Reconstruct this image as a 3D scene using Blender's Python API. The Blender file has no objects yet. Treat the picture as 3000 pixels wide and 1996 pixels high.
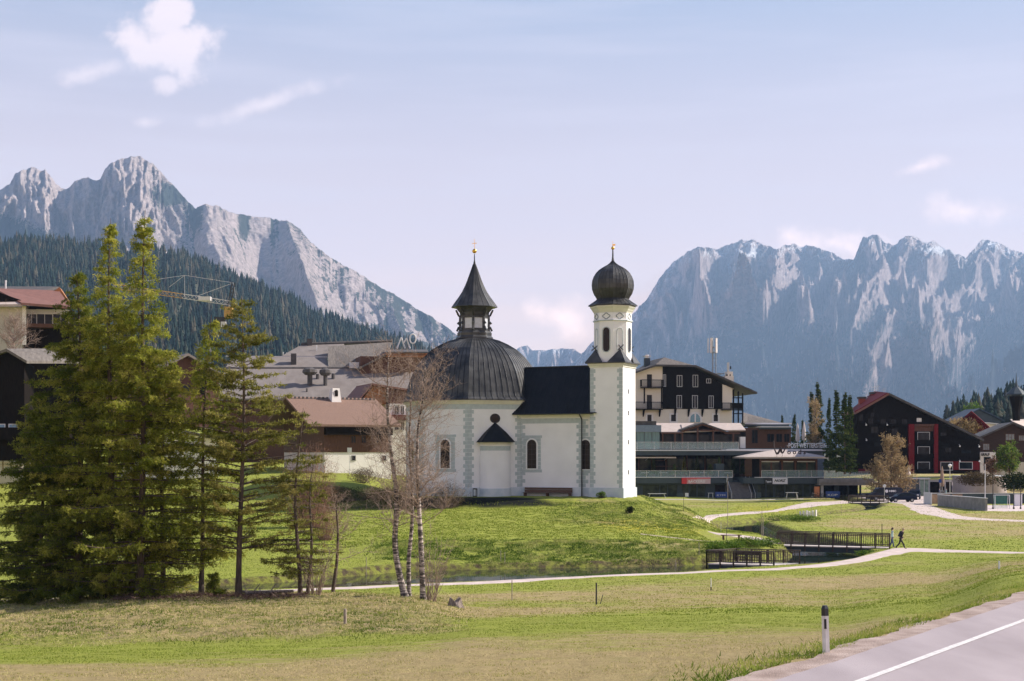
import bpy, math, random
import numpy as np
from mathutils import Matrix, Vector, noise as mnoise
R = math.radians
rng = np.random.default_rng(7)
random.seed(7)
sc = bpy.context.scene
col = sc.collection
# ------------------------------------------------------------------ camera
FP = 3000 * 50 / 36.0          # focal length in photograph pixels
HZ = 1330.0                    # horizon row of the photograph
CZ = 8.0                       # eye height above the valley meadow
cd = bpy.data.cameras.new('camera'); cam = bpy.data.objects.new('camera', cd); col.objects.link(cam)
cd.lens = 50; cd.sensor_width = 36; cd.shift_y = (HZ - 998) / 3000.0
cd.clip_start = 0.5; cd.clip_end = 60000
cam.location = (0, 0, CZ); cam.rotation_euler = (R(90), 0, 0)
sc.camera = cam
# ------------------------------------------------------------------ world, sun
SUN_AZ, SUN_EL = 14.0, 35.0     # degrees behind the picture plane (from +x towards +y), elevation
sv = Vector((math.cos(R(SUN_AZ)) * math.cos(R(SUN_EL)), math.sin(R(SUN_AZ)) * math.cos(R(SUN_EL)), math.sin(R(SUN_EL))))
sl = bpy.data.lights.new('sun', 'SUN'); so = bpy.data.objects.new('sun', sl); col.objects.link(so)
sl.energy = 5.0; sl.angle = R(0.5); sl.color = (1.0, 0.91, 0.82)
so.rotation_euler = sv.to_track_quat('Z', 'Y').to_euler(); so.location = (200, 0, 300)
w = bpy.data.worlds.new('World'); sc.world = w; w.use_nodes = True
wn, wl = w.node_tree.nodes, w.node_tree.links
wn.clear()
out = wn.new('ShaderNodeOutputWorld'); bg = wn.new('ShaderNodeBackground')
sky = wn.new('ShaderNodeTexSky'); sky.sky_type = 'NISHITA'; sky.sun_disc = False
sky.sun_elevation = R(SUN_EL); sky.sun_rotation = R(90 - SUN_AZ)
sky.air_density = 1.0; sky.dust_density = 1.2; sky.ozone_density = 1.5
SKY_STRENGTH = 0.13
bg.inputs['Strength'].default_value = SKY_STRENGTH
tc = wn.new('ShaderNodeTexCoord')
def wmath(op, a, b=None, c=None, clamp=False):
    n = wn.new('ShaderNodeMath'); n.operation = op; n.use_clamp = clamp
    for i, q in enumerate((a, b, c)):
        if q is None: continue
        if isinstance(q, (int, float)): n.inputs[i].default_value = q
        else: wl.new(q, n.inputs[i])
    return n.outputs[0]
sep = wn.new('ShaderNodeSeparateXYZ'); wl.new(tc.outputs['Generated'], sep.inputs[0])
SX, SY, SZ = sep.outputs
def skyramp():
    rp = wn.new('ShaderNodeValToRGB'); el = rp.color_ramp.elements
    # high thin spring haze: pale lilac near the hills, soft blue above (values x10 for the 0.13 strength)
    el[0].position = 0.0; el[0].color = (1.10, 0.72, 0.56, 1)
    el[1].position = 1.0; el[1].color = (0.020, 0.045, 0.13, 1)
    for p, c in ((0.07, (0.90, 0.625, 0.52)), (0.15, (0.66, 0.485, 0.45)), (0.24, (0.42, 0.36, 0.40)), (0.32, (0.235, 0.275, 0.375)), (0.42, (0.13, 0.20, 0.35)), (0.60, (0.055, 0.10, 0.23))):
        e = el.new(p); e.color = (*c, 1)
    wl.new(SZ, rp.inputs[0]); return rp.outputs[0]
grad = skyramp()
sc1 = wn.new('ShaderNodeVectorMath'); sc1.operation = 'SCALE'; sc1.inputs['Scale'].default_value = 1.0 / SKY_STRENGTH
wl.new(grad, sc1.inputs[0])
mixs = wn.new('ShaderNodeMix'); mixs.data_type = 'RGBA'; mixs.inputs[0].default_value = 0.88
wl.new(sky.outputs[0], mixs.inputs[6]); wl.new(sc1.outputs[0], mixs.inputs[7])
# clouds in the sky: soft fbm patches around given directions
def cloud_mask(cx, cy, rx, ry, scale, soft=0.5, amp=1.0, dens=1.0, tilt=0.0):
    # centre / radii in photograph pixels turned into direction tangents
    tx, tz = (cx - 1500) / FP, (HZ - cy) / FP
    u = wmath('DIVIDE', SX, SY); v = wmath('DIVIDE', SZ, SY)
    du = wmath('SUBTRACT', u, tx); dv = wmath('SUBTRACT', v, tz)
    ct, st = math.cos(R(tilt)), math.sin(R(tilt))
    a = wmath('MULTIPLY_ADD', du, ct, wmath('MULTIPLY', dv, st)); b = wmath('MULTIPLY_ADD', dv, ct, wmath('MULTIPLY', du, -st))
    a = wmath('DIVIDE', a, rx / FP); b = wmath('DIVIDE', b, ry / FP)
    d = wmath('SQRT', wmath('ADD', wmath('MULTIPLY', a, a), wmath('MULTIPLY', b, b)))
    cv = wn.new('ShaderNodeCombineXYZ'); wl.new(u, cv.inputs[0]); wl.new(v, cv.inputs[1])
    nz = wn.new('ShaderNodeTexNoise'); nz.inputs['Scale'].default_value = scale; nz.inputs['Detail'].default_value = 7; nz.inputs['Roughness'].default_value = 0.58
    wl.new(cv.outputs[0], nz.inputs['Vector'])
    f = wmath('ADD', wmath('SUBTRACT', 1.0, d), wmath('MULTIPLY', wmath('SUBTRACT', nz.outputs['Fac'], 0.5), 2.6 * amp))
    mr = wn.new('ShaderNodeMapRange'); mr.interpolation_type = 'SMOOTHSTEP'
    mr.inputs['From Min'].default_value = 0.0; mr.inputs['From Max'].default_value = soft
    wl.new(f, mr.inputs['Value'])
    front = wmath('GREATER_THAN', SY, 0.05)
    return wmath('MULTIPLY', wmath('MULTIPLY', mr.outputs[0], dens), front)
masks = [cloud_mask(525, 145, 190, 105, 20, .62, 1.3, .93), cloud_mask(505, 45, 105, 75, 26, .62, 1.25, .9), cloud_mask(490, 250, 75, 35, 34, .9, 1.1, .75),
         cloud_mask(270, 210, 130, 36, 30, 1.0, 1.0, 0.75, 14), cloud_mask(780, 305, 220, 40, 24, 1.1, 1.1, 0.75, 18), cloud_mask(420, 360, 60, 24, 40, 1, .9, .65),
         cloud_mask(1640, 930, 130, 70, 28, 1.3, 1.1, 0.7, -25), cloud_mask(2450, 715, 240, 75, 24, 1.2, 1.1, 0.7), cloud_mask(2700, 488, 110, 30, 32, 1.3, 1.0, .45, 12), cloud_mask(2820, 620, 180, 60, 24, 1.4, 1.2, .45)]
tot = masks[0]
for m in masks[1:6]: tot = wmath('MAXIMUM', tot, m)
low = masks[6]
for m in masks[7:]: low = wmath('MAXIMUM', low, m)
cmix = wn.new('ShaderNodeMix'); cmix.data_type = 'RGBA'
wl.new(tot, cmix.inputs[0]); wl.new(mixs.outputs[2], cmix.inputs[6])
cmix.inputs[7].default_value = (0.72 / SKY_STRENGTH, 0.60 / SKY_STRENGTH, 0.60 / SKY_STRENGTH, 1)
# faint streaky cirrus
cs = wn.new('ShaderNodeVectorMath'); cs.operation = 'MULTIPLY'; cs.inputs[1].default_value = (2.2, 2.2, 26); wl.new(tc.outputs['Generated'], cs.inputs[0])
cn = wn.new('ShaderNodeTexNoise'); cn.inputs['Scale'].default_value = 2.2; cn.inputs['Detail'].default_value = 5; wl.new(cs.outputs[0], cn.inputs['Vector'])
cr = wn.new('ShaderNodeMapRange'); cr.inputs['From Min'].default_value = .45; cr.inputs['From Max'].default_value = .8; cr.inputs['To Max'].default_value = .38; wl.new(cn.outputs['Fac'], cr.inputs['Value'])
cm2 = wn.new('ShaderNodeMix'); cm2.data_type = 'RGBA'; wl.new(cr.outputs[0], cm2.inputs[0]); wl.new(cmix.outputs[2], cm2.inputs[6])
cm2.inputs[7].default_value = (0.55 / SKY_STRENGTH, 0.50 / SKY_STRENGTH, 0.55 / SKY_STRENGTH, 1)
lmix = wn.new('ShaderNodeMix'); lmix.data_type = 'RGBA'; wl.new(low, lmix.inputs[0]); wl.new(cm2.outputs[2], lmix.inputs[6]); lmix.inputs[7].default_value = (1.40 / SKY_STRENGTH, 1.0 / SKY_STRENGTH, 0.84 / SKY_STRENGTH, 1)
wl.new(lmix.outputs[2], bg.inputs['Color']); wl.new(bg.outputs[0], out.inputs[0])
# ------------------------------------------------------------------ film
sc.view_settings.view_transform = 'Standard'; sc.view_settings.look = 'None'
sc.view_settings.exposure = 0.9; sc.view_settings.gamma = 1.0
cy = sc.cycles
cy.max_bounces = 5; cy.diffuse_bounces = 2; cy.glossy_bounces = 2; cy.transmission_bounces = 3; cy.transparent_max_bounces = 8; cy.volume_bounces = 0
cy.use_denoising = True; cy.caustics_reflective = False; cy.caustics_refractive = False
cy.volume_step_rate = 10; cy.volume_max_steps = 32

# ------------------------------------------------------------------ helpers
def P(px, py, Y): return ((px - 1500) / FP * Y, Y, CZ + (HZ - py) / FP * Y)
def tag(o, label=None, cat=None, group=None, kind=None):
    if label: o['label'] = label
    if cat: o['category'] = cat
    if group: o['group'] = group
    if kind: o['kind'] = kind
    return o
def thing(name, label, cat, loc=(0, 0, 0), rz=0.0, group=None):
    o = bpy.data.objects.new(name, None); col.objects.link(o)
    o.empty_display_size = 0.3
    o.location = loc; o.rotation_euler = (0, 0, rz)
    return tag(o, label, cat, group)
def dup(root, loc=None, rz=None, label=None, sc_=None):
    r = root.copy(); col.objects.link(r)
    if loc is not None: r.location = loc
    if rz is not None: r.rotation_euler = (0, 0, rz)
    if sc_ is not None: r.scale = (sc_,) * 3 if isinstance(sc_, (int, float)) else sc_
    if label: r['label'] = label
    for ch in list(root.children):
        c = ch.copy(); col.objects.link(c); c.parent = r
        for g in list(ch.children):
            d = g.copy(); col.objects.link(d); d.parent = c
    return r
class MB:
    def __init__(s): s.v = []; s.f = []; s.M = None; s.nm = []; s.mi = []; s.sm = []; s.cur = 0; s.csm = False
    def add(s, vs, fs):
        b = len(s.v)
        if s.M is not None: vs = [tuple(s.M @ Vector(p)) for p in vs]
        s.v += [tuple(p) for p in vs]
        for f in fs: s.f.append(tuple(i + b for i in f)); s.mi.append(s.cur); s.sm.append(s.csm)
        return s
    def box(s, x0, x1, y0, y1, z0, z1):
        if x0 > x1: x0, x1 = x1, x0
        if y0 > y1: y0, y1 = y1, y0
        if z0 > z1: z0, z1 = z1, z0
        return s.add([(x0, y0, z0), (x1, y0, z0), (x1, y1, z0), (x0, y1, z0), (x0, y0, z1), (x1, y0, z1), (x1, y1, z1), (x0, y1, z1)],
                     [(0, 3, 2, 1), (4, 5, 6, 7), (0, 1, 5, 4), (1, 2, 6, 5), (2, 3, 7, 6), (3, 0, 4, 7)])
    def prism(s, poly, y0, y1):     # poly in (x,z), extruded along y
        n = len(poly)
        vs = [(x, y0, z) for x, z in poly] + [(x, y1, z) for x, z in poly]
        return s.add(vs, [tuple(range(n)), tuple(range(2 * n - 1, n - 1, -1))] + [(i, i + n, (i + 1) % n + n, (i + 1) % n) for i in range(n)])
    def slab(s, poly, z0, z1):      # poly in (x,y), extruded along z
        n = len(poly)
        vs = [(x, y, z0) for x, y in poly] + [(x, y, z1) for x, y in poly]
        return s.add(vs, [tuple(range(n - 1, -1, -1)), tuple(range(n, 2 * n))] + [(i, (i + 1) % n, (i + 1) % n + n, i + n) for i in range(n)])
    def plate(s, pts, t):           # polygon of 3-D points with thickness t downwards
        n = len(pts)
        vs = [tuple(p) for p in pts] + [(p[0], p[1], p[2] - t) for p in pts]
        return s.add(vs, [tuple(range(n)), tuple(range(2 * n - 1, n - 1, -1))] + [(i, i + n, (i + 1) % n + n, (i + 1) % n) for i in range(n)])
    def tube(s, a, b, r0, r1=None, n=8, cap=True):
        r1 = r0 if r1 is None else r1
        a, b = Vector(a), Vector(b); d = (b - a).normalized()
        x = d.orthogonal().normalized(); y = d.cross(x)
        vs = [tuple(c + (x * math.cos(t) + y * math.sin(t)) * r) for c, r in ((a, r0), (b, r1)) for t in [2 * math.pi * i / n for i in range(n)]]
        fs = [(i, (i + 1) % n, (i + 1) % n + n, i + n) for i in range(n)]
        if cap: fs += [tuple(range(n - 1, -1, -1)), tuple(range(n, 2 * n))]
        return s.add(vs, fs)
    def path(s, pts, r, n=6):
        for a, b in zip(pts[:-1], pts[1:]): s.tube(a, b, r, r, n)
        return s
    def lathe(s, prof, n, c=(0, 0), ph=0.0, cap=True):   # prof [(r,z)] bottom to top
        vs = []; fs = []
        for r, z in prof:
            for i in range(n):
                t = ph + 2 * math.pi * i / n; vs.append((c[0] + r * math.cos(t), c[1] + r * math.sin(t), z))
        for k in range(len(prof) - 1):
            for i in range(n): fs.append((k * n + i, k * n + (i + 1) % n, (k + 1) * n + (i + 1) % n, (k + 1) * n + i))
        if cap:
            fs.append(tuple(range(n - 1, -1, -1))); fs.append(tuple(range((len(prof) - 1) * n, len(prof) * n)))
        return s.add(vs, fs)
    def build(s, name, mat, parent=None, label=None, smooth=False):
        me = bpy.data.meshes.new(name); me.from_pydata(s.v, [], s.f)
        for m in (mat if isinstance(mat, (list, tuple)) else [mat]): me.materials.append(m)
        if any(s.mi): me.polygons.foreach_set('material_index', s.mi)
        if smooth: me.polygons.foreach_set('use_smooth', [True] * len(s.f))
        elif any(s.sm): me.polygons.foreach_set('use_smooth', s.sm)
        me.update()
        o = bpy.data.objects.new(name, me); col.objects.link(o)
        if parent is not None: o.parent = parent
        if label: o['label'] = label
        return o
def npmesh(name, V, Fc, mat, parent=None, smooth=False, attrs=None):
    """V (n,3), Fc (m,k) k = 3 or 4"""
    me = bpy.data.meshes.new(name); V = np.asarray(V, dtype=np.float32); Fc = np.asarray(Fc, dtype=np.int32)
    k = Fc.shape[1]
    me.vertices.add(len(V)); me.vertices.foreach_set('co', V.ravel())
    me.loops.add(Fc.size); me.loops.foreach_set('vertex_index', Fc.ravel())
    me.polygons.add(len(Fc)); me.polygons.foreach_set('loop_start', np.arange(0, Fc.size, k, dtype=np.int32))
    me.polygons.foreach_set('loop_total', np.full(len(Fc), k, dtype=np.int32))
    if smooth: me.polygons.foreach_set('use_smooth', np.ones(len(Fc), dtype=bool))
    for m in (mat if isinstance(mat, (list, tuple)) else [mat]): me.materials.append(m)
    for an, arr in (attrs or {}).items():
        a = me.attributes.new(an, 'FLOAT', 'POINT'); a.data.foreach_set('value', np.asarray(arr, dtype=np.float32).ravel())
    me.update(); me.validate()
    o = bpy.data.objects.new(name, me); col.objects.link(o)
    if parent is not None: o.parent = parent
    return o
def gridfaces(nr, nc):
    i = np.arange(nr - 1)[:, None] * nc + np.arange(nc - 1)[None, :]
    return np.stack([i, i + 1, i + nc + 1, i + nc], -1).reshape(-1, 4)
# value noise / fbm in numpy
_perm = rng.random((256, 256))
def vnoise(x, y):
    xi = np.floor(x).astype(int); yi = np.floor(y).astype(int); fx = x - xi; fy = y - yi
    fx = fx * fx * fx * (fx * (fx * 6 - 15) + 10); fy = fy * fy * fy * (fy * (fy * 6 - 15) + 10)
    g = lambda a, b: _perm[a & 255, b & 255]
    return (g(xi, yi) * (1 - fx) + g(xi + 1, yi) * fx) * (1 - fy) + (g(xi, yi + 1) * (1 - fx) + g(xi + 1, yi + 1) * fx) * fy
def fbm(x, y, o=4, g=0.5, l=2.03):
    s = 0; a = 1; t = 0
    for k in range(o):
        s = s + a * vnoise(x + 17.3 * k, y + 9.1 * k); t += a; a *= g; x = x * l; y = y * l
    return s / t
def ridged(x, y, o=5, g=0.5, l=2.07):
    s = 0; a = 1; t = 0
    for k in range(o):
        n = 1 - np.abs(2 * vnoise(x + 31.7 * k, y + 5.3 * k) - 1); s = s + a * n * n; t += a; a *= g; x = x * l; y = y * l
    return s / t
def sstep(a, b, x):
    t = np.clip((x - a) / (b - a), 0, 1); return t * t * (3 - 2 * t)

# ------------------------------------------------------------------ materials
def mat(name, c, rough=0.8, var=0.12, scale=3.0, bump=0.0, bscale=None, metal=0.0, spec=0.5, c2=None, stretch=None, detail=5, lo=.3, hi=.7, coat=0):
    m = bpy.data.materials.new(name); m.use_nodes = True
    nt = m.node_tree; b = nt.nodes['Principled BSDF']
    b.inputs['Roughness'].default_value = rough; b.inputs['Metallic'].default_value = metal
    b.inputs['Specular IOR Level'].default_value = spec
    if coat: b.inputs['Coat Weight'].default_value = coat
    tcn = nt.nodes.new('ShaderNodeTexCoord'); mp = nt.nodes.new('ShaderNodeMapping')
    nt.links.new(tcn.outputs['Object'], mp.inputs[0])
    if stretch: mp.inputs['Scale'].default_value = stretch
    nz = nt.nodes.new('ShaderNodeTexNoise'); nz.inputs['Scale'].default_value = scale; nz.inputs['Detail'].default_value = detail
    nt.links.new(mp.outputs[0], nz.inputs['Vector'])
    rp = nt.nodes.new('ShaderNodeValToRGB'); el = rp.color_ramp.elements
    el[0].position = lo; el[1].position = hi
    if c2 is None:
        el[0].color = (*[max(0, q * (1 - var)) for q in c], 1); el[1].color = (*[min(1, q * (1 + var)) for q in c], 1)
    else: el[0].color = (*c, 1); el[1].color = (*c2, 1)
    nt.links.new(nz.outputs['Fac'], rp.inputs[0]); nt.links.new(rp.outputs[0], b.inputs['Base Color'])
    if bump:
        n2 = nt.nodes.new('ShaderNodeTexNoise'); n2.inputs['Scale'].default_value = bscale or scale * 4; n2.inputs['Detail'].default_value = 4
        nt.links.new(mp.outputs[0], n2.inputs['Vector'])
        bp = nt.nodes.new('ShaderNodeBump'); bp.inputs['Strength'].default_value = bump; bp.inputs['Distance'].default_value = 0.1
        nt.links.new(n2.outputs['Fac'], bp.inputs['Height']); nt.links.new(bp.outputs[0], b.inputs['Normal'])
    return m
def leafmat(name, c1, c2, c3=None, trans=0.35, attr='rnd'):
    """foliage: colour picked per leaf clump from a stored random number, a little light passes through"""
    m = bpy.data.materials.new(name); m.use_nodes = True; nt = m.node_tree; nt.nodes.clear()
    o = nt.nodes.new('ShaderNodeOutputMaterial'); at = nt.nodes.new('ShaderNodeAttribute'); at.attribute_name = attr
    rp = nt.nodes.new('ShaderNodeValToRGB'); el = rp.color_ramp.elements
    el[0].color = (*c1, 1); el[1].color = (*(c3 or c2), 1)
    if c3: e = el.new(0.5); e.color = (*c2, 1)
    nt.links.new(at.outputs['Fac'], rp.inputs[0])
    d = nt.nodes.new('ShaderNodeBsdfDiffuse'); t = nt.nodes.new('ShaderNodeBsdfTranslucent'); mx = nt.nodes.new('ShaderNodeMixShader')
    mx.inputs[0].default_value = trans
    nt.links.new(rp.outputs[0], d.inputs[0]); nt.links.new(rp.outputs[0], t.inputs[0])
    nt.links.new(d.outputs[0], mx.inputs[1]); nt.links.new(t.outputs[0], mx.inputs[2]); nt.links.new(mx.outputs[0], o.inputs[0])
    return m
def glassmat(name, c=(.02, .025, .03), rough=.04, alpha=1.0):
    m = bpy.data.materials.new(name); m.use_nodes = True; b = m.node_tree.nodes['Principled BSDF']
    b.inputs['Base Color'].default_value = (*c, 1); b.inputs['Roughness'].default_value = rough; b.inputs['Specular IOR Level'].default_value = .5
    b.inputs['Alpha'].default_value = alpha
    return m
# ------------------------------------------------------------------ terrain
cols = {
 -3000: [(20,4.2),(30,3.4),(46,1.9),(64,1.4),(78,.6),(90,.6),(110,1.5),(140,3.5),(200,7.5),(300,11),(400,15),(600,24)],
 0: [(20,4.2),(28,3.5),(38,2.57),(46,1.75),(56,1.3),(64,1.12),(67,1.0),(73,.3),(78,.0),(88,-.1),(96,.1),(105,.2),(120,1),(140,2.2),(160,3.5),(180,4.6),(200,5.8),(230,7),(300,9),(400,12),(600,20)],
 500: [(20,4.2),(28,3.5),(38,2.6),(46,1.85),(56,1.6),(64,1.5),(68,1.4),(72,1.0),(78,.2),(88,0),(96,.05),(105,.2),(120,.9),(140,1.8),(150,2.4),(160,3.3),(180,4.8),(200,5.8),(230,6.5),(400,11),(600,19)],
 830: [(20,4.2),(28,3.5),(38,2.65),(46,1.9),(56,1.7),(64,1.52),(68,1.4),(72,.9),(78,.2),(88,0),(96,.1),(105,.25),(120,1),(140,2.0),(147,2.4),(152,3.6),(160,5.1),(180,5.4),(200,5.9),(230,6.5),(400,11),(600,19)],
 1000: [(20,4.2),(28,3.5),(38,2.7),(46,2.0),(56,1.75),(64,1.55),(67,1.45),(70,1.1),(76,.3),(84,.1),(90,0),(105,.3),(113,.6),(130,1.4),(145,2.3),(148,2.5),(152,3.3),(158,4.4),(165,4.7),(180,5.3),(200,5.9),(230,6.5),(400,11),(600,19)],
 1200: [(20,4.2),(28,3.5),(38,2.8),(46,2.1),(56,1.8),(62,1.6),(66,1.4),(70,.9),(76,.35),(86,.1),(96,.1),(106,.4),(113,.9),(130,1.6),(144,2.3),(147,2.5),(149,3.35),(175,3.5),(190,4.4),(210,5.4),(230,6),(400,10),(600,16)],
 1400: [(20,4.1),(28,3.5),(38,2.9),(46,2.3),(56,1.5),(66,.85),(76,.4),(86,.1),(98,0),(106,.1),(113,.9),(120,1.2),(130,1.7),(140,2.2),(145.5,2.45),(147.3,3.4),(170,3.4),(200,3.5),(230,4),(400,7),(600,10)],
 1640: [(20,4.0),(28,3.5),(38,2.95),(46,2.35),(56,1.55),(66,.9),(76,.45),(86,.15),(98,0),(106,.1),(113,.9),(120,1.2),(130,1.7),(140,2.3),(145.8,2.7),(148.2,3.4),(170,3.4),(185,3.0),(200,2),(230,1),(400,3),(600,6)],
 1870: [(20,3.9),(28,3.55),(38,3.0),(46,2.4),(56,1.6),(66,1),(76,.5),(86,.2),(98,0),(106,.1),(113,.9),(120,1.1),(130,1.5),(140,2.3),(146,2.95),(149,3.35),(158,3.4),(170,2.6),(185,1),(200,.2),(230,0),(400,2),(600,5)],
 1985: [(20,3.9),(28,3.6),(38,3.0),(46,2.45),(56,1.65),(66,1),(76,.5),(86,.2),(98,0),(106,.1),(113,.85),(120,1),(130,1.2),(140,1.9),(148,2.5),(154,2.4),(166,1),(182,.1),(200,0),(230,0),(400,2),(600,5)],
 2120: [(20,3.8),(28,3.65),(38,3.05),(46,2.5),(56,1.7),(66,1.05),(76,.5),(86,.25),(98,.1),(106,.2),(113,.8),(120,.8),(130,.7),(140,.5),(160,.1),(200,0),(245,0),(400,2),(600,5)],
 2400: [(20,3.8),(28,3.68),(31,3.62),(40,3.0),(46,2.5),(56,1.7),(64,1.1),(78,.5),(86,.3),(96,.14),(104,.1),(112,.2),(118,.3),(130,.2),(160,.1),(200,0),(230,.1),(260,.4),(400,2),(600,6)],
 2700: [(20,3.7),(28,3.68),(36,3.65),(44,3.0),(56,2.1),(64,1.5),(78,.8),(90,.5),(100,.35),(110,.3),(130,.2),(200,0),(240,.3),(260,.8),(400,4),(600,8)],
 3000: [(20,3.7),(28,3.68),(42,3.68),(50,3.5),(56,3.2),(64,2.7),(78,1.9),(86,1.5),(96,.95),(104,.45),(110,.28),(130,.2),(160,.1),(200,0),(235,.3),(260,1),(300,2),(400,5),(600,12)],
 6000: [(20,3.7),(60,3.9),(78,3.2),(96,2.2),(110,1.5),(160,1),(250,1.5),(400,7),(600,16)],
}
KY = np.concatenate([np.arange(20, 70, 1.0), np.arange(70, 160, .5), np.arange(160, 300, 2), np.arange(300, 620, 20)])
CP = np.array(sorted(cols)); TAB = []
for c in CP:
    a = np.array(cols[c], float); TAB.append(np.interp(KY, a[:, 0], a[:, 1]))
TAB = np.array(TAB)
# finer columns: smooth interpolation across, then a light blur along depth
FC = np.arange(-3000, 6001, 20.0)
def _sm(t): return t * t * (3 - 2 * t)
T2 = np.zeros((len(FC), len(KY)))
for i, c in enumerate(FC):
    k = min(max(np.searchsorted(CP, c) - 1, 0), len(CP) - 2); t = _sm((c - CP[k]) / (CP[k + 1] - CP[k])); T2[i] = TAB[k] * (1 - t) + TAB[k + 1] * t
for _ in range(3): T2[:, 1:-1] = .25 * T2[:, :-2] + .5 * T2[:, 1:-1] + .25 * T2[:, 2:]
WATER_Z = -0.35
_st = [(-90,70,2.2),(-40,79.0,2.3),(-28,82,2.6),(-19,85.2,3.0),(-12,89.2,4.3),(-4,95.2,6.3),(0,96.8,6.1),(4.5,98.6,5.4),(8.8,100.2,4.6),(14,102.6,3.8),(19,105.6,3.4),(22.8,109.0,3.1),(25.4,114,2.9),(26.9,122,2.8),(26.4,134,2.5),(25.0,145,3.3),(24.9,156,3.9),(27.0,166,2.4),(33,176,1.3),(41,190,1.1),(51,206,1.1),(56,220,1.2),(57,232,1.2),(57.5,247,1.2),(57.5,266,1.2)]
stream = np.array([q[:2] for q in _st], float); swid = np.array([q[2] for q in _st], float)
def _res(p, w, n=10):
    q = []; ww = []
    for a, b, wa, wb in zip(p[:-1], p[1:], w[:-1], w[1:]):
        for k in range(n): q.append(a + (b - a) * k / n); ww.append(wa + (wb - wa) * k / n)
    return np.array(q + [p[-1]]), np.array(ww + [w[-1]])
SP, SW = _res(stream, swid)
def sdist(x, y):
    """signed distance outside the water's edge"""
    x = np.asarray(x, float); y = np.asarray(y, float); d = np.full(x.shape, 1e9)
    for (a, b), w_ in zip(SP, SW): d = np.minimum(d, np.hypot(x - a, y - b) - w_)
    return d
RA = np.array([4.93, 26.9]); RB = np.array([15.1, 41.96]); RD = (RB - RA) / np.linalg.norm(RB - RA); RN = np.array([RD[1], -RD[0]])
ROAD_Z = 3.66
def base_h(x, y):
    x = np.asarray(x, float); y = np.asarray(y, float)
    px = 1500 + FP * x / np.maximum(y, 22.0)
    fi = np.clip((px + 3000) / 20.0, 0, len(FC) - 1.001); i = fi.astype(int); fx = fi - i
    yy = np.clip(y, 20, 600); j = np.clip(np.searchsorted(KY, yy) - 1, 0, len(KY) - 2); fy = (yy - KY[j]) / (KY[j + 1] - KY[j])
    return (T2[i, j] * (1 - fx) + T2[i + 1, j] * fx) * (1 - fy) + (T2[i, j + 1] * (1 - fx) + T2[i + 1, j + 1] * fx) * fy
def rough(x, y):
    """0..1: where the grass is tussocky (mound, banks, church hill)"""
    x = np.asarray(x, float); y = np.asarray(y, float); px = 1500 + FP * x / np.maximum(y, 22.0)
    m = sstep(44, 50, y) * (1 - sstep(72, 77, y)) * (1 - sstep(1230, 1420, px))
    m = np.maximum(m, sstep(101, 104, y) * (1 - sstep(114, 117, y)) * (1 - sstep(2200, 2350, px)) * sstep(950, 1250, px))
    m = np.maximum(m, .9 * sstep(1500, 1700, px) * (1 - sstep(2010, 2120, px)) * sstep(124, 132, y) * (1 - sstep(165, 172, y)))
    return m
def ground(x, y, fine=True):
    x = np.asarray(x, float); y = np.asarray(y, float); z = base_h(x, y)
    if fine:
        r = rough(x, y); z = z + .05 * (fbm(x * .35 + 40, y * .35) - .5) * 2 * sstep(20, 60, y)
        z = z + r * (.16 * (fbm(x * 1.3, y * 1.3, 4) - .5) * 2)
    inn = (x > -95) & (x < 85) & (y > 65) & (y < 270)
    if np.any(inn):
        d = np.full(x.shape, 50.0); d[inn] = sdist(x[inn], y[inn]) if x.shape else sdist(x, y)
        bank = WATER_Z - .55 + np.clip(d + .55, 0, None) * 1.05     # banks rise about 1:1
        z = np.where(d < 4, np.minimum(z, bank), z)
    s = (x - RA[0]) * RN[0] + (y - RA[1]) * RN[1]; t = sstep(-2.6, -0.5, s) * sstep(-5, 5, y) * (1 - sstep(150, 260, y))
    z = z * (1 - t) + (ROAD_Z - .03) * t
    return z
def gz(x, y, fine=True): return float(ground(np.array([x]), np.array([y]), fine)[0])
def G(px, py, lo=22.0, hi=400.0):
    """first point of the ground seen along a sight line of the photograph"""
    Y = np.exp(np.linspace(math.log(lo), math.log(hi), 900)); X = (px - 1500) / FP * Y; zr = CZ + (HZ - py) / FP * Y
    b = ground(X, Y, False) - zr
    k = np.argmax(b >= 0) if np.any(b >= 0) else len(Y) - 1
    k = max(k, 1); t = b[k - 1] / (b[k - 1] - b[k] + 1e-9); y = Y[k - 1] + (Y[k] - Y[k - 1]) * min(max(t, 0), 1)
    return ((px - 1500) / FP * y, y)
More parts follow.
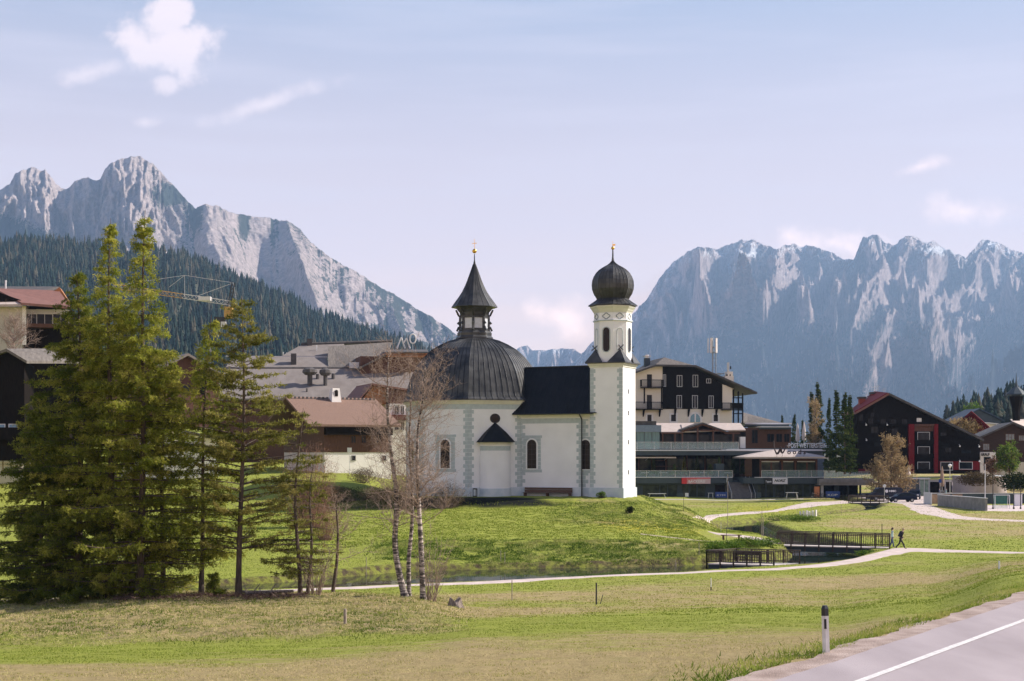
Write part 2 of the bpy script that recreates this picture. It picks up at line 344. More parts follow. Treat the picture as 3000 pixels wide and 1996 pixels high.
# ground sheet
tpx = np.concatenate([np.linspace(-16000, -1500, 30)[:-1], np.linspace(-1500, -400, 60)[:-1], np.linspace(-400, 3400, 520), np.linspace(3400, 4500, 60)[1:], np.linspace(4500, 20000, 30)[1:]])
ty = np.concatenate([np.linspace(-40, 18, 16)[:-1], np.exp(np.linspace(math.log(18), math.log(75), 170))[:-1], np.linspace(75, 165, 230)[:-1], np.exp(np.linspace(math.log(165), math.log(420), 90))[:-1], np.exp(np.linspace(math.log(420), math.log(4200), 40))])
TX, TY = np.meshgrid((tpx - 1500) / FP, ty); GX = TX * (TY + np.where(TY < 0, 60 - TY, 60 * np.exp(-TY / 60.0)) ); GY = TY
GZ = ground(GX, GY)
def dryfield(GX, GY):
    """0 = fresh green, 1 = straw: mown strips that run across the slope, worn ground, loose patches"""
    dryn = fbm(GX * .10 + 5, GY * .16 + 3, 5); gpx = 1500 + FP * GX / np.maximum(GY, 22)
    tt = GY - 0.004 * (gpx - 1500) + 3.5 * (fbm(GX * .12, GY * .12 + 9, 3) - .5)
    strip = .98 * (1 - sstep(34, 41, tt)) + .5 * np.exp(-((tt - 40) / 3.2) ** 2) + .62 * sstep(54, 60, tt) * (1 - sstep(82, 90, tt))
    green = np.exp(-((tt - 48.5) / 5.0) ** 2) * sstep(1300, 2000, gpx)
    far = sstep(108, 118, GY); rgh = rough(GX, GY)
    dry = strip * (1 - far) + .42 * sstep(118, 140, GY) * sstep(2250, 2500, gpx) + .25 * sstep(200, 230, GY) + .55 * rgh * (GY < 80) + .18 * rgh + (dryn - .5) * 1.5 - .85 * green
    return np.clip(dry, 0, 1) * (1 - .9 * sstep(76, 82, GY) * (1 - sstep(1500, 1950, gpx)) * (1 - .35 * rgh))
gpx = 1500 + FP * GX / np.maximum(GY, 22); dry = dryfield(GX, GY); rgh = rough(GX, GY)
sdv = np.full(GX.shape, 50.0); inn = (GX > -95) & (GX < 85) & (GY > 65) & (GY < 270); sdv[inn] = sdist(GX[inn], GY[inn])
mud = np.clip(1.25 - np.abs(sdv - .25) / .75, 0, 1) * (1 - sstep(0, 1, .6 - sdv) * 0)
# the church's shade on the terrace bank, painted near-black along with brush litter
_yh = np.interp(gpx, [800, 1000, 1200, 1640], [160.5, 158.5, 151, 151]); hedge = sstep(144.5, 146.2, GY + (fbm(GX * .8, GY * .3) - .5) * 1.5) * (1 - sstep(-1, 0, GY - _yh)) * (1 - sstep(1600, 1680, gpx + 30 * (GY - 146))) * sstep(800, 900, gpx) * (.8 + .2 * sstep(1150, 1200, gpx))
flow = np.clip((np.exp(-((GY - 128) / 5.0) ** 2) * sstep(1700, 1850, gpx) * (1 - sstep(2000, 2090, gpx)) + np.exp(-((GY - 205) / 16) ** 2) * sstep(2120, 2200, gpx) * (1 - sstep(2300, 2380, gpx))), 0, 1)

m = bpy.data.materials.new('meadow_ground'); m.use_nodes = True; nt = m.node_tree; b = nt.nodes['Principled BSDF']; b.inputs['Roughness'].default_value = .95; b.inputs['Specular IOR Level'].default_value = .15
def N(t, **k):
    n = nt.nodes.new(t)
    for a, v in k.items(): setattr(n, a, v)
    return n
def L(a, b_): nt.links.new(a, b_)
geo = N('ShaderNodeTexCoord')
def noise(scale, detail=6, rough_=.55, stretch=None):
    n = N('ShaderNodeTexNoise'); n.inputs['Scale'].default_value = scale; n.inputs['Detail'].default_value = detail; n.inputs['Roughness'].default_value = rough_
    src = geo.outputs['Object']
    if stretch: mp = N('ShaderNodeMapping'); mp.inputs['Scale'].default_value = stretch; L(src, mp.inputs[0]); src = mp.outputs[0]
    L(src, n.inputs['Vector']); return n.outputs['Fac']
def ramp(f, stops):
    r = N('ShaderNodeValToRGB'); el = r.color_ramp.elements
    el[0].position = stops[0][0]; el[0].color = (*stops[0][1], 1); el[1].position = stops[-1][0]; el[1].color = (*stops[-1][1], 1)
    for p, c in stops[1:-1]: e = el.new(p); e.color = (*c, 1)
    L(f, r.inputs[0]); return r.outputs[0]
def mixc(f, a, b_):
    n = N('ShaderNodeMix', data_type='RGBA')
    for s, i in ((f, 0), (a, 6), (b_, 7)):
        if isinstance(s, (int, float)): n.inputs[i].default_value = s
        elif isinstance(s, tuple): n.inputs[i].default_value = (*s, 1)
        else: L(s, n.inputs[i])
    return n.outputs[2]
def mth(op, a, b_=None, clamp=False):
    n = N('ShaderNodeMath', operation=op, use_clamp=clamp)
    for i, q in enumerate((a, b_)):
        if q is None: continue
        if isinstance(q, (int, float)): n.inputs[i].default_value = q
        else: L(q, n.inputs[i])
    return n.outputs[0]
def attr(nm): n = N('ShaderNodeAttribute'); n.attribute_name = nm; return n.outputs['Fac']
gn = mixc(noise(9, 8, .7), (.15, .18, .024), (.36, .37, .072))
gn = mixc(noise(.35, 4), gn, mixc(noise(22, 6, .7), (.20, .24, .025), (.40, .44, .075)))
dr = mixc(noise(14, 8, .7, (1, .5, 1)), (.24, .18, .07), (.54, .43, .22))
f = mth('ADD', attr('dry'), mth('MULTIPLY', mth('SUBTRACT', noise(1.1, 10, .68, (.45, 1, 1)), .5), 2.3), True)
f = mth('ADD', f, mth('MULTIPLY', mth('SUBTRACT', noise(24, 6, .75, (.5, 1, 1)), .5), 1.5), True)
cc = mixc(ramp(f, [(.22, (0, 0, 0)), (.85, (1, 1, 1))]), gn, dr)
# darker tussocks
tus = mth('MULTIPLY', attr('rgh'), ramp(noise(2.6, 8, .72), [(.48, (0, 0, 0)), (.60, (1, 1, 1))]))
cc = mixc(mth('MULTIPLY', tus, .7), cc, (.07, .10, .02))
fl = mth('MULTIPLY', attr('flow'), ramp(noise(1.4, 9, .8), [(.50, (0, 0, 0)), (.56, (1, 1, 1))]))
cc = mixc(mth('MULTIPLY', fl, .8), cc, (.55, .42, .02))
mu = mth('MULTIPLY', attr('mud'), ramp(noise(1.8, 6), [(.4, (.25, .25, .25)), (.62, (1, 1, 1))]))
cc = mixc(mu, cc, mixc(noise(3.2, 8, .75), (.02, .018, .010), (.15, .11, .065)))
cc = mixc(attr('hedge'), cc, (.008, .010, .007))  # near-black: painted church shade plus brush litter on the bank, no planted hedge
vv = ramp(mth('ADD', mth('MULTIPLY', noise(2.2, 10, .8, (1, .35, 1)), .6), mth('MULTIPLY', noise(7, 8, .8, (1, .3, 1)), .4)), [(.34, (.58, .58, .58)), (.62, (1.0, 1.0, 1.0))])
ml = N('ShaderNodeMix', data_type='RGBA', blend_type='MULTIPLY'); ml.inputs[0].default_value = 1.0; L(cc, ml.inputs[6]); L(vv, ml.inputs[7]); g2 = N('ShaderNodeVectorMath', operation='SCALE'); g2.inputs['Scale'].default_value = 1.28; L(ml.outputs[2], g2.inputs[0]); cc = g2.outputs[0]
L(cc, b.inputs['Base Color'])
bp = N('ShaderNodeBump'); bp.inputs['Strength'].default_value = .9; bp.inputs['Distance'].default_value = .16
L(mth('ADD', noise(7, 9, .72), mth('MULTIPLY', noise(34, 4, .7), .4)), bp.inputs['Height']); L(bp.outputs[0], b.inputs['Normal'])
M_GROUND = m
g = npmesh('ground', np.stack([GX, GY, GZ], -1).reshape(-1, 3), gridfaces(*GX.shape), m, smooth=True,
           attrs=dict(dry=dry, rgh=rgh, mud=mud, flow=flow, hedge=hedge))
tag(g, kind='structure')
# water
wm = bpy.data.materials.new('stream_water'); wm.use_nodes = True; nt = wm.node_tree; b = nt.nodes['Principled BSDF']
b.inputs['Base Color'].default_value = (.018, .03, .02, 1); b.inputs['Roughness'].default_value = .05; b.inputs['IOR'].default_value = 1.33
geo = N('ShaderNodeTexCoord'); bp = N('ShaderNodeBump'); bp.inputs['Strength'].default_value = .05; bp.inputs['Distance'].default_value = .1
L(noise(1.6, 3, .5, (1, .5, 1)), bp.inputs['Height']); L(bp.outputs[0], b.inputs['Normal'])
tag(npmesh('stream_water', [(-95, 66, WATER_Z), (84, 66, WATER_Z), (84, 268, WATER_Z), (-95, 268, WATER_Z)], [(0, 1, 2, 3)], wm), kind='structure')
# gravel paths laid on the meadow
M_PATH = mat('path_gravel', (.46, .37, .325), .9, c2=(.63, .52, .465), scale=1.2, bump=.15, detail=8)
M_PATH2 = mat('trodden_earth', (.34, .27, .16), .9, c2=(.50, .41, .28), scale=2, bump=.2)
def resamp(p, n):
    p = np.array(p, float); d = np.concatenate([[0], np.cumsum(np.hypot(*np.diff(p, axis=0).T))]); t = np.linspace(0, d[-1], n)
    return np.stack([np.interp(t, d, p[:, 0]), np.interp(t, d, p[:, 1])], 1)
def strip_mesh(name, A, B, n, m_, off=.035, mat_=None, kind='structure', curved=True, edge=.12):
    A = resamp(A, n); B = resamp(B, n)
    if curved:
        for _ in range(6):
            for Q in (A, B): Q[1:-1] = .25 * Q[:-2] + .5 * Q[1:-1] + .25 * Q[2:]
    tt = np.linspace(0, 1, m_)[None, :, None]; W = A[:, None, :] * (1 - tt) + B[:, None, :] * tt
    W[:, 0] += (fbm(W[:, 0, 0] * .9, W[:, 0, 1] * .9)[:, None] - .5) * edge * 2; W[:, -1] += (fbm(W[:, -1, 0] * .9 + 7, W[:, -1, 1] * .9)[:, None] - .5) * edge * 2
    Z = ground(W[..., 0], W[..., 1], False)
    if W[..., 1].max() < 300: Z = np.maximum(Z, -0.35)
    V = np.concatenate([W, (Z + off)[..., None]], -1)
    V[:, 0, 2] -= .07; V[:, -1, 2] -= .07
    return tag(npmesh(name, V.reshape(-1, 3), gridfaces(n, m_), mat_ or M_PATH, smooth=True), kind=kind)
def GP(l): return [G(*p) for p in l]
# meadow path along the stream (world points from the sight lines of its two edges)
_pp = [(1000, 82.2, 84.2), (1160, 83.6, 85.7), (1333, 85, 87.3), (1500, 87.2, 89.4), (1680, 89.5, 91.6), (1867, 92.2, 94.2), (2087, 94.3, 96.2), (2273, 95.6, 97.8), (2367, 97.4, 100.4), (2507, 101.6, 107.0), (2580, 105.2, 113.2), (2620, 108, 117.6), (2665, 110, 117.6), (2787, 111.4, 114.4), (3000, 109.5, 111.6), (3400, 107, 109.2), (4400, 103, 105.2)]
near = [(-60, 70.0), (-40, 73.0), (-28, 75), (-18, 78.4)] + [((p - 1500) / FP * a, a) for p, a, b in _pp]
farr = [(-60, 72.0), (-40, 75.0), (-28, 77), (-18, 80.4)] + [((p - 1500) / FP * b, b) for p, a, b in _pp]
strip_mesh('meadow_path', near, farr, 420, 7)
# bridgehead at the far side of the long bridge
strip_mesh('bridgehead_path', [(17.9, 130.5), (18.5, 126), (20.4, 121.2), (22.4, 118.4)], [(18.1, 131.0), (20.0, 129), (22.0, 125.4), (22.6, 121)], 60, 9, off=.05)
strip_mesh('trodden_trail', GP([(1880, 1567), (1960, 1576), (2040, 1585), (2110, 1590), (2270, 1596)]), [(x - .1, y + 1.2) for x, y in GP([(1880, 1567), (1960, 1576), (2040, 1585), (2110, 1590), (2270, 1596)])], 120, 4, mat_=M_PATH2, edge=.2)
# curved path in front of the shops
strip_mesh('shop_path', GP([(2028, 1517), (2060, 1526), (2085, 1526), (2110, 1515), (2160, 1510), (2230, 1505), (2300, 1496), (2360, 1490), (2420, 1482), (2500, 1475)]),
           GP([(2032, 1516), (2040, 1513), (2065, 1509), (2120, 1505), (2190, 1499), (2260, 1496), (2320, 1480), (2360, 1470.5), (2440, 1468.5), (2500, 1471)]), 160, 7, edge=.2)
strip_mesh('terrace_kerb', [(x, y) for x, y in [(22, 243.6), (50, 243.6)]], [(22, 244.6), (50, 244.6)], 60, 3, off=.08, mat_=mat('kerb_stone', (.55, .5, .45), .85), curved=False, edge=0)
# paved square by the cars and the path that leaves it to the right
strip_mesh('village_square', [(x, y) for x, y in [(60.5, 224), (63, 218), (69, 227), (75, 236), (84, 250), (98, 300)]], [(60.5, 262), (62, 264), (66, 266), (70, 268), (76, 280), (80, 310)], 90, 12, mat_=mat('square_paving', (.52, .43, .41), .9, c2=(.64, .54, .51), scale=.3), edge=.1)
strip_mesh('square_path', GP([(2610, 1466), (2640, 1478), (2684, 1505), (2787, 1522), (2900, 1527), (3000, 1530), (3300, 1536)]), GP([(2745, 1462), (2712, 1473), (2763, 1491), (2824, 1512), (2900, 1520), (3000, 1524), (3300, 1529)]), 200, 8, edge=.1)
# asphalt road, edge line, gravel shoulder
def along(s, o): q = RA + RD * s + RN * o; return (q[0], q[1])
ss = np.arange(-45, 260, 2.0)
def road_strip(name, o0, o1, off, m_, n=5, edge=0.0):
    A = np.array([along(s, o0) for s in ss]); B = np.array([along(s, o1) for s in ss]); t = np.linspace(0, 1, n)[None, :, None]
    W = A[:, None] * (1 - t) + B[:, None] * t
    if edge:
        ww = (fbm(ss * .9, ss * 0 + 3, 4) - .5) * edge * 2
        W[:, 0] += RN[None] * ww[:, None]
    V = np.concatenate([W, np.full(W.shape[:2] + (1,), ROAD_Z + off)], -1)
    return tag(npmesh(name, V.reshape(-1, 3), gridfaces(len(ss), n), m_), kind='structure')
ss = np.arange(-45, 260, .5)
road_strip('gravel_shoulder', -.72, 1.2, .02, mat('shoulder_gravel', (.25, .18, .145), .95, c2=(.46, .36, .31), scale=1.6, bump=.5, bscale=30, detail=9), edge=.32)
M_ASPH = mat('asphalt', (.285, .24, .245), .88, c2=(.385, .33, .335), scale=.7, stretch=(1, .3, 1), bump=.12, bscale=60, detail=10)
road_strip('road', 0, 8.2, .035, M_ASPH, 12, edge=.06)
road_strip('road_edge_line', 1.28, 1.45, .045, mat('line_paint', (.52, .49, .47), .75, c2=(.76, .73, .70), scale=9, detail=9), 3, edge=.015)
# ------------------------------------------------------------------ mountains
def mountmat(name, rock1, rock2, veg1, veg2, snow=True, sc_=.004):
    global nt, geo
    m = bpy.data.materials.new(name); m.use_nodes = True; nt = m.node_tree; b = nt.nodes['Principled BSDF']; b.inputs['Roughness'].default_value = .95; b.inputs['Specular IOR Level'].default_value = .1
    geo = N('ShaderNodeTexCoord')
    rk = mixc(ramp(noise(sc_ * 6, 12, .8), [(.38, (0, 0, 0)), (.60, (1, 1, 1))]), rock1, rock2)
    vg = mixc(noise(sc_ * 5, 6, .6), veg1, veg2)
    vf = mth('ADD', attr('veg'), mth('MULTIPLY', mth('SUBTRACT', noise(sc_ * 5, 12, .84), .5), 2.2), True)
    c = mixc(ramp(vf, [(.42, (0, 0, 0)), (.58, (1, 1, 1))]), rk, vg)
    if snow:
        sf = mth('ADD', attr('snow'), mth('MULTIPLY', mth('SUBTRACT', noise(sc_ * 6, 11, .78), .5), 1.7), True)
        c = mixc(ramp(sf, [(.53, (0, 0, 0)), (.58, (1, 1, 1))]), c, (.85, .86, .9))
    L(c, b.inputs['Base Color'])
    bp = N('ShaderNodeBump'); bp.inputs['Strength'].default_value = 1.0; bp.inputs['Distance'].default_value = .22 / sc_
    L(noise(sc_ * 4, 12, .74), bp.inputs['Height']); L(bp.outputs[0], b.inputs['Normal'])
    return m
def mountain(name, crest, yc, yf, mt, nz_fn, prof, jag=0.0, step=3.0, rows=200, vegfn=None, snowfn=None, zfoot=-40, back=900, seed=0, yvar=None):
    cp = np.array(crest, float); xs = np.arange(cp[0, 0], cp[-1, 0] + 1, step)
    cy_ = np.interp(xs, cp[:, 0], cp[:, 1])
    zsc = yc / 8200.; cy_ = cy_ + jag * ((fbm(xs / 16.0 + seed, xs * 0 + seed, 5, .68) - .5) * 2)
    ycs = yc + (yvar(xs) if yvar else 0) + (fbm(xs / 160.0, xs * 0 + 4.2 + seed, 3) - .5) * 2 * .06 * yc
    t = np.concatenate([np.linspace(0, 1, rows), np.linspace(1, 1.12, 10)[1:]])
    TT, XX = np.meshgrid(t, xs, indexing='ij'); CZr = (CZ + (HZ - cy_) / FP * ycs)[None, :]
    Y = yf + (ycs[None, :] - yf) * TT
    f = np.where(TT <= 1, prof(np.clip(TT, 0, 1)), 1 - (TT - 1) * 3)
    Z = zfoot + (CZr - zfoot) * f
    nzv, ynz = nz_fn(XX, TT)
    env = np.clip(np.sin(np.clip(TT, 0, 1) * math.pi) ** .6, 0, 1) * (TT <= 1)
    Z = Z + nzv * env * zsc; Y = Y - ynz * zsc * np.clip(TT * 3, 0, 1) * np.where(TT > 1, np.clip(1 - (TT - 1) * 6, 0, 1), 1)
    Y0_ = yf + (ycs[None, :] - yf) * TT; Z = CZ + (Z - CZ) * Y / Y0_
    X = (XX - 1500) / FP * Y
    PX = XX; PY = HZ - (Z - CZ) / Y * FP
    # keep the skyline where it is: no point of the face may stand above the crest line seen from the valley
    lim = cy_[None, :] + np.clip(1 - TT, 0, 1) * 6; over = (PY < lim) & (TT < 1)
    Z = np.where(over, CZ + (HZ - lim) / FP * Y, Z); PY = HZ - (Z - CZ) / Y * FP
    # slope
    gy = np.gradient(Z, axis=0) / np.maximum(np.abs(np.gradient(Y, axis=0)), 1)
    gx = np.gradient(Z, axis=1) / np.maximum(np.abs(np.gradient(X, axis=1)), 1)
    veg = vegfn(PX, PY, TT, gx, gy, nzv) if vegfn else np.zeros(Z.shape); snow = snowfn(PX, PY, TT, gx, gy) if snowfn else np.zeros(Z.shape)
    return tag(npmesh(name, np.stack([X, Y, Z], -1).reshape(-1, 3), gridfaces(*Z.shape), mt, smooth=True, attrs=dict(veg=np.clip(veg, 0, 1), snow=np.clip(snow, 0, 1))), kind='structure')
def bump2(x, y, cx, cy_, rx, ry): return np.exp(-(((x - cx) / rx) ** 2 + ((y - cy_) / ry) ** 2))
# left massif: jagged summits on the left, smooth pale scree ridges that run down to the right
cl = [(-1200, 640), (-700, 560), (-420, 600), (-200, 520), (-80, 560), (0, 557), (28, 540), (45, 510), (62, 502), (85, 493), (100, 492), (118, 503), (132, 497), (150, 520), (170, 545), (192, 557), (205, 548), (220, 530), (240, 523), (258, 520), (280, 528), (295, 522), (310, 492), (330, 474), (352, 466), (380, 460), (400, 455), (412, 458), (425, 470), (447, 480), (470, 500), (490, 525), (520, 555), (550, 590), (572, 610), (590, 603), (605, 600), (630, 602), (660, 615), (690, 628), (715, 627), (740, 635), (800, 640), (850, 652), (880, 672), (905, 705), (940, 735), (1000, 775), (1060, 805), (1100, 835), (1150, 860), (1200, 890), (1250, 920), (1290, 945), (1330, 975), (1380, 1010), (1450, 1060), (1560, 1130), (1700, 1210), (1900, 1300)]
def ln(x, t):
    # gullies: ribs fall down-right on the scree side, straight down on the rocky side
    xs_ = x - 330 * (1 - t) * sstep(380, 640, x)
    big = np.abs(((xs_ - 575) / 125.0 + (fbm(x / 130, t * 3) - .5) * .9) % 2 - 1)          # broad rounded ribs
    wx = x + 90 * (fbm(x / 70., t * 5, 3) - .5); big = np.where(x > 470, big, ridged(wx / 110.0, t * 2.6 + 3, 4)); xs_ = xs_ + 50 * (fbm(x / 45., t * 9, 3) - .5)
    fine = ridged(xs_ / 40.0, t * 5 + 9, 5, .5); vf = fbm(xs_ / 12.0, t * 26 + 2, 4, .55)
    rock = 1 - sstep(420, 620, x + 160 * (1 - t))
    nz_ = (big - .5) * (130 + 10 * rock) + (fine - .45) * (45 + 90 * rock) + (vf - .5) * (26 + 50 * rock)
    return nz_, (big - .5) * (320 + 60 * rock) + (fine - .4) * (40 + 110 * rock) + (vf - .5) * (20 + 60 * rock)
def lveg(px, py, t, gx, gy, nzv):
    v = .15 + .0 * px
    v = v + .85 * sstep(0, 90, (py - 600) - .42 * np.clip(px, -500, 300) + 25) * (px < 330)        # dark flank bottom left
    v = v + .75 * bump2(px, py, 575, 640, 26, 60) + .8 * bump2(px, py, 715, 665, 22, 55) + .6 * bump2(px, py, 800, 690, 14, 60) + .8 * bump2(px, py, 500, 570, 40, 26)
    v = v + .30 * sstep(900, 1000, px) * (fbm(px / 30, py / 30) > .5)
    v = v + .35 * sstep(.15, .6, -gx) * (px > 430)
    v = v + .12 * (1 - sstep(0, 26, py - np.interp(px, [c[0] for c in cl], [c[1] for c in cl]))) * (px > 560)
    return v - .1
M_ML = mountmat('limestone_left', (.30, .26, .255), (.66, .55, .515), (.03, .045, .040), (.06, .072, .055), sc_=.006)
mountain('left_mountain', cl, 6400, 3200, M_ML, ln, lambda t: .16 * t + .84 * t ** 1.5, jag=6, rows=230, vegfn=lveg,
         snowfn=lambda px, py, t, gx, gy: .42 * bump2(px, py, 395, 483, 14, 5) + .55 * bump2(px, py, 362, 580, 10, 12) + .3 * (bump2(px, py, 110, 700, 90, 12)), seed=1)
# right massif: steep grey walls with snow gullies
cr_ = [(1200, 1330), (1400, 1250), (1560, 1140), (1650, 1090), (1700, 1040), (1740, 1000), (1800, 985), (1850, 925), (1890, 880), (1920, 835), (1950, 795), (1985, 755), (2020, 735), (2055, 722), (2080, 727), (2105, 728), (2140, 718), (2165, 705), (2200, 702), (2240, 715), (2270, 730), (2300, 716), (2325, 714), (2340, 722), (2370, 720), (2400, 730), (2440, 742), (2475, 760), (2500, 762), (2512, 730), (2528, 694), (2550, 690), (2575, 693), (2600, 715), (2620, 722), (2645, 700), (2668, 689), (2690, 695), (2705, 712), (2735, 706), (2760, 722), (2800, 745), (2830, 755), (2850, 730), (2872, 706), (2900, 702), (2930, 714), (2965, 730), (3000, 737), (3080, 700), (3200, 720), (3400, 660), (3700, 760), (4200, 700)]
def rn(x, t):
    xs_ = x - 260 * (1 - t) * (1 - sstep(2150, 2450, x)) + 330 * (1 - t) * sstep(2330, 2600, x)
    wq = 1.6 * (fbm(x / 190., t * 3 + 1, 3) - .5); big = ridged(xs_ / 250.0 + .35 + wq, t * 1.9 + 3 + wq, 4, .5); xs2 = x + 260 * (1 - t) - 120 * fbm(x / 150, t * 4); fine = ridged(xs2 / 75.0 + 4, t * 5.5 + 9, 5, .52); vf = fbm(xs_ / 16.0, t * 34 + 2, 4, .6)
    return (big - .45) * 560 + (fine - .45) * 260 + (vf - .5) * 120, (big - .45) * 1200 + (fine - .4) * 320 + (vf - .5) * 120
def rveg(px, py, t, gx, gy, nzv):
    cr0 = np.interp(px, [c[0] for c in cr_], [c[1] for c in cr_])
    v = .06 + .62 * sstep(90, 300, py - cr0 + 40 * (fbm(px / 60, py / 60) - .5)) - .5 * bump2(px, py, 2020, 880, 90, 110) - .35 * bump2(px, py, 2800, 920, 60, 150) - .35 * bump2(px, py, 2620, 1060, 120, 90) - .4 * bump2(px, py, 2290, 900, 80, 40)
    return v
def rsnow(px, py, t, gx, gy):
    cr0 = np.interp(px, [c[0] for c in cr_], [c[1] for c in cr_]); near_c = 1 - sstep(10, 110, py - cr0)
    s = .50 * near_c + .5 * bump2(px, py, 2170, 790, 60, 14) + .42 * bump2(px, py, 2205, 745, 30, 16) + .45 * bump2(px, py, 2290, 808, 22, 8) + .5 * bump2(px, py, 2755, 735, 40, 9) + .35 * bump2(px, py, 2690, 770, 20, 20) + .5 * bump2(px, py, 2895, 718, 18, 8) + .4 * bump2(px, py, 2140, 820, 14, 30)
    return s
M_MR = mountmat('limestone_right', (.24, .20, .20), (.74, .59, .55), (.014, .026, .034), (.035, .05, .05), sc_=.0022)
mountain('right_mountain', cr_, 11000, 6000, M_MR, rn, lambda t: .12 * t + .88 * t ** 1.35, jag=9, rows=220, vegfn=rveg, snowfn=rsnow, seed=5)
cm_ = [(900, 1200), (1300, 1120), (1500, 1040), (1520, 1018), (1533, 1013), (1545, 1012), (1560, 1028), (1600, 1026), (1640, 1022), (1680, 1023), (1700, 1035), (1760, 1060), (1900, 1120), (2000, 1150)]
mountain('distant_ridge', cm_, 12500, 10500, M_MR, lambda x, t: ((ridged(x / 40., t * 2) - .45) * 300, (ridged(x / 30., t * 3) - .45) * 500), lambda t: t ** 1.1, jag=3, step=3, rows=60,
         vegfn=lambda px, py, *a: .35 + 0 * px, snowfn=lambda px, py, *a: .38 + .2 * bump2(px, py, 1630, 1030, 50, 12), seed=9)
# ------------------------------------------------------------------ wooded hills
def low_conifer(seed, tiers=6, h=1.0, r=.17, seg=7):
    rg = np.random.default_rng(seed); V = []; Fs = []
    V += [(-.012, -.012, -.05), (.016, 0, -.05), (-.012, .014, -.05), (0, 0, .9)]; Fs += [(0, 1, 3), (1, 2, 3), (2, 0, 3)]
    for k in range(tiers):
        z0 = .06 + .86 * k / tiers; z1 = min(1.0, z0 + 1.75 / tiers * .8 + .05); rr = r * (1 - (k / tiers)) ** .8 * rg.uniform(.85, 1.15) + .012
        b0 = len(V); V.append((0, 0, z1))
        for i in range(seg):
            a = 2 * math.pi * (i + rg.uniform(-.35, .35)) / seg; q = rr * rg.uniform(.6, 1.25)
            V.append((q * math.cos(a), q * math.sin(a), z0 - rg.uniform(0, .045)))
        for i in range(seg): Fs.append((b0, b0 + 1 + i, b0 + 1 + (i + 1) % seg))
    return np.array(V) * h, np.array(Fs)
protoc = [low_conifer(s, 5 + s % 3, r=.13 + .02 * (s % 4), seg=5 + s % 2) for s in range(8)]
protor = [low_conifer(50 + s, 12 + s % 3, r=.15 + .02 * (s % 4), seg=9) for s in range(8)]
def forest_mesh(name, pts, hs, m_, parent=None):
    Vs = []; Fs = []; A = []; off = 0
    for i, ((x, y, z), h) in enumerate(zip(pts, hs)):
        V, F_ = protoc[i % 8]; a = random.uniform(0, 6.28); c, s = math.cos(a), math.sin(a); wd = random.uniform(.65, 1.35)
        Q = np.stack([(V[:, 0] * c - V[:, 1] * s) * h * wd + x, (V[:, 0] * s + V[:, 1] * c) * h * wd + y, V[:, 2] * h + z], 1)
        Vs.append(Q); Fs.append(F_ + off); off += len(Q); A.append(np.full(len(Q), random.random() ** 1.5))
    return npmesh(name, np.concatenate(Vs), np.concatenate(Fs), m_, parent, attrs=dict(rnd=np.concatenate(A)))
M_FOR = leafmat('forest_needles', (.013, .027, .028), (.028, .044, .036), (.095, .085, .062), .05)
M_SPR = leafmat('spruce_needles', (.016, .032, .012), (.045, .07, .018), (.11, .135, .03), .15)
M_HILL = mat('hill_earth', (.05, .055, .03), .95, c2=(.09, .09, .05), scale=.02)
hc = [(-1500, 690), (-600, 690), (0, 716), (138, 721), (276, 738), (420, 740), (496, 756), (551, 767), (607, 790), (689, 830), (772, 857), (855, 895), (938, 938), (1020, 965), (1075, 988), (1130, 1000), (1300, 1060), (1500, 1150), (1650, 1240), (1750, 1300)]
hcx = np.array([c[0] for c in hc]); hcy = np.array([c[1] for c in hc])
def hillz(px, Y):
    """wooded spur on the left: rises from 480 m to a crest at 1500 m"""
    t = np.clip((Y - 520) / (2200 - 520), 0, 1.3); cz_ = CZ + (HZ - np.interp(px, hcx, hcy)) / FP * 2200
    f = np.where(t <= 1, .35 * t + .65 * t ** 1.5, 1 - (t - 1) * 1.5); z0 = 8
    return z0 + (cz_ - z0) * f + 10 * (fbm(px / 60., Y / 90.) - .5) * np.clip(t * 2, 0, 1) * (t < 1)
hx = np.arange(-1500, 1751, 25.0); hy = np.concatenate([[440, 470], np.linspace(520, 2700, 70)]); HY, HX = np.meshgrid(hy, hx, indexing='ij'); HZZ = hillz(HX, HY); HZZ[0] = -12; HZZ[1] = 0
tag(npmesh('wooded_hill', np.stack([(HX - 1500) / FP * HY, HY, HZZ], -1).reshape(-1, 3), gridfaces(*HX.shape), M_HILL, smooth=True), kind='structure')
pts = []; hs = []
k = 0
while len(pts) < 13000:
    Y = 620 + (2290 - 620) * random.random() ** .7; px = random.uniform(-350, 1380)
    if px > 1150 and Y < 1000: continue
    if fbm(np.array([px / 38.]), np.array([Y / 70.]), 3)[0] < .33 + .1 * random.random(): continue
    x = (px - 1500) / FP * Y; z = float(hillz(np.array(px), np.array(Y))); pts.append((x, Y, z - .5)); hs.append(random.uniform(8, 27) * (1 if Y > 900 else .7))
fo = forest_mesh('conifer_forest', pts, hs, M_FOR); tag(fo, 'dark conifer forest covering the hillside below the left mountain', 'forest', kind='stuff')
# right wooded rise
def hill2(px, Y): 
    t = np.clip((Y - 380) / 420, 0, 1.4); cz_ = CZ + (HZ - np.interp(px, [2500, 2700, 2780, 2850, 2930, 3000, 3300, 3800], [1330, 1275, 1235, 1212, 1190, 1165, 1100, 1040])) / FP * 800
    return 4 + (cz_ - 4) * np.where(t <= 1, t ** .9, 1 - (t - 1))
hx = np.arange(2300, 4200, 25.0); hy = np.concatenate([[340], np.linspace(380, 1000, 30)]); HY, HX = np.meshgrid(hy, hx, indexing='ij')
tag(npmesh('wooded_rise', np.stack([(HX - 1500) / FP * HY, HY, hill2(HX, HY) - 16 * (HY < 350)], -1).reshape(-1, 3), gridfaces(*HX.shape), M_HILL, smooth=True), kind='structure')
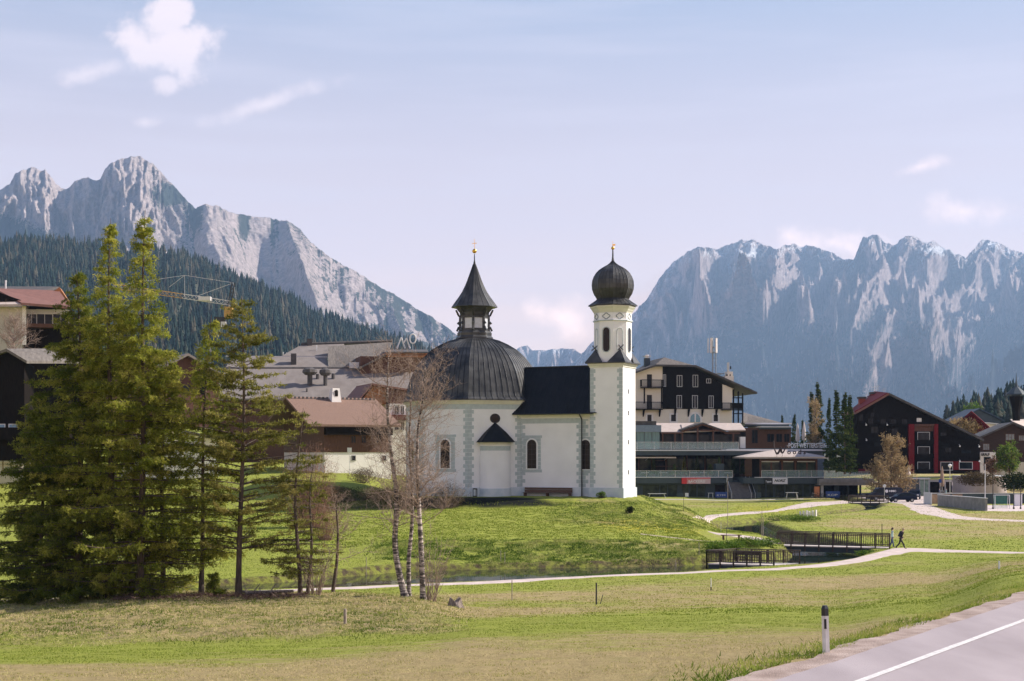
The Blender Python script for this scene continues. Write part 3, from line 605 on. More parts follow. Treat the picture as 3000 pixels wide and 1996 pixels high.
# ------------------------------------------------------------------ frames for buildings
class Fr:
    """a wall frame: origin on the ground, x along the front, y into the building; turned clockwise by deg"""
    def __init__(s, px, Y, z0, deg):
        s.X = (px - 1500) / FP * Y; s.Y = Y; s.z0 = z0; s.c = math.cos(R(deg)); s.s = math.sin(R(deg)); s.deg = deg
    def u(s, px, v=0.0):
        k = (px - 1500) / FP; return (k * (s.Y + v * s.c) - s.X - v * s.s) / (s.c + k * s.s)
    def z(s, py, u=0.0, v=0.0): return CZ - (py - HZ) * (s.Y - u * s.s + v * s.c) / FP - s.z0
    def root(s, name, label, cat, group=None, u=0, v=0, z=0):
        return thing(name, label, cat, (s.X + u * s.c + v * s.s, s.Y - u * s.s + v * s.c, s.z0 + z), -R(s.deg), group)
    def w(s, u, v, z=0): return (s.X + u * s.c + v * s.s, s.Y - u * s.s + v * s.c, s.z0 + z)
    def rect(s, x0, x1, y0, y1, v=0.0):
        u0, u1 = s.u(x0, v), s.u(x1, v); um = (u0 + u1) / 2
        return u0, u1, s.z(y1, um, v), s.z(y0, um, v)
def wallM(u, v, z, deg):
    """local frame of a wall: x along it, -y outwards; deg = turn of the wall (counter-clockwise)"""
    return Matrix.Translation((u, v, z)) @ Matrix.Rotation(R(deg), 4, 'Z')
M_WHITE = mat('church_plaster', (.80, .80, .79), .85, var=.05, scale=.6, bump=.08, bscale=14, detail=8)
M_QUOIN = mat('grey_quoin_paint', (.44, .50, .50), .85, var=.10, scale=2.5)
M_TRIM = mat('cream_cornice', (.66, .66, .58), .8, var=.06, scale=2)
M_PLINTH = mat('plinth_render', (.46, .54, .58), .9, c2=(.62, .66, .68), scale=1.4, detail=9)
M_BLACK = mat('black_sheet_metal', (.014, .015, .017), .42, c2=(.085, .085, .082), scale=.9, metal=.0, spec=.35, bump=.10, bscale=3, detail=7)
M_NROOF = mat('nave_black_sheet', (.005, .006, .008), .5, c2=(.014, .015, .017), scale=1.2, spec=.18)
M_SEAM = mat('roof_seam', (.006, .007, .009), .5)
M_DGLASS = mat('dark_leaded_glass', (.005, .005, .006), .22, c2=(.016, .009, .009), scale=1.6, spec=.18, detail=8)
M_GOLD = mat('gilded_copper', (.78, .45, .10), .28, metal=.9, var=.1)
M_IRON = mat('dark_iron', (.03, .03, .032), .5, metal=.4)
M_LWOOD = mat('bench_wood', (.10, .055, .035), .7, var=.3, scale=4, stretch=(1, 6, 6))
def arc_pts(cx, cz, r, n=12, a0=0, a1=math.pi): return [(cx + r * math.cos(a0 + (a1 - a0) * i / n), cz + r * math.sin(a0 + (a1 - a0) * i / n)) for i in range(n + 1)]
CB = Fr(1824.4, 150.0, 3.4, 25.8)
church = CB.root('church', 'white baroque pilgrimage church with black octagonal dome and onion-domed bell tower on the grassy hill', 'church')
T = 3.73
# --- octagonal sanctuary
UC, VC, RO = -19.3, 3.3, 7.8
def octv(r, k, c=(UC, VC)): a = R(22.5 + 45 * k); return (c[0] + r * math.cos(a), c[1] + r * math.sin(a))
mb = MB(); mb.slab([octv(RO, k) for k in range(8)], -.4, 10.45); mb.build('sanctuary_wall', M_WHITE, church)
mb = MB(); mb.slab([octv(RO + .10, k) for k in range(8)], -.5, .95); mb.build('plinth', M_PLINTH, church)
mb = MB(); mb.slab([octv(RO + .012, k) for k in range(8)], 9.45, 10.0); mb.slab([octv(RO + .02, k) for k in range(8)], 4.2, 4.2001) if False else None
mb.build('wall_band', M_QUOIN, church)
mb = MB()
for a, b, c in ((.07, 10.0, 10.12), (.2, 10.12, 10.28), (.36, 10.28, 10.45)): mb.slab([octv(RO + a, k) for k in range(8)], b, c)
mb.build('cornice', M_TRIM, church)
# walls local frames: facet k centre direction angles -90 (front), -45 (front right), -135 ...
apo = RO * math.cos(R(22.5)); fw = 2 * RO * math.sin(R(22.5))
def facet(ad, off=0.0, r=None, c=(UC, VC), z=0):
    a = R(ad); q = (r or apo) + off
    return Matrix.Translation((c[0] + q * math.cos(a), c[1] + q * math.sin(a), z)) @ Matrix.Rotation(a + math.pi / 2, 4, 'Z')   # +x to the right seen from outside, -y outwards
def quoins(mb, M, side, h0, h1, wide=.62, nar=.40, hh=.42):
    """painted corner stones on one face, side=-1: the left edge at x=0 growing to +x; +1: the right edge growing to -x"""
    z = h0; k = 0; old = mb.M; mb.M = M
    while z < h1 - .05:
        w_ = wide if k % 2 else nar; z1 = min(z + hh - .025, h1)
        mb.box(0, w_ if side < 0 else -w_, -.012, .05, z, z1); z += hh; k += 1
    mb.M = old
for ci in range(8):     # one painted strip of corner stones per corner, wrapped round both faces
    if ci in (1, 2, 3): continue
    mb = MB(); a_ = 22.5 + 45 * ci
    M = facet(a_ - 22.5) @ Matrix.Translation((fw / 2, 0, 0)); quoins(mb, M, 1, .97, 9.45)
    M = facet(a_ + 22.5) @ Matrix.Translation((-fw / 2, 0, 0)); quoins(mb, M, -1, .97, 9.45)
    mb.build('quoins', M_QUOIN, church)
def arched_window(M, w_, h, parent, sw=.62, ears=True, name='window', surround=True, glass=None):
    """window at M: x centre, z sill"""
    r = w_ / 2; f = None
    if surround:
        mb = MB(); mb.M = M; t = .022
        # painted surround: blocks around the opening
        zt = h + sw * .75; zz = -.32; k = 0
        mb.box(-r - sw - .14, r + sw + .14, -t, .04, -.42, -.10); mb.box(-r - sw - .14, r + sw + .14, -t, .04, zt - .20, zt + .08)
        z = -.075
        while z < zt - .24:
            z1 = min(z + .40, zt - .225); mb.box(-r - sw, -r - .17, -t, .04, z, z1); mb.box(r + .17, r + sw, -t, .04, z, z1); z += .43
        f = mb.build('window', M_QUOIN, parent)
        mb = MB(); mb.M = M   # spandrels above the arch
        top = arc_pts(0, h - r, r + .17, 14)
        pl = [(r + .17, zt - .22)] + top + [(-r - .17, zt - .22)]
        mb.prism(pl[::-1], -t - .002, .04); mb.build('surround', M_QUOIN, f)
    else:
        mb = MB(); mb.M = M; mb.box(-r - .2, r + .2, -.02, .04, -.16, -.02); f = mb.build('window', M_TRIM, parent)
    mb = MB(); mb.M = M     # white reveal ring
    ou = [(r + .15, -.04)] + arc_pts(0, h - r, r + .15, 14) + [(-r - .15, -.04)]; inn_ = [(r, 0)] + arc_pts(0, h - r, r, 14) + [(-r, 0)]
    n = len(ou)
    vs = [(x, -.07, z) for x, z in ou] + [(x, -.07, z) for x, z in inn_] + [(x, .05, z) for x, z in inn_] + [(x, .05, z) for x, z in ou]
    fs = []
    for i in range(n - 1): fs += [(i, i + 1, n + i + 1, n + i), (n + i, n + i + 1, 2 * n + i + 1, 2 * n + i), (3 * n + i, 3 * n + i + 1, i + 1, i)]
    mb.add(vs, [q[::-1] for q in fs]); mb.box(-r - .15, r + .15, -.075, .05, -.10, 0); mb.build('frame', M_WHITE, f)
    mb = MB(); mb.M = M; mb.prism(([(r, 0)] + arc_pts(0, h - r, r, 14) + [(-r, 0)])[::-1], -.028, .03); mb.build('pane', glass or M_DGLASS, f)
    mb = MB(); mb.M = M
    for z in np.arange(.45, h - .1, .55): 
        hw = r if z < h - r else math.sqrt(max(0, r * r - (z - (h - r)) ** 2)); mb.box(-hw, hw, -.045, -.03, z - .015, z + .015)
    mb.box(-.015, .015, -.047, -.03, 0, h - .02); mb.build('glazing_bars', M_IRON, f)
    return f
# window in the front-left facet (at photo column 1316)
arched_window(facet(-90) @ Matrix.Translation((.15, 0, 3.05)), 1.15, 3.1, church)
arched_window(facet(-135) @ Matrix.Translation((0, 0, 3.05)), 1.15, 3.1, church)
# oval window and rounded stair bay with its little black roof on the front-right facet
FM = facet(-45)
mb = MB(); mb.M = FM; mb.prism([(.05 + .50 * math.cos(-a), 8.45 + .44 * math.sin(-a)) for a in np.linspace(0, 2 * math.pi, 25)[:-1]], -.03, .02); f = mb.build('window', M_DGLASS, church)
mb = MB(); mb.M = FM
for i in range(24):
    a, b = 2 * math.pi * i / 24, 2 * math.pi * (i + 1) / 24; mb.tube((.05 + .54 * math.cos(a), -.03, 8.45 + .48 * math.sin(a)), (.05 + .54 * math.cos(b), -.03, 8.45 + .48 * math.sin(b)), .05, n=5)
mb.build('frame', M_IRON, f)
bay_r = 1.72; SEG = 24
half = [(bay_r * math.cos(a), -.95 * bay_r * abs(math.sin(a)) if True else 0) for a in np.linspace(math.pi, 2 * math.pi, SEG + 1)]
mb = MB(); mb.M = FM @ Matrix.Translation((.05, 0, 0)); mb.slab([(x, y * .75) for x, y in half], -.4, 5.8); mb.csm = False; bay = mb.build('stair_bay', M_WHITE, church)
mb = MB(); mb.M = FM @ Matrix.Translation((.05, 0, 0)); mb.slab([(x * 1.05, y * .75 * 1.06) for x, y in half], -.5, .85); mb.build('plinth', M_PLINTH, bay)
mb = MB(); mb.M = FM @ Matrix.Translation((.05, 0, 0)); mb.slab([(x * 1.006, y * .75 * 1.01) for x, y in half], 4.95, 5.45); mb.build('wall_band', M_QUOIN, bay)
mb = MB(); mb.M = FM @ Matrix.Translation((.05, 0, 0)); mb.slab([(x * 1.06, y * .75 * 1.09) for x, y in half], 5.62, 5.85); mb.build('cornice', M_TRIM, bay)
mb = MB(); mb.M = FM @ Matrix.Translation((.05, 0, 0))
ev = [(-2.15, 0, 5.86), (-1.95, -1.15, 5.86), (-.9, -1.75, 5.86), (.9, -1.75, 5.86), (1.95, -1.15, 5.86), (2.15, 0, 5.86)]; md = [(x * .55, y * .55, 6.95) for x, y, z in ev]; tp = (0, -.02, 8.05)
for q in (ev, md): pass
vs = ev + md + [tp, (0, 0, 5.8)]
fs = [(i, i + 1, 7 + i, 6 + i) for i in range(5)] + [(6 + i, 7 + i, 12) for i in range(5)] + [(i + 1, i, 13) for i in range(5)]
mb.add(vs, fs); mb.build('roof', M_NROOF, bay)
mb = MB(); mb.M = facet(-90)
# --- dome: octagonal bell-shaped shell with standing seams
prof = [(8.32, 10.42), (8.30, 10.56), (8.0, 10.78), (7.78, 11.3), (7.62, 11.95), (7.35, 12.8), (7.0, 13.7), (6.5, 14.6), (5.8, 15.5), (4.9, 16.35), (3.8, 17.0), (2.9, 17.4), (2.1, 17.62)]
def octshell(mb, prof, c, ph=22.5): mb.lathe(prof, 8, c, R(ph))
def seams(mb, prof, c, per, ph=22.5, r=.035, out=.02, fsides=range(8), hip=True):
    """standing seams running up every facet of an octagonal shell"""
    for k in fsides:
        a0 = R(ph + 45 * k); a1 = R(ph + 45 * (k + 1))
        for j in range(0 if hip else 1, per):
            t = j / per; pr = None
            wmax = prof[0][0]
            for (r0, z0), (r1, z1) in zip(prof[:-1], prof[1:]):
                p = lambda rr, zz: (c[0] + (rr + out) * (math.cos(a0) * (1 - t) + math.cos(a1) * t), c[1] + (rr + out) * (math.sin(a0) * (1 - t) + math.sin(a1) * t), zz)
                mb.tube(p(r0, z0), p(r1, z1), r, r, 4, cap=False)
mb = MB(); octshell(mb, prof, (UC, VC)); dome = mb.build('dome', M_BLACK, church)
mb = MB(); seams(mb, prof, (UC, VC), 9, r=.035, fsides=(3, 4, 5, 6, 7)); mb.build('roof_seams', M_SEAM, dome)
# --- lantern and its concave spire
LC = (UC, VC); mb = MB()
mb.lathe([(2.12, 17.55), (2.12, 17.75), (1.95, 17.95), (1.98, 18.25), (1.82, 18.5), (1.72, 18.55)], 8, LC, R(22.5))
mb.lathe([(1.75, 20.15), (1.62, 20.2), (1.68, 20.6), (2.0, 21.0), (2.15, 21.17)], 8, LC, R(22.5))
for k in range(8):
    a = R(22.5 + 45 * k); x, y = LC[0] + 1.62 * math.cos(a), LC[1] + 1.62 * math.sin(a)
    mb.tube((x, y, 18.4), (x, y, 20.3), .17, .15, 6)
    for z0, z1, r0, r1 in ((18.5, 19.0, 2.0, 1.78), (19.3, 19.55, 1.92, 1.75), (20.2, 20.9, 1.75, 2.1)):
        mb.tube((LC[0] + r0 * math.cos(a), LC[1] + r0 * math.sin(a), z0), (LC[0] + r1 * math.cos(a), LC[1] + r1 * math.sin(a), z1), .13, .11, 5)
    M = facet(22.5 * 0 + 45 * k, 0, 1.5, LC); mb.M = M; mb.box(-.64, .64, -.05, .05, 18.5, 18.78); mb.box(-.64, .64, -.05, .05, 19.95, 20.2); mb.M = None
lantern = mb.build('lantern', M_BLACK, church)
M_LGL = mat('lantern_pale_panes', (.55, .58, .62), .25, var=.1, scale=3)
for k in range(8):
    mb = MB(); mb.M = facet(45 * k, 0, 1.46, LC); mb.box(-.46, .46, -.01, .01, 18.78, 19.95); f = mb.build('window', M_LGL, lantern)
mb = MB()
spf = [(200, 695), (170, 650), (135, 600), (105, 550), (82, 500), (62, 450), (45, 400), (28, 350), (12, 300), (5, 262), (3.4, 205)]
prof2 = [(r / 80.9 * 1.06, 33.2 - y / 80.9 - 3.4) for r, y in spf]
mb.lathe([(.2, prof2[0][1] - .05), (prof2[0][0] - .05, prof2[0][1] - .06)] + prof2, 8, LC, R(22.5)); sp = mb.build('spire', M_BLACK, church)
mb = MB(); seams(mb, prof2[:9], LC, 3, r=.022, out=.01); mb.build('roof_seams', M_SEAM, sp)
def ballprof(r, zc, n=8): return [(max(.001, r * math.sin(math.pi * i / n)), zc - r * math.cos(math.pi * i / n)) for i in range(n + 1)]
mb = MB(); zb = 33.2 - 178 / 80.9 - 3.4; mb.lathe(ballprof(.26, zb), 14, LC); fin = mb.build('finial_ball', M_GOLD, church, smooth=True)
mb = MB(); mb.tube((LC[0], LC[1], zb), (LC[0], LC[1], zb + 1.35), .035, .02, 6); mb.box(LC[0] - .3, LC[0] + .3, LC[1] - .02, LC[1] + .02, zb + .85, zb + .91); mb.build('cross', M_GOLD, church)
# --- nave
NV0, NV1 = .35, 6.25; NU0, NU1, NU2 = -12.9, -4.9, -T
mb = MB(); mb.box(NU0, NU1, NV0, NV1, -.4, 9.0); mb.box(NU1, NU2 + .3, NV0 + .18, NV1, -.4, 8.9); nave = mb.build('nave_wall', M_WHITE, church)
mb = MB(); mb.box(NU0 + .25, NU1 + .02, NV0 - .08, NV1, -.5, 1.0); mb.box(NU1, NU2 - .02, NV0 + .11, NV1, -.5, .97); mb.build('plinth', M_PLINTH, church)
mb = MB(); mb.box(NU0 + .2, NU1, NV0 - .012, NV0 + .1, 7.9, 8.45); mb.build('wall_band', M_QUOIN, church)
mb = MB(); quoins(mb, wallM(NU0 + .42, NV0, 0, 0), -1, 1.02, 7.9, .95, .62); mb.build('quoins', M_QUOIN, church)
mb = MB(); quoins(mb, wallM(NU1, NV0, 0, 0), 1, 1.02, 7.9, .55, .3); quoins(mb, wallM(NU1, NV0 + .18, 0, 0), -1, 1.02, 8.3, .75, .45); mb.build('quoins', M_QUOIN, church)
mb = MB(); mb.box(NU0 + .1, NU2 - .02, NV0 - .14, NV1 + .14, 8.55, 8.72); mb.box(NU0 + .1, NU2 - .02, NV0 - .28, NV1 + .28, 8.72, 8.92); mb.build('cornice', M_TRIM, church)
vr = 3.3; zr = 14.15
def nroof(u0, u1):
    fr_ = [(NV0 - .75, 8.95), (NV0 - .45, 9.35), (NV0 + .1, 10.15), (vr, zr), (2 * vr - NV0 - .1, 10.15), (2 * vr - NV0 + .75, 8.95)]
    vs = [(u0, v, z) for v, z in fr_] + [(u1, v, z) for v, z in fr_]; n = len(fr_)
    return vs, [(i, n + i, n + i + 1, i + 1) for i in range(n - 1)] + [tuple(range(n - 1, -1, -1)), tuple(range(n, 2 * n)), (0, n - 1, 2 * n - 1, n)]
mb = MB(); mb.add(*nroof(-13.0, -T - .01)); 
mb.slab([(-T - .01, NV0 - .75), (-T + .75, NV0 - .62), (-T + .75, -.02), (-T - .01, -.02)], 8.95, 9.02)
nr = mb.build('nave_roof', M_NROOF, church)
mb = MB()
for u_ in np.arange(-12.6, -T, .62):
    pr = [(NV0 - .75, 8.95), (NV0 - .45, 9.35), (NV0 + .1, 10.15), (vr, zr)]
    for (a, b), (c, d) in zip(pr[:-1], pr[1:]): mb.tube((u_, a, b + .02), (u_, c, d + .02), .022, n=4, cap=False)
mb.tube((-13.0, vr, zr + .03), (-T, vr, zr + .03), .09, n=6); mb.build('roof_seams', M_SEAM, nr)
mb = MB(); mb.path([(NU1 + .05, NV0 - .72, 8.9), (NU1 + .12, NV0 - .15, 8.3), (NU1 + .12, NV0 - .12, -.3)], .07, 8); mb.tube((NU0 + .2, NV0 - .8, 8.9), (-T + .5, NV0 - .8, 8.9), .07, n=6); mb.build('drainpipe', M_IRON, church)
arched_window(wallM(CB.u(1558.5, NV0), NV0, 3.0, 0), 1.12, 3.15, church, sw=.5)
arched_window(wallM(CB.u(1713.5, NV0), NV0 + .18, 2.95, 0), 1.12, 3.15, church, sw=.32)
# --- bell tower
mb = MB(); mb.box(-T, 0, 0, T, -.4, 14.2); tower = mb.build('tower', M_WHITE, church)
mb = MB(); mb.box(-T - .1, .14, -.12, T + .12, -.8, 1.0); mb.build('plinth', M_PLINTH, tower)
mb = MB(); quoins(mb, wallM(-T, 0, 0, 0), -1, 1.02, 13.7, .62, .42); mb.build('quoins', M_QUOIN, tower)
mb = MB(); quoins(mb, wallM(0, 0, 0, 0), 1, 1.02, 13.7, .64, .42); mb.build('quoins', M_QUOIN, tower)
mb = MB(); mb.box(-T - .08, .08, -.08, T + .08, 13.8, 14.0); mb.box(-T - .2, .2, -.2, T + .2, 14.0, 14.2); mb.build('cornice', M_TRIM, tower)
for z in (2.4, 5.6, 8.7, 11.0):
    mb = MB(); mb.box(-.02, .014, 1.55, 1.80, z, z + .48); mb.build('slit_window', M_DGLASS, tower)
TC = (-T / 2, T / 2)
mb = MB(); RT = 2.02
# skirt roof: thin black eaves and four little corner roofs leaning on the octagon
mb.box(-T - .42, .42, -.42, T + .42, 14.2, 14.30)
for sx, sy in ((-1, -1), (1, -1), (1, 1), (-1, 1)):
    c = (TC[0] + sx * (T / 2 + .44), TC[1] + sy * (T / 2 + .44)); a1 = (c[0] - sx * 2.05, c[1]); a2 = (c[0], c[1] - sy * 2.05)
    ap = (TC[0] + sx * 1.42, TC[1] + sy * 1.42); mb.add([(*c, 14.31), (*a1, 14.31), (*a2, 14.31), (*ap, 15.75)], [(0, 1, 3), (0, 3, 2), (1, 2, 3), (0, 2, 1)])
    q = (TC[0] + sx * 1.5, TC[1] + sy * 1.5)
    mb.tube((q[0] - .3, q[1] - .1, 15.6), (q[0] + .28, q[1] + .1, 16.15), .06, .05, 5); mb.tube((q[0] + .28, q[1] - .1, 15.6), (q[0] - .28, q[1] + .1, 16.15), .06, .05, 5)
mb.build('skirt_roof', M_BLACK, tower)
mb = MB(); mb.lathe([(RT, 14.2), (RT, 18.7), (RT + .10, 18.72), (RT + .10, 18.86), (RT, 18.9), (RT, 19.6)], 8, TC, R(22.5)); bel = mb.build('belfry', M_WHITE, church)
mb = MB(); mb.lathe([(RT + .02, 19.62), (RT + .05, 19.72), (RT + .16, 19.86), (RT + .22, 19.98), (RT + .40, 20.2), (RT + .42, 20.34)], 8, TC, R(22.5)); mb.build('cornice', M_TRIM, bel)
mb = MB(); mb.lathe([(RT + .105, 18.71), (RT + .13, 18.73), (RT + .13, 18.8), (RT + .105, 18.82)], 8, TC, R(22.5)); mb.build('string_moulding', M_QUOIN, bel)
ap_ = RT * math.cos(R(22.5))
for k in range(8):
    M = facet(45 * k, 0, ap_, TC)
    if k % 2 == 0:      # sound openings in the faces that follow the tower walls
        mb = MB(); mb.M = M; h0, h1, r = 15.45, 18.0, .36
        pl = [(r, h0 + r), ] + arc_pts(0, h1 - r, r, 10) + [(-r, h0 + r)] + [(-r + .0, h0 + r)] + [(r * math.cos(a), h0 + r + r * math.sin(a)) for a in np.linspace(math.pi, 2 * math.pi, 9)[1:-1]]
        mb.prism(pl[::-1], -.012, .02); f = mb.build('sound_opening', M_DGLASS, bel)
        mb = MB(); mb.M = M
        pts = [(x * 1.2, -.02, (z - 16.7) * 1.03 + 16.7) for x, z in pl]
        for a, b in zip(pts, pts[1:] + pts[:1]): mb.tube(a, b, .045, n=5)
        mb.build('frame', M_QUOIN, f)
    else:               # blind panels
        mb = MB(); mb.M = M
        pts = [(.34, -.01, 15.6), (.34, -.01, 17.6), (.25, -.01, 17.85), (0, -.01, 17.95), (-.25, -.01, 17.85), (-.34, -.01, 17.6), (-.34, -.01, 15.6), (0, -.01, 15.4)]
        for a, b in zip(pts, pts[1:] + pts[:1]): mb.tube(a, b, .04, n=5)
        mb.build('blind_panel', M_QUOIN, bel)
    mb = MB(); mb.M = M    # lobed rings of the frieze
    for i in range(20):
        a, b = 2 * math.pi * i / 20, 2 * math.pi * (i + 1) / 20; ra, rb = .33 + .05 * math.cos(4 * a), .33 + .05 * math.cos(4 * b)
        mb.tube((ra * 1.15 * math.cos(a), -.02, 19.22 + ra * .82 * math.sin(a)), (rb * 1.15 * math.cos(b), -.02, 19.22 + rb * .82 * math.sin(b)), .05, n=5)
    mb.build('frieze_ring', mat('frieze_grey', (.22, .26, .28), .7) if k == 0 else bpy.data.materials['frieze_grey'], bel)
sc_o = 85.6
pf = [(215, 686), (213, 676), (175, 650), (146, 628), (140, 618), (150, 600), (168, 570), (181, 530), (184, 490), (180, 450), (168, 415), (148, 380), (120, 350), (88, 328), (52, 308), (28, 290), (13, 272), (8, 240), (5, 160)]
prof3 = [(r / sc_o * 1.04, CZ + (HZ - (680 + y / 3.136)) / 27.3 - 3.4) for r, y in pf]
mb = MB(); mb.lathe([(1.0, prof3[0][1] - .03)] + prof3, 8, TC, R(22.5)); on = mb.build('onion_dome', M_BLACK, church)
mb = MB(); seams(mb, prof3[:17], TC, 4, r=.02, out=.012); mb.build('roof_seams', M_SEAM, on)
zb = prof3[-1][1] + .12; mb = MB(); mb.lathe(ballprof(.19, zb), 12, TC); mb.build('finial_ball', M_GOLD, church, smooth=True)
mb = MB(); mb.tube((TC[0], TC[1], zb), (TC[0], TC[1], zb + .75), .03, .015, 6); mb.box(TC[0] - .05, TC[0] + .28, TC[1] - .012, TC[1] + .012, zb + .25, zb + .42); mb.build('weather_vane', M_GOLD, church)
# --- benches and a lantern in front of the church
def bench(px0, px1, Y, lab, v_=0):
    x0 = (px0 - 1500) / FP * Y; ln_ = (px1 - px0) / FP * Y / math.cos(R(25.8)); 
    r = thing('bench', lab, 'bench', (x0, Y, 3.33), -R(25.8), 'wooden benches against the church wall')
    mb = MB(); mb.box(0, ln_, 0, .5, .42, .48); mb.build('seat', M_LWOOD, r)
    mb = MB(); mb.box(0, ln_, .52, .58, .5, .78); mb.box(0, ln_, .52, .58, .82, 1.02); mb.build('backrest', M_LWOOD, r)
    for t in (0.03, .5, .97): mb = MB(); mb.box(ln_ * t - .06, ln_ * t + .06, .02, .6, 0, .42); mb.build('leg', M_LWOOD, r)
q = CB.w(-12.2, -.75); bench(1531, 1668, q[1], 'long dark wooden bench against the nave wall under the middle window')
q = CB.w(-21.6, -4.9); bench(1297, 1379, q[1], 'shorter dark wooden bench against the sanctuary wall left of the grey lantern')
q = CB.w(-15.3, -4.3, -.02); r = thing('ground_lantern', 'small grey glass lantern box standing at the foot of the church wall', 'lantern', q, -R(25.8))
mb = MB(); mb.box(-.2, .2, -.14, .14, 0, .12); mb.box(-.2, .2, -.14, .14, .8, .92)
for sx in (-1, 1):
    for sy in (-1, 1): mb.box(sx * .2, sx * .15, sy * .14, sy * .10, .12, .8)
mb.build('housing', M_IRON, r); mb = MB(); mb.box(-.14, .14, -.09, .09, .12, .8); mb.build('glass', mat('frosted_glass', (.55, .6, .62), .3), r)
# ------------------------------------------------------------------ village buildings
M_TIMB = mat('blackened_timber', (.006, .005, .005), .9, spec=.03, c2=(.020, .015, .012), scale=3, stretch=(6, 6, .4))
M_BROWN = mat('brown_timber', (.055, .020, .011), .7, c2=(.13, .05, .026), scale=3, stretch=(5, 5, .4))
M_ORANGE = mat('fresh_larch_timber', (.30, .12, .045), .65, c2=(.45, .19, .07), scale=3, stretch=(1, 4, 4))
M_CREAM = mat('cream_render', (.80, .73, .60), .9, var=.05, scale=.5, bump=.05)
M_WALLW = mat('white_render', (.82, .78, .74), .9, var=.05, scale=.7, bump=.05)
M_WALLG = mat('beige_render', (.50, .46, .38), .9, var=.12, scale=.5)
M_RBEIGE = mat('beige_roofing', (.42, .345, .30), .85, c2=(.50, .42, .37), scale=1.2)
M_RBROWN = mat('brown_roof_tiles', (.17, .10, .07), .85, c2=(.25, .155, .11), scale=6, stretch=(1, 1, 1), bump=.3, bscale=12)
M_RRED = mat('red_brown_roofing', (.17, .08, .062), .8, c2=(.23, .105, .08), scale=2)
M_RGREY = mat('grey_roofing', (.19, .165, .148), .9, spec=.2, c2=(.245, .215, .195), scale=.8, stretch=(1, .3, 1), detail=8)
M_RGREY2 = mat('weathered_grey_shingle', (.10, .09, .08), .9, spec=.2, c2=(.18, .16, .145), scale=1.5, stretch=(3, .5, 1), detail=9)
M_RDARK = mat('dark_roofing', (.05, .045, .045), .8, c2=(.10, .09, .085), scale=1.5)
M_FASC = mat('slate_grey_panel', (.05, .065, .078), .6, spec=.2, c2=(.07, .09, .10), scale=.6)
M_PALE = mat('pale_metal_edge', (.62, .62, .63), .5, var=.05)
M_REDP = mat('red_paint', (.14, .006, .010), .7, spec=.2, var=.2, scale=2)
M_WINF = mat('white_window_frame', (.62, .63, .62), .6, var=.05)
M_GLASS = mat('dark_window_glass', (.006, .008, .012), .12, spec=.12, c2=(.022, .026, .032), scale=1.3, detail=4)
M_GLASSG = mat('shopfront_glass', (.010, .014, .014), .1, spec=.15, c2=(.07, .085, .06), scale=.9, detail=7)
M_TEAL = mat('teal_curtain_glass', (.03, .10, .11), .15, c2=(.09, .22, .22), scale=6, stretch=(2, 1, .05))
M_STONE = mat('grey_concrete', (.20, .19, .19), .9, c2=(.30, .285, .275), scale=1.4, detail=8)
M_RAILG = glassmat('balustrade_glass', (.45, .58, .58), .05, .22)
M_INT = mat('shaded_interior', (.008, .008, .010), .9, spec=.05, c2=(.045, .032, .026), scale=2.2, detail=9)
M_AWN = mat('awning_canvas', (.70, .62, .56), .9, var=.05)
M_BRICKR = mat('red_brick', (.30, .06, .04), .85, var=.25, scale=12)
M_ALU = mat('brushed_aluminium', (.55, .56, .57), .35, metal=.5)

def win(fr, x0, x1, y0, y1, parent, v=0.0, frame=M_WINF, glass=None, fwid=.08, mull=1, name='window', proud=.05, barz=False):
    u0, u1, z0, z1 = fr.rect(x0, x1, y0, y1, v)
    mb = MB()
    mb.box(u0 - fwid, u1 + fwid, v - proud, v + .03, z1, z1 + fwid); mb.box(u0 - fwid, u1 + fwid, v - proud - .03, v + .03, z0 - fwid, z0)
    mb.box(u0 - fwid, u0, v - proud, v + .03, z0, z1); mb.box(u1, u1 + fwid, v - proud, v + .03, z0, z1)
    for k in range(mull): t = u0 + (u1 - u0) * (k + 1) / (mull + 1); mb.box(t - .03, t + .03, v - proud + .01, v + .02, z0, z1)
    f = mb.build(name, frame, parent)
    mb = MB(); mb.box(u0, u1, v - .015, v + .02, z0, z1); mb.build('pane', glass or M_GLASS, f)
    return f
def railing(mb, a, b, h=1.0, step=.28, r=.028, post=.05, every=None, top=.05, bot=.12, boards=None):
    a, b = Vector(a), Vector(b); L_ = (b - a).length; n = max(1, int(L_ / step))
    mb.tube(a + Vector((0, 0, h)), b + Vector((0, 0, h)), top, n=6); mb.tube(a + Vector((0, 0, bot)), b + Vector((0, 0, bot)), top * .8, n=5)
    for i in range(n + 1): q = a + (b - a) * i / n; mb.tube(q + Vector((0, 0, bot)), q + Vector((0, 0, h)), r, n=4, cap=False)
def glassrail(fr, parent_root, px0, px1, py0, py1, v, npan, name='glass_balustrade'):
    u0, u1, z0, z1 = fr.rect(px0, px1, py0, py1, v)
    mb = MB(); n = npan
    mb.box(u0, u1, v - .03, v + .03, z1 - .05, z1)
    for i in range(n + 1): t = u0 + (u1 - u0) * i / n; mb.box(t - .03, t + .03, v - .025, v + .025, z0, z1 - .05)
    f = mb.build(name, M_ALU, parent_root)
    mb = MB()
    for i in range(n): a, b = u0 + (u1 - u0) * i / n + .06, u0 + (u1 - u0) * (i + 1) / n - .06; mb.box(a, b, v - .008, v + .008, z0 + .06, z1 - .09)
    mb.build('glass_panels', M_RAILG, f); return f
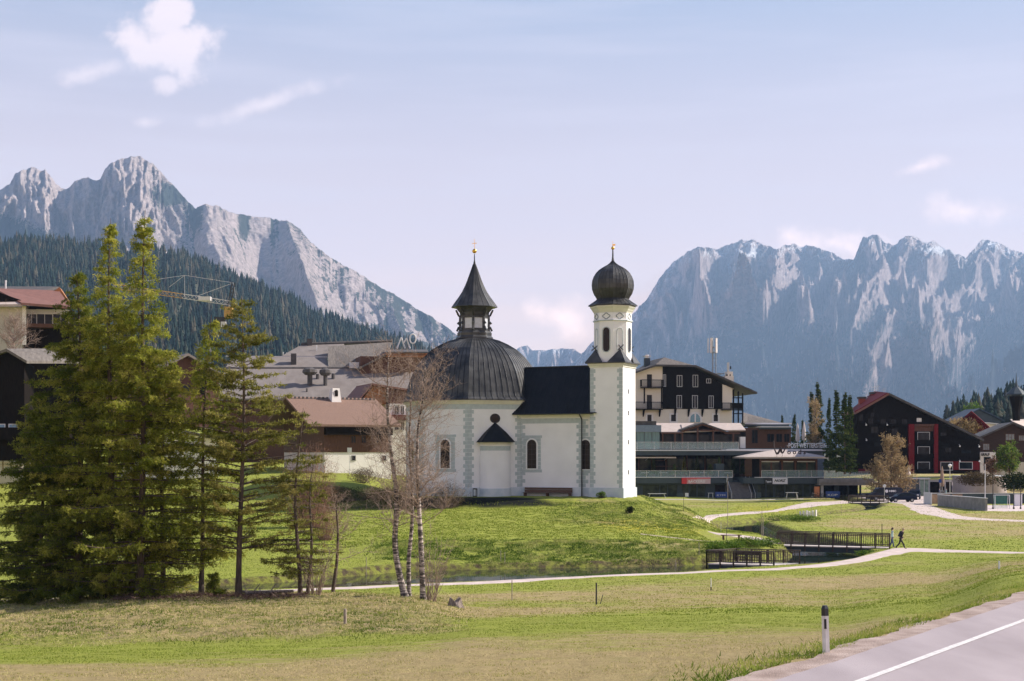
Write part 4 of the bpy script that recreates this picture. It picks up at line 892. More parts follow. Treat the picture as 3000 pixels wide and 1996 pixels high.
def text_obj(name, body, size, mat_, parent, loc, rot=(90, 0, 0), shear=0.0, ext=.02, bold=0.0, spacing=1.0, wfit=None):
    cu = bpy.data.curves.new(name, 'FONT'); cu.body = body; cu.size = size; cu.extrude = ext; cu.shear = shear; cu.offset = bold; cu.space_character = spacing
    cu.resolution_u = 2
    to = bpy.data.objects.new(name + '_tmp', cu); col.objects.link(to)
    bpy.context.view_layer.update(); me = bpy.data.meshes.new_from_object(to.evaluated_get(bpy.context.evaluated_depsgraph_get())); bpy.data.objects.remove(to)
    if wfit and len(me.vertices):
        xs = [v.co.x for v in me.vertices]; s_ = wfit / (max(xs) - min(xs)); x0 = min(xs)
        for v in me.vertices: v.co.x = (v.co.x - x0) * s_
    me.materials.clear(); me.materials.append(mat_); me.name = name
    o = bpy.data.objects.new(name, me); col.objects.link(o); o.parent = parent; o.location = loc; o.rotation_euler = [R(a) for a in rot]; return o
C3 = lambda x, y: (1800 + x / 3.015, 980 + y / 3.015)
def r3(x0, x1, y0, y1): return (1800 + x0 / 3.015, 1800 + x1 / 3.015, 980 + y0 / 3.015, 980 + y1 / 3.015)
def r4(x0, x1, y0, y1): return (2400 + x0 / 3.485, 2400 + x1 / 3.485, 1050 + y0 / 3.485, 1050 + y1 / 3.485)
def r6(x0, x1, y0, y1): return (700 + x0 / 2.613, 700 + x1 / 2.613, 900 + y0 / 2.613, 900 + y1 / 2.613)
def r5(x0, x1, y0, y1): return (x0 / 3.015, x1 / 3.015, 780 + y0 / 3.015, 780 + y1 / 3.015)
def fpoly(fr, pts, v, conv): return [(fr.u(conv(x, y)[0], v), fr.z(conv(x, y)[1], fr.u(conv(x, y)[0], v), v)) for x, y in pts]

# ===== mountain hotel with the blackened timber gable
HO = Fr(1863, 285, 0.5, -10)
hotel = HO.root('hotel', 'large cream hotel with blackened timber gable and balconies behind the bell tower', 'hotel')
gp = fpoly(HO, [(-160, 470), (190, 330), (350, 282), (700, 292), (955, 440), (1040, 478), (1040, 800), (-160, 800)], 0, C3)
mb = MB(); mb.prism(gp, 0, 13); mb.build('wall', M_CREAM, hotel)
mb = MB(); mb.prism(fpoly(HO, [(426, 283), (700, 293), (952, 440), (952, 660), (426, 660)], 0, C3), -.12, 0); mb.build('timber_cladding', M_TIMB, hotel)
# roof: thick black verge planes
def roof_plane(mb, fr, a, b, v0, v1, t, conv):
    (xa, ya), (xb, yb) = [(fr.u(conv(*q)[0], 0), fr.z(conv(*q)[1], fr.u(conv(*q)[0], 0), 0)) for q in (a, b)]
    mb.prism([(xa, ya), (xb, yb), (xb, yb + t), (xa, ya + t)][::-1] if xb < xa else [(xa, ya), (xb, yb), (xb, yb + t), (xa, ya + t)], v0, v1)
mb = MB()
roof_plane(mb, HO, (-220, 480), (350, 286), -1.6, 13.5, .38, C3); roof_plane(mb, HO, (700, 292), (1238, 528), -1.6, 13.5, .38, C3); roof_plane(mb, HO, (349, 286), (701, 292), -1.6, -.9, .38, C3)
hr = mb.build('roof', M_RDARK, hotel)
a, b, c = [ (HO.u(C3(*q)[0], 0), HO.z(C3(*q)[1], 0, 0)) for q in ((345, 277), (705, 286), (480, 205))]
mb = MB(); mb.add([(a[0], -1.6, a[1] + .2), (b[0], -1.6, b[1] + .2), (c[0], 3.2, c[1] + .35), (c[0], 13, c[1] + .35), (a[0], 13, a[1]), (b[0], 13, b[1])], [(0, 1, 2), (1, 5, 3, 2), (0, 2, 3, 4)])
mb.build('half_hip', M_RGREY2, hr)
for x0, x1, y0, y1 in ((555, 595, 365, 460), (695, 735, 362, 462), (553, 592, 542, 650), (690, 733, 542, 650), (836, 872, 545, 648)): win(HO, *r3(x0, x1, y0, y1), hotel, v=-.12)
win(HO, *r3(815, 850, 395, 428), hotel, v=-.12); win(HO, *r3(433, 452, 358, 458), hotel, v=-.12)
for x0, x1, y0, y1 in ((291, 327, 357, 462), (291, 327, 538, 655)): win(HO, *r3(x0, x1, y0, y1), hotel, mull=0, frame=M_TIMB, name='balcony_door')
for x0, x1, y0, y1 in ((291, 328, 710, 768), (500, 543, 710, 768), (876, 914, 712, 768)): win(HO, *r3(x0, x1, y0, y1), hotel, mull=0, frame=M_WALLW, fwid=.35, proud=.06)
u0, u1, z0, z1 = HO.rect(*r3(670, 757, 700, 775)); mb = MB(); um = (u0 + u1) / 2; r_ = (u1 - u0) / 2
mb.prism(([(um + r_ + .4, z0)] + arc_pts(um, z1 - r_, r_ + .4, 12) + [(um - r_ - .4, z0)])[::-1], -.05, .02); f = mb.build('arched_window', M_WALLW, hotel)
for s in (-1, 1):
    mb = MB(); pl = arc_pts(um, z1 - r_, r_, 12); pl = [p_ for p_ in pl if (p_[0] - um) * s > .16]
    pl = ([(um + s * .16, z0)] + [(um + s * r_, z0)] + (pl if s > 0 else pl[::-1]) + [(um + s * .16, z1 - .1)]); mb.prism(pl[::-1] if s > 0 else pl, -.07, .02); mb.build('pane', mat('blue_window_glass', (.10, .28, .36), .1) if s < 0 else bpy.data.materials['blue_window_glass'], f)
def balcony(fr, x0, x1, y0, y1, parent, depth=1.3, conv=r3, mt=M_TIMB, v=0, solid=False, step=.22):
    u0, u1, z0, z1 = fr.rect(*conv(x0, x1, y0, y1), v - depth)
    mb = MB(); mb.box(u0, u1, v - depth, v, z0 - .12, z0 + .06); f = mb.build('balcony', mt, parent)
    mb = MB(); h = z1 - z0 - .06
    if solid: mb.box(u0, u1, v - depth - .04, v - depth + .03, z0 + .1, z1)
    else:
        railing(mb, (u0, v - depth, z0 + .06), (u1, v - depth, z0 + .06), h, step, .035, top=.06)
        for u_ in (u0, u1): railing(mb, (u_, v - depth, z0 + .06), (u_, v - .05, z0 + .06), h, step, .035, top=.06)
    mb.build('railing', mt, f); return f
balcony(HO, 243, 432, 402, 468, hotel); balcony(HO, 130, 428, 598, 660, hotel); balcony(HO, 957, 1042, 606, 664, hotel); 
balcony(HO, 1040, 1138, 606, 664, hotel, depth=2.2, v=2.4, solid=True)
mb = MB()
for x, y0, y1 in ((265, 465, 610), (418, 465, 610)): u_ = HO.u(C3(x, 0)[0], -1.2); mb.box(u_ - .13, u_ + .13, -1.3, -1.05, HO.z(C3(0, y1)[1], u_, -1.2), HO.z(C3(0, y0)[1], u_, -1.2))
mb.build('balcony_post', M_TIMB, hotel); mb = MB()
for x in (262, 405, 540, 660, 782, 905): u_ = HO.u(C3(x, 0)[0], -.6); z_ = HO.z(C3(0, 662)[1], u_, 0); mb.add([(u_ - .12, 0, z_), (u_ + .12, 0, z_), (u_ + .12, 0, z_ - 1.5), (u_ - .12, 0, z_ - 1.5), (u_ - .12, -1.0, z_), (u_ + .12, -1.0, z_)], [(0, 3, 4), (1, 5, 2), (3, 2, 5, 4), (0, 4, 5, 1)]); mb.build('bracket', M_TIMB, hotel); mb = MB()
mb = MB()
for x in (1052, 1095, 1133):
    u_ = HO.u(C3(x, 0)[0], .3); mb.box(u_ - .12, u_ + .12, .2, .42, HO.z(C3(0, 790)[1], u_, 0), HO.z(C3(0, 480 + (x - 1040) * .42)[1], u_, 0))
for y in (560, 668, 700): a, b = HO.u(C3(1045, 0)[0], .3), HO.u(C3(1135, 0)[0], .3); mb.box(a, b, .24, .38, HO.z(C3(0, y)[1], a, 0) - .1, HO.z(C3(0, y)[1], a, 0) + .1)
mb.build('gallery_frame', M_TIMB, hotel)
mb = MB(); u_ = HO.u(C3(288, 0)[0], 6); z_ = HO.z(C3(0, 262)[1], u_, 6); mb.box(u_ - .55, u_ + .55, 5.5, 6.5, z_ - 2, z_ + 1.2); ch = mb.build('chimney', M_FASC, hr)
mb = MB(); mb.box(u_ - .7, u_ + .7, 5.3, 6.7, z_ + 1.5, z_ + 1.65); mb.tube((u_, 6, z_ + 1.2), (u_, 6, z_ + 1.9), .4, n=10); mb.build('cowl', M_ALU, ch)
# stepped white chimney
u0, u1, z0, z1 = HO.rect(*r3(965, 1040, 330, 470), 5); mb = MB(); mb.box(u0, u1, 4, 6, z0 - 2, z0 + (z1 - z0) * .72); mb.box(u0 + .5, u1 - .1, 4.2, 5.8, z0 + (z1 - z0) * .72, z1); mb.box(u0 + 1.0, u1 - .9, 4.4, 5.6, z1, z1 + 1.9); ch = mb.build('chimney', M_CREAM, hr)
for (a, b) in ((u0 + .5, z1 - .9), (u0 + 1.3, z1 + .8), (u1 - .7, z1 - .9)): mb = MB(); mb.box(a - .13, a + .13, 3.97 + (.4 if b > z1 else .2), 4.45, b - .3, b + .3); mb.build('vent_slot', M_INT, ch)
# mobile mast
u_, _, _, z_ = HO.rect(*r3(868, 870, 330, 330), 6); mast = HO.root('antenna_mast', 'grey mobile antenna mast with upright white panels standing on the hotel roof', 'mast', u=u_, v=6, z=z_ - .4)
mb = MB(); mb.tube((0, 0, -1.2), (0, 0, 7.5), .16, n=8); mb.tube((.7, 0, -.8), (.7, 0, 4.6), .1, n=6); mb.box(-1.1, 2.2, -.8, .8, -.1, .1)
for z in (1, 2, 3, 4): mb.tube((0, 0, z), (.7, 0, z + .4), .06, n=4)
for z in (4.4, 5.4): mb.lathe([(.55, z), (.6, z), (.6, z + .1), (.55, z + .1)], 12)
mb.build('pole', mat('galvanised_steel', (.25, .29, .32), .5, metal=.3), mast)
for k in range(5):
    a = 2 * math.pi * k / 5 + .3; mb = MB(); mb.M = Matrix.Translation((.95 * math.cos(a), .95 * math.sin(a), 0)) @ Matrix.Rotation(a, 4, 'Z'); mb.box(-.1, .1, -.22, .22, 4.3, 7.3); mb.tube((-.5, 0, 4.7), (-.1, 0, 4.7), .04, n=4); mb.build('panel_antenna', mat('antenna_white', (.72, .66, .6), .5) if k == 0 else bpy.data.materials['antenna_white'], mast)

# ===== restaurant extension and shop terraces in front of the hotel
RE = Fr(1863, 262, 0.2, -4)
rest = RE.root('restaurant', 'long restaurant and shop building with beige lean-to roof, glass terraces and slate grey fascia', 'restaurant')
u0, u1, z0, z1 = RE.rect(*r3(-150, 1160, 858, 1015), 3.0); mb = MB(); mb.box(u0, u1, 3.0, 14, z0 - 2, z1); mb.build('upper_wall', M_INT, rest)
mb = MB()
def roofq(fr, pts, conv=C3):   # (x, y, v) corners -> 3-D
    out_ = []
    for x, y, v in pts: u_ = fr.u(conv(x, y)[0], v); out_.append((u_, v, fr.z(conv(x, y)[1], u_, v)))
    return out_
mb.plate(roofq(RE, [(412, 860, 0), (603, 860, 0), (700, 783, 9), (362, 783, 9)]), .22); mb.plate(roofq(RE, [(975, 845, 0), (1160, 842, 0), (1112, 783, 9), (830, 783, 9)]), .22)
mb.plate(roofq(RE, [(603, 858, 0.1), (975, 846, .1), (1000, 790, 7), (590, 790, 7)]), .2); lr = mb.build('lean_to_roof', M_RBEIGE, rest)
mb = MB(); mb.prism(fpoly(RE, [(590, 850), (780, 790), (985, 862), (985, 850), (780, 778), (590, 838)][::-1], -.8, C3), -.9, 6); mb.build('porch_roof', M_RDARK, rest)
mb = MB()
def beam(mb, fr, x0, y0, x1, y1, v, th=.28, dp=.25, conv=C3):
    a = (fr.u(conv(x0, y0)[0], v), v); b = (fr.u(conv(x1, y1)[0], v), v); za = fr.z(conv(x0, y0)[1], a[0], v); zb = fr.z(conv(x1, y1)[1], b[0], v)
    mb.tube((a[0], v, za), (b[0], v, zb), th / 2 * 1.3, n=4)
for q in ((600, 858, 780, 797), (780, 797, 980, 866), (412, 872, 600, 872), (975, 872, 1110, 872), (757, 850, 975, 850)): beam(mb, RE, *q, -.4)
for x, y0 in ((535, 875), (735, 815), (872, 850), (1050, 870), (425, 875), (600, 870)): beam(mb, RE, x, y0, x, 1008, -.2)
mb.build('porch_timber', M_BROWN, rest)
u0, u1, z0, z1 = RE.rect(*r3(1112, 1158, 905, 1012), -.1); mb = MB(); mb.box(u0, u1, -.1, 1, z0, z1); mb.build('white_pier', M_WALLW, rest)
# glass pavilion on the left
u0, u1, z0, z1 = RE.rect(*r3(-150, 400, 862, 1012), -1); mb = MB(); mb.box(u0, u1, -1, 3, z0, z1); gpv = mb.build('glass_wing', M_TEAL, rest)
mb = MB(); mb.box(u0 - .2, u1 + .25, -1.3, 3, z1, z1 + 1.25); mb.build('fascia', mat('blue_grey_panel', (.17, .22, .28), .6), gpv)
mb = MB(); mb.box(u0 - .2, u1 - .6, -.9, 3.2, z1 + 1.26, z1 + 2.0); mb.build('roof', M_RDARK, gpv)
mb = MB()
for t in np.linspace(0, 1, 9): mb.box(u0 + (u1 - u0) * t - .05, u0 + (u1 - u0) * t + .05, -1.05, -.98, z0, z1)
mb.build('mullions', M_FASC, gpv)
mb = MB()
for v_, x0, x1, y0, y1 in ((1.2, 420, 735, 885, 1008), (1.2, 745, 1110, 885, 1008)):
    mb = MB(); u0, u1, z0, z1 = RE.rect(*r3(x0, x1, y0, y1), v_); mb.box(u0, u1, v_, v_ + .1, z0, z1); mb.build('window_front', M_GLASS, rest)
# upper terrace slab with pale edge, glass balustrade
u0, u1, z0, z1 = RE.rect(*r3(-150, 1250, 1030, 1068), -3.2); mb = MB(); mb.box(u0, u1, -3.2, 14, z0, z1); ut = mb.build('upper_terrace', M_FASC, rest)
mb = MB(); mb.box(u0, u1 + .3, -3.45, 10, z1, z1 + .22); mb.build('slab_edge', M_PALE, ut)
glassrail(RE, rest, *r3(-100, 1098, 950, 1018), -2.6, 8)
# middle storey set back under the terrace, with posts
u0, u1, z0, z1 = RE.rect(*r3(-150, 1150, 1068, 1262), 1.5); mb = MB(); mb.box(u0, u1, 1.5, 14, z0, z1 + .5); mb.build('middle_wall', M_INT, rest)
mb = MB()
for x in (215, 330, 455, 640, 800, 960, 1110): beam(mb, RE, x, 1070, x, 1262, 1.2, .22)
for q in ((320, 1115, 455, 1115), (330, 1165, 560, 1165)): beam(mb, RE, *q, 1.3, .12)
mb.build('posts', M_BROWN, rest)
mb = MB()
for x0, x1 in ((225, 320), (470, 630), (650, 790), (815, 950), (975, 1100)): mb = MB(); u0, u1, z0, z1 = RE.rect(*r3(x0, x1, 1100, 1230), 1.45); mb.box(u0, u1, 1.42, 1.5, z0, z1); mb.build('window_front', M_GLASSG, rest)
# lower terrace, fascia and shopfront
u0, u1, z0, z1 = RE.rect(*r3(-150, 1045, 1266, 1316), -8); LTZ = z1
mb = MB(); mb.box(u0, u1, -8, 14, z0, z1); lt = mb.build('lower_terrace', M_FASC, rest)
mb = MB(); mb.box(u0, u1, -8.12, -7.7, z1, z1 + .12); mb.build('slab_edge', M_PALE, lt)
glassrail(RE, rest, *r3(-100, 1045, 1202, 1266), -7.9, 9)
mb = MB(); mb.box(u0, u1, -6.6, 14, -.6, z0); mb.build('shop_wall', M_FASC, rest)
for x0, x1 in ((250, 395), (405, 465), (475, 555), (600, 655), (665, 725), (735, 800)):
    win(RE, *r3(x0, x1, 1330, 1452), rest, v=-6.6, frame=M_FASC, glass=M_GLASSG, name='shop_window', mull=0)
win(RE, *r3(888, 1020, 1330, 1452), rest, v=-6.6, frame=M_FASC, glass=M_INT, name='shop_window', mull=0)
# red and pale shop sign
u0, u1, z0, z1 = RE.rect(*r3(595, 848, 1268, 1320), -8.25); sg = RE.root('shop_sign', 'long red and pale shop sign on the grey terrace edge', 'sign', u=u0, v=-8.25, z=z0)
W_, H_ = u1 - u0, z1 - z0; mb = MB(); mb.box(.3, W_, -.1, .12, 0, H_); mb.build('panel', mat('sign_pale_red', (.62, .16, .15), .5, c2=(.60, .42, .42), scale=.25, lo=.42, hi=.5), sg)
mb = MB(); mb.box(0, W_, -.14, .1, H_ - .12, H_ + .03); mb.box(0, .9, -.13, .11, 0, H_ - .12); mb.build('red_border', mat('sign_red', (.62, .03, .04), .5), sg)
text_obj('lettering', 'BÄCKEREI', .62, mat('sign_letter_white', (.8, .75, .74), .5), sg, (1.2, -.12, .22), wfit=3.0, bold=.01)
# awnings
def awning(name_lab, x0, x1, y0, y1, v0, v1):
    u0, u1, z0, z1 = RE.rect(*r3(x0, x1, y0, y1), v0); r = RE.root('awning', name_lab, 'awning', u=u0, v=v0, z=z0)
    W_ = u1 - u0; mb = MB(); mb.add([(0, 0, 0), (W_, 0, 0), (W_ - 1.0, v1 - v0, z1 - z0), (0, v1 - v0, z1 - z0), (0, 0, -.2), (W_, 0, -.2), (W_ - 1.0, v1 - v0, z1 - z0 - .06), (0, v1 - v0, z1 - z0 - .06)], [(0, 1, 2, 3), (0, 4, 5, 1), (4, 7, 6, 5), (1, 5, 6, 2), (0, 3, 7, 4)])
    mb.build('canvas', M_AWN, r); mb = MB(); 
    for t in (.1, .5, .85): mb.tube((W_ * t, .1, -.1), (W_ * t, v1 - v0, (z1 - z0) * .3 - .8), .04, n=5)
    mb.build('arm', M_ALU, r)
awning('pale canvas awning folded out under the upper terrace near the tower', 60, 545, 1055, 1084, -2.4, 1.2)
# slim potted evergreens along the terrace and small tables
# stairs between the shops
ST = Fr(C3(1035, 0)[0], 250, 0.0, -2)
stair = ST.root('outdoor_stairs', 'wide concrete steps with steel handrails between the shop terraces', 'stairs')
mb = MB(); ns = 12; sw_ = ST.u(C3(1240, 0)[0]); 
for k in range(ns): mb.box(0, sw_ - .0, .1 + k * .42, 6.5, -.3 if k == 0 else k * .24, (k + 1) * .24)
mb.build('steps', mat('dark_steps', (.10, .095, .095), .9, c2=(.17, .16, .155), scale=2), stair)  # concrete colour darkened to carry the shade on the stair
mb = MB(); mb.box(-1.6, -.05, 6.6, 9, -.3, 6.2); mb.box(-.3, sw_ + 4.5, 6.6, 8, -.3, 3.3); mb.build('side_wall', M_FASC, stair)
for uu in (0.05, sw_ - .6, sw_ + .1):
    mb = MB(); mb.path([(uu, .1, 0), (uu, .1, 1.1), (uu, 5.0, 3.9), (uu, 5.0, 2.9)], .05, 6); mb.build('handrail', M_ALU, stair)
# ===== corner pavilion with the pale hipped roof
PV = Fr(C3(1240, 0)[0], 252, 0.0, -2)
pav = PV.root('pavilion_cafe', 'timber and glass pavilion cafe with pale hipped roof above a slate grey shop', 'cafe')
u0, u1, z0, z1 = PV.rect(*r3(1240, 1850, 1266, 1318), 0); PZ0, PZ1 = z0, z1
mb = MB(); mb.box(u0 - 2, u1, 0, 13, z0, z1); f = mb.build('terrace_slab', M_FASC, pav)
mb = MB(); mb.box(u0, u1, -.12, .4, z1, z1 + .12); mb.build('slab_edge', M_PALE, f)
mb = MB(); mb.box(u0, u1 - .6, 1.6, 12, -.6, z0); mb.build('shop_wall', M_FASC, pav)
for x0, x1 in ((1265, 1330), (1345, 1400), (1420, 1500), (1510, 1575), (1590, 1660), (1670, 1725), (1735, 1790)): win(PV, *r3(x0, x1, 1328, 1445), pav, v=1.6, frame=M_FASC, glass=M_GLASSG, name='shop_window', mull=0)
mb = MB(); a = PV.u(C3(1838, 0)[0], .4); mb.box(a - .25, a + .15, .3, .8, -.3, z0); mb.build('corner_post', M_PALE, pav)
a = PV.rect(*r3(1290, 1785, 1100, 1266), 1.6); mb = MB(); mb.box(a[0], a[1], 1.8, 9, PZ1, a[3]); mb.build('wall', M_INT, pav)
mb = MB()
for x in (1290, 1385, 1480, 1598, 1700, 1785): beam(mb, PV, x, 1100, x, 1262, 1.7, .34)
beam(mb, PV, 1290, 1112, 1785, 1112, 1.7, .4); mb.build('timber_frame', M_BROWN, pav)
for x0, x1 in ((1300, 1455), (1492, 1580), (1615, 1770)):
    b_ = PV.rect(*r3(x0, x1, 1128, 1255), 1.6); mb = MB(); mb.box(b_[0], b_[1], 1.66, 1.75, b_[2], b_[3]); f = mb.build('window_front', M_GLASSG, pav)
    mb = MB(); mb.box(b_[0], b_[1], 1.45, 1.66, b_[3], b_[3] + .16); mb.build('blind_box', M_PALE, f)
# hipped roof
e = roofq(PV, [(1145, 1082, -.9), (1890, 1082, -.9)]); zt_ = PV.z(C3(0, 1020)[1], 6, 4.5); ze = e[0][2]; ra, rb = PV.u(C3(1400, 0)[0], 4.5), PV.u(C3(1560, 0)[0], 4.5)
mb = MB(); vs = [e[0], e[1], (e[1][0], 10, ze), (e[0][0], 10, ze), (ra, 4.5, zt_), (rb, 4.5, zt_)]; vs += [(x, y, z - .28) for x, y, z in vs[:4]]
mb.add(vs, [(0, 1, 5, 4), (1, 2, 5), (2, 3, 4, 5), (3, 0, 4), (0, 6, 7, 1), (1, 7, 8, 2), (2, 8, 9, 3), (3, 9, 6, 0), (9, 8, 7, 6)]); mb.build('hipped_roof', M_RBEIGE, pav)
glassrail(PV, pav, *r3(1300, 1850, 1200, 1266), .05, 5)
# grey service tower and flat roof behind with the hotel name
u0, u1, z0, z1 = PV.rect(*r3(1560, 1898, 1020, 1048), 9); mb = MB(); mb.box(u0 - 12, u1, 9, 24, z0, z1 + .3); f = mb.build('flat_roof', M_FASC, pav); mb = MB(); mb.box(u0 - 12, u1 + .2, 8.8, 24, z1 - .2, z1 + .12); mb.build('slab_edge', M_PALE, f)
mb = MB(); mb.box(u0 - 3, u1 - .8, 9.6, 22, PZ1, z0); mb.build('service_wall', mat('blue_grey_wall', (.20, .24, .28), .8), pav)
q = (PV.u(2310, 9), 8.9, PV.z(1312.0, 0, 9)); text_obj('roof_lettering', 'POST WETTERSTEIN', 1.2, mat('pale_letters', (.68, .70, .72), .5), pav, q, wfit=PV.u(2421, 9) - q[0], bold=.015, ext=.05)
# Woods sign: tall scripted W and small letters
q0 = (PV.u(2180 + 990 / 7.84, -1.0), -1.0, PV.z(1280 + 398 / 7.84, 0, -1)); M_SGN = mat('dark_sign_brown', (.035, .015, .015), .5)
sgn = PV.root('cafe_sign', 'large dark scripted WOODS lettering standing on the pale pavilion roof', 'sign', u=q0[0], v=q0[1], z=q0[2])
def sp(x, y): a = 2180 + x / 7.84; return (PV.u(a, -1) - q0[0], 0, PV.z(1280 + y / 7.84, 0, -1) - q0[2])
wp = [(680, 90), (683, 150), (690, 220), (705, 300), (735, 375), (765, 395), (800, 350), (825, 290), (838, 240), (845, 240), (850, 300), (860, 365), (880, 382), (910, 340), (940, 270), (960, 215), (975, 205), (985, 225), (975, 250)]
mb = MB(); pp = [Vector(sp(*w_)) for w_ in wp]; 
for i_, (a, b) in enumerate(zip(pp[:-1], pp[1:])): mb.tube(a, b, .12 + .06 * (i_ % 11 > 3), n=6)
mb.build('big_letter', M_SGN, sgn)
text_obj('small_letters', 'oods', 1.15, M_SGN, sgn, (0, 0, .0), wfit=sp(1415, 0)[0], spacing=1.5, bold=.03, ext=.04)
mb = MB()
for x in (760, 880, 1150, 1380): a = sp(x, 398); mb.tube((a[0], 0, 0), (a[0], .6, -.9), .03, n=4)
mb.build('bracket', M_IRON, sgn)
def boardsign(x0, x1, y0, y1, lab, bg_, txt, tm, shear=0, wf=.75, hf=.55, zz=.3):
    u0, u1, z0, z1 = PV.rect(*r3(x0, x1, y0, y1), -.1); r = PV.root('shop_sign', lab, 'sign', u=u0, v=-.2, z=z0)
    mb = MB(); mb.box(0, u1 - u0, -.08, .12, 0, z1 - z0); mb.build('panel', bg_, r)
    text_obj('lettering', txt, (z1 - z0) * hf, tm, r, ((u1 - u0) * (1 - wf) / 2, -.09, (z1 - z0) * zz), wfit=(u1 - u0) * wf, shear=shear, bold=.02); return r
M_BLK = mat('sign_black', (.012, .012, .014), .5); M_SW = mat('sign_white', (.72, .71, .73), .5, var=.03)
boardsign(1396, 1528, 1268, 1322, 'white rectangular sign with black slanted NORZ lettering', M_SW, 'NORZ', M_BLK, .35, .78, .55, .38)
boardsign(1328, 1392, 1270, 1322, 'small black sign with pale lettering next to the white sign', M_BLK, '7 sports', bpy.data.materials['pale_letters'], 0, .8, .4)
# timber restaurant with flat pale roofs behind
TR = Fr(C3(1160, 0)[0], 290, 0.5, -6)
tr = TR.root('timber_restaurant', 'brown timber building with flat pale roofs right of the big hotel', 'building')
u0, u1, z0, z1 = TR.rect(*r3(1140, 1560, 825, 1010), 0); mb = MB(); mb.box(u0, u1, 0, 12, -.5, z1); mb.build('wall', M_BROWN, tr)
for x0, x1, y0, y1 in ((1215, 1265, 845, 960), (1350, 1410, 880, 950), (1430, 1480, 880, 950), (1500, 1545, 880, 950)): win(TR, *r3(x0, x1, y0, y1), tr, frame=M_BROWN)
a = TR.rect(*r3(1290, 1560, 815, 838), -1.2); mb = MB(); mb.box(a[0], a[1], -1.4, 8, a[2], a[3]); 
a = TR.rect(*r3(1140, 1530, 782, 812), 3); mb.box(a[0] , a[1], 2, 13, a[2], a[3]); f = mb.build('roof', M_FASC, tr)
a = TR.rect(*r3(1140, 1530, 795, 803), 3); mb = MB(); mb.box(a[0], a[1] + .5, 1.8, 13, a[3], a[3] + .3); a = TR.rect(*r3(1290, 1565, 822, 830), -1.4); mb.box(a[0], a[1], -1.6, 8, a[3], a[3] + .25); mb.build('roof_edge', M_PALE, f)
a = roofq(TR, [(1120, 780, 6), (1480, 780, 6), (1440, 770, 14), (1140, 690, 14)]); mb = MB(); mb.plate(a, .3); mb.build('sloping_roof', M_RGREY2, tr)
# folded parasols on its terrace
M_PARA = mat('parasol_canvas', (.72, .63, .58), .9, var=.08, scale=3)
def parasol(px, py0, py1, Y, lab, m_=M_PARA, g='folded parasols', r=.42):
    x, y, z = P(px, py1, Y); h = (py1 - py0) / FP * Y; t = thing('parasol', lab, 'parasol', (x, y, z), 0, g)
    mb = MB(); mb.tube((0, 0, 0), (0, 0, h), .05, n=6); mb.tube((0, 0, 0), (0, 0, .1), .3, n=10); mb.build('pole', M_ALU, t)
    mb = MB(); mb.lathe([(r * .75, h * .2), (r, h * .3), (r * .8, h * .55), (r * .45, h * .85), (.04, h)], 9); mb.build('canopy', m_, t); return t
parasol(*C3(1618, 0)[:1], C3(0, 785)[1], C3(0, 985)[1], 275, 'left of the two folded pale parasols on the upper terrace'); parasol(C3(1675, 0)[0], C3(0, 770)[1], C3(0, 975)[1], 275, 'right of the two folded pale parasols on the upper terrace')
# deck bridge (covered car park) to the right of the cafe
DK = Fr(2417, 251, 0.0, -3)
deck = DK.root('raised_deck', 'raised grey concrete deck with glass balustrade and stair beside the golden willow', 'deck')
a = DK.rect(2417, 2560, 1403, 1414, 0); mb = MB(); mb.box(a[0] - 1, a[1], 0, 10, a[2], a[3]); mb.box(a[0] - 1, a[1] - .3, .3, 10, a[2] - .5, a[2]); mb.build('slab', M_STONE, deck)
for x in (2447, 2454, 2484, 2520): mb = MB(); q = DK.u(x, 3); mb.box(q - .16, q + .16, 2.8, 3.1, -.5, a[2]); mb.build('post', M_FASC, deck)
mb = MB(); s0 = (a[1], 0, a[3]); q = DK.rect(2560, 2588, 1414, 1440, 0)
for k in range(9): mb.box(a[1] + k * .5, a[1] + (k + 1) * .5 + .05, 0, 2.2, a[3] - .33 * (k + 1) - .2, a[3] - .33 * (k + 1))
mb.box(a[1], a[1] + 5, -.12, -.0, a[2] - .4, a[2] - .1); mb.build('stair', M_STONE, deck)
mb = MB(); railing(mb, (a[1], 0, a[3]), (a[1] + 4.8, 0, a[3] - 3), 1.0, .3); mb.build('stair_railing', M_IRON, deck)
glassrail(DK, deck, 2417, 2560, 1382, 1403, .1, 8)
mb = MB(); mb.box(a[0], a[1], 9.5, 10, -.5, a[2]); mb.build('rear_wall', M_INT, deck)
# ===== big dark chalet on the right
BC = Fr(2400 + 385 / 3.485, 255, 0.3, 4)
bc = BC.root('dark_chalet', 'big dark timber chalet with red window bay and long sloping roof', 'chalet')
C4 = lambda x, y: (2400 + x / 3.485, 1050 + y / 3.485)
BP = fpoly(BC, [(385, 1180), (385, 560), (700, 385), (1640, 845), (1640, 1180)], 0, C4)
mb = MB(); mb.prism(BP[::-1], 0, 14); mb.build('wall', M_TIMB, bc)
mb = MB(); roof_plane(mb, BC, (362, 572), (702, 376), -1.2, 14.5, .4, C4); rr_ = mb.build('roof', [M_RRED], bc)
mb = MB(); roof_plane(mb, BC, (698, 376), (1665, 848), -1.2, 14.5, .4, C4); mb.build('roof_slope', M_RDARK, bc)
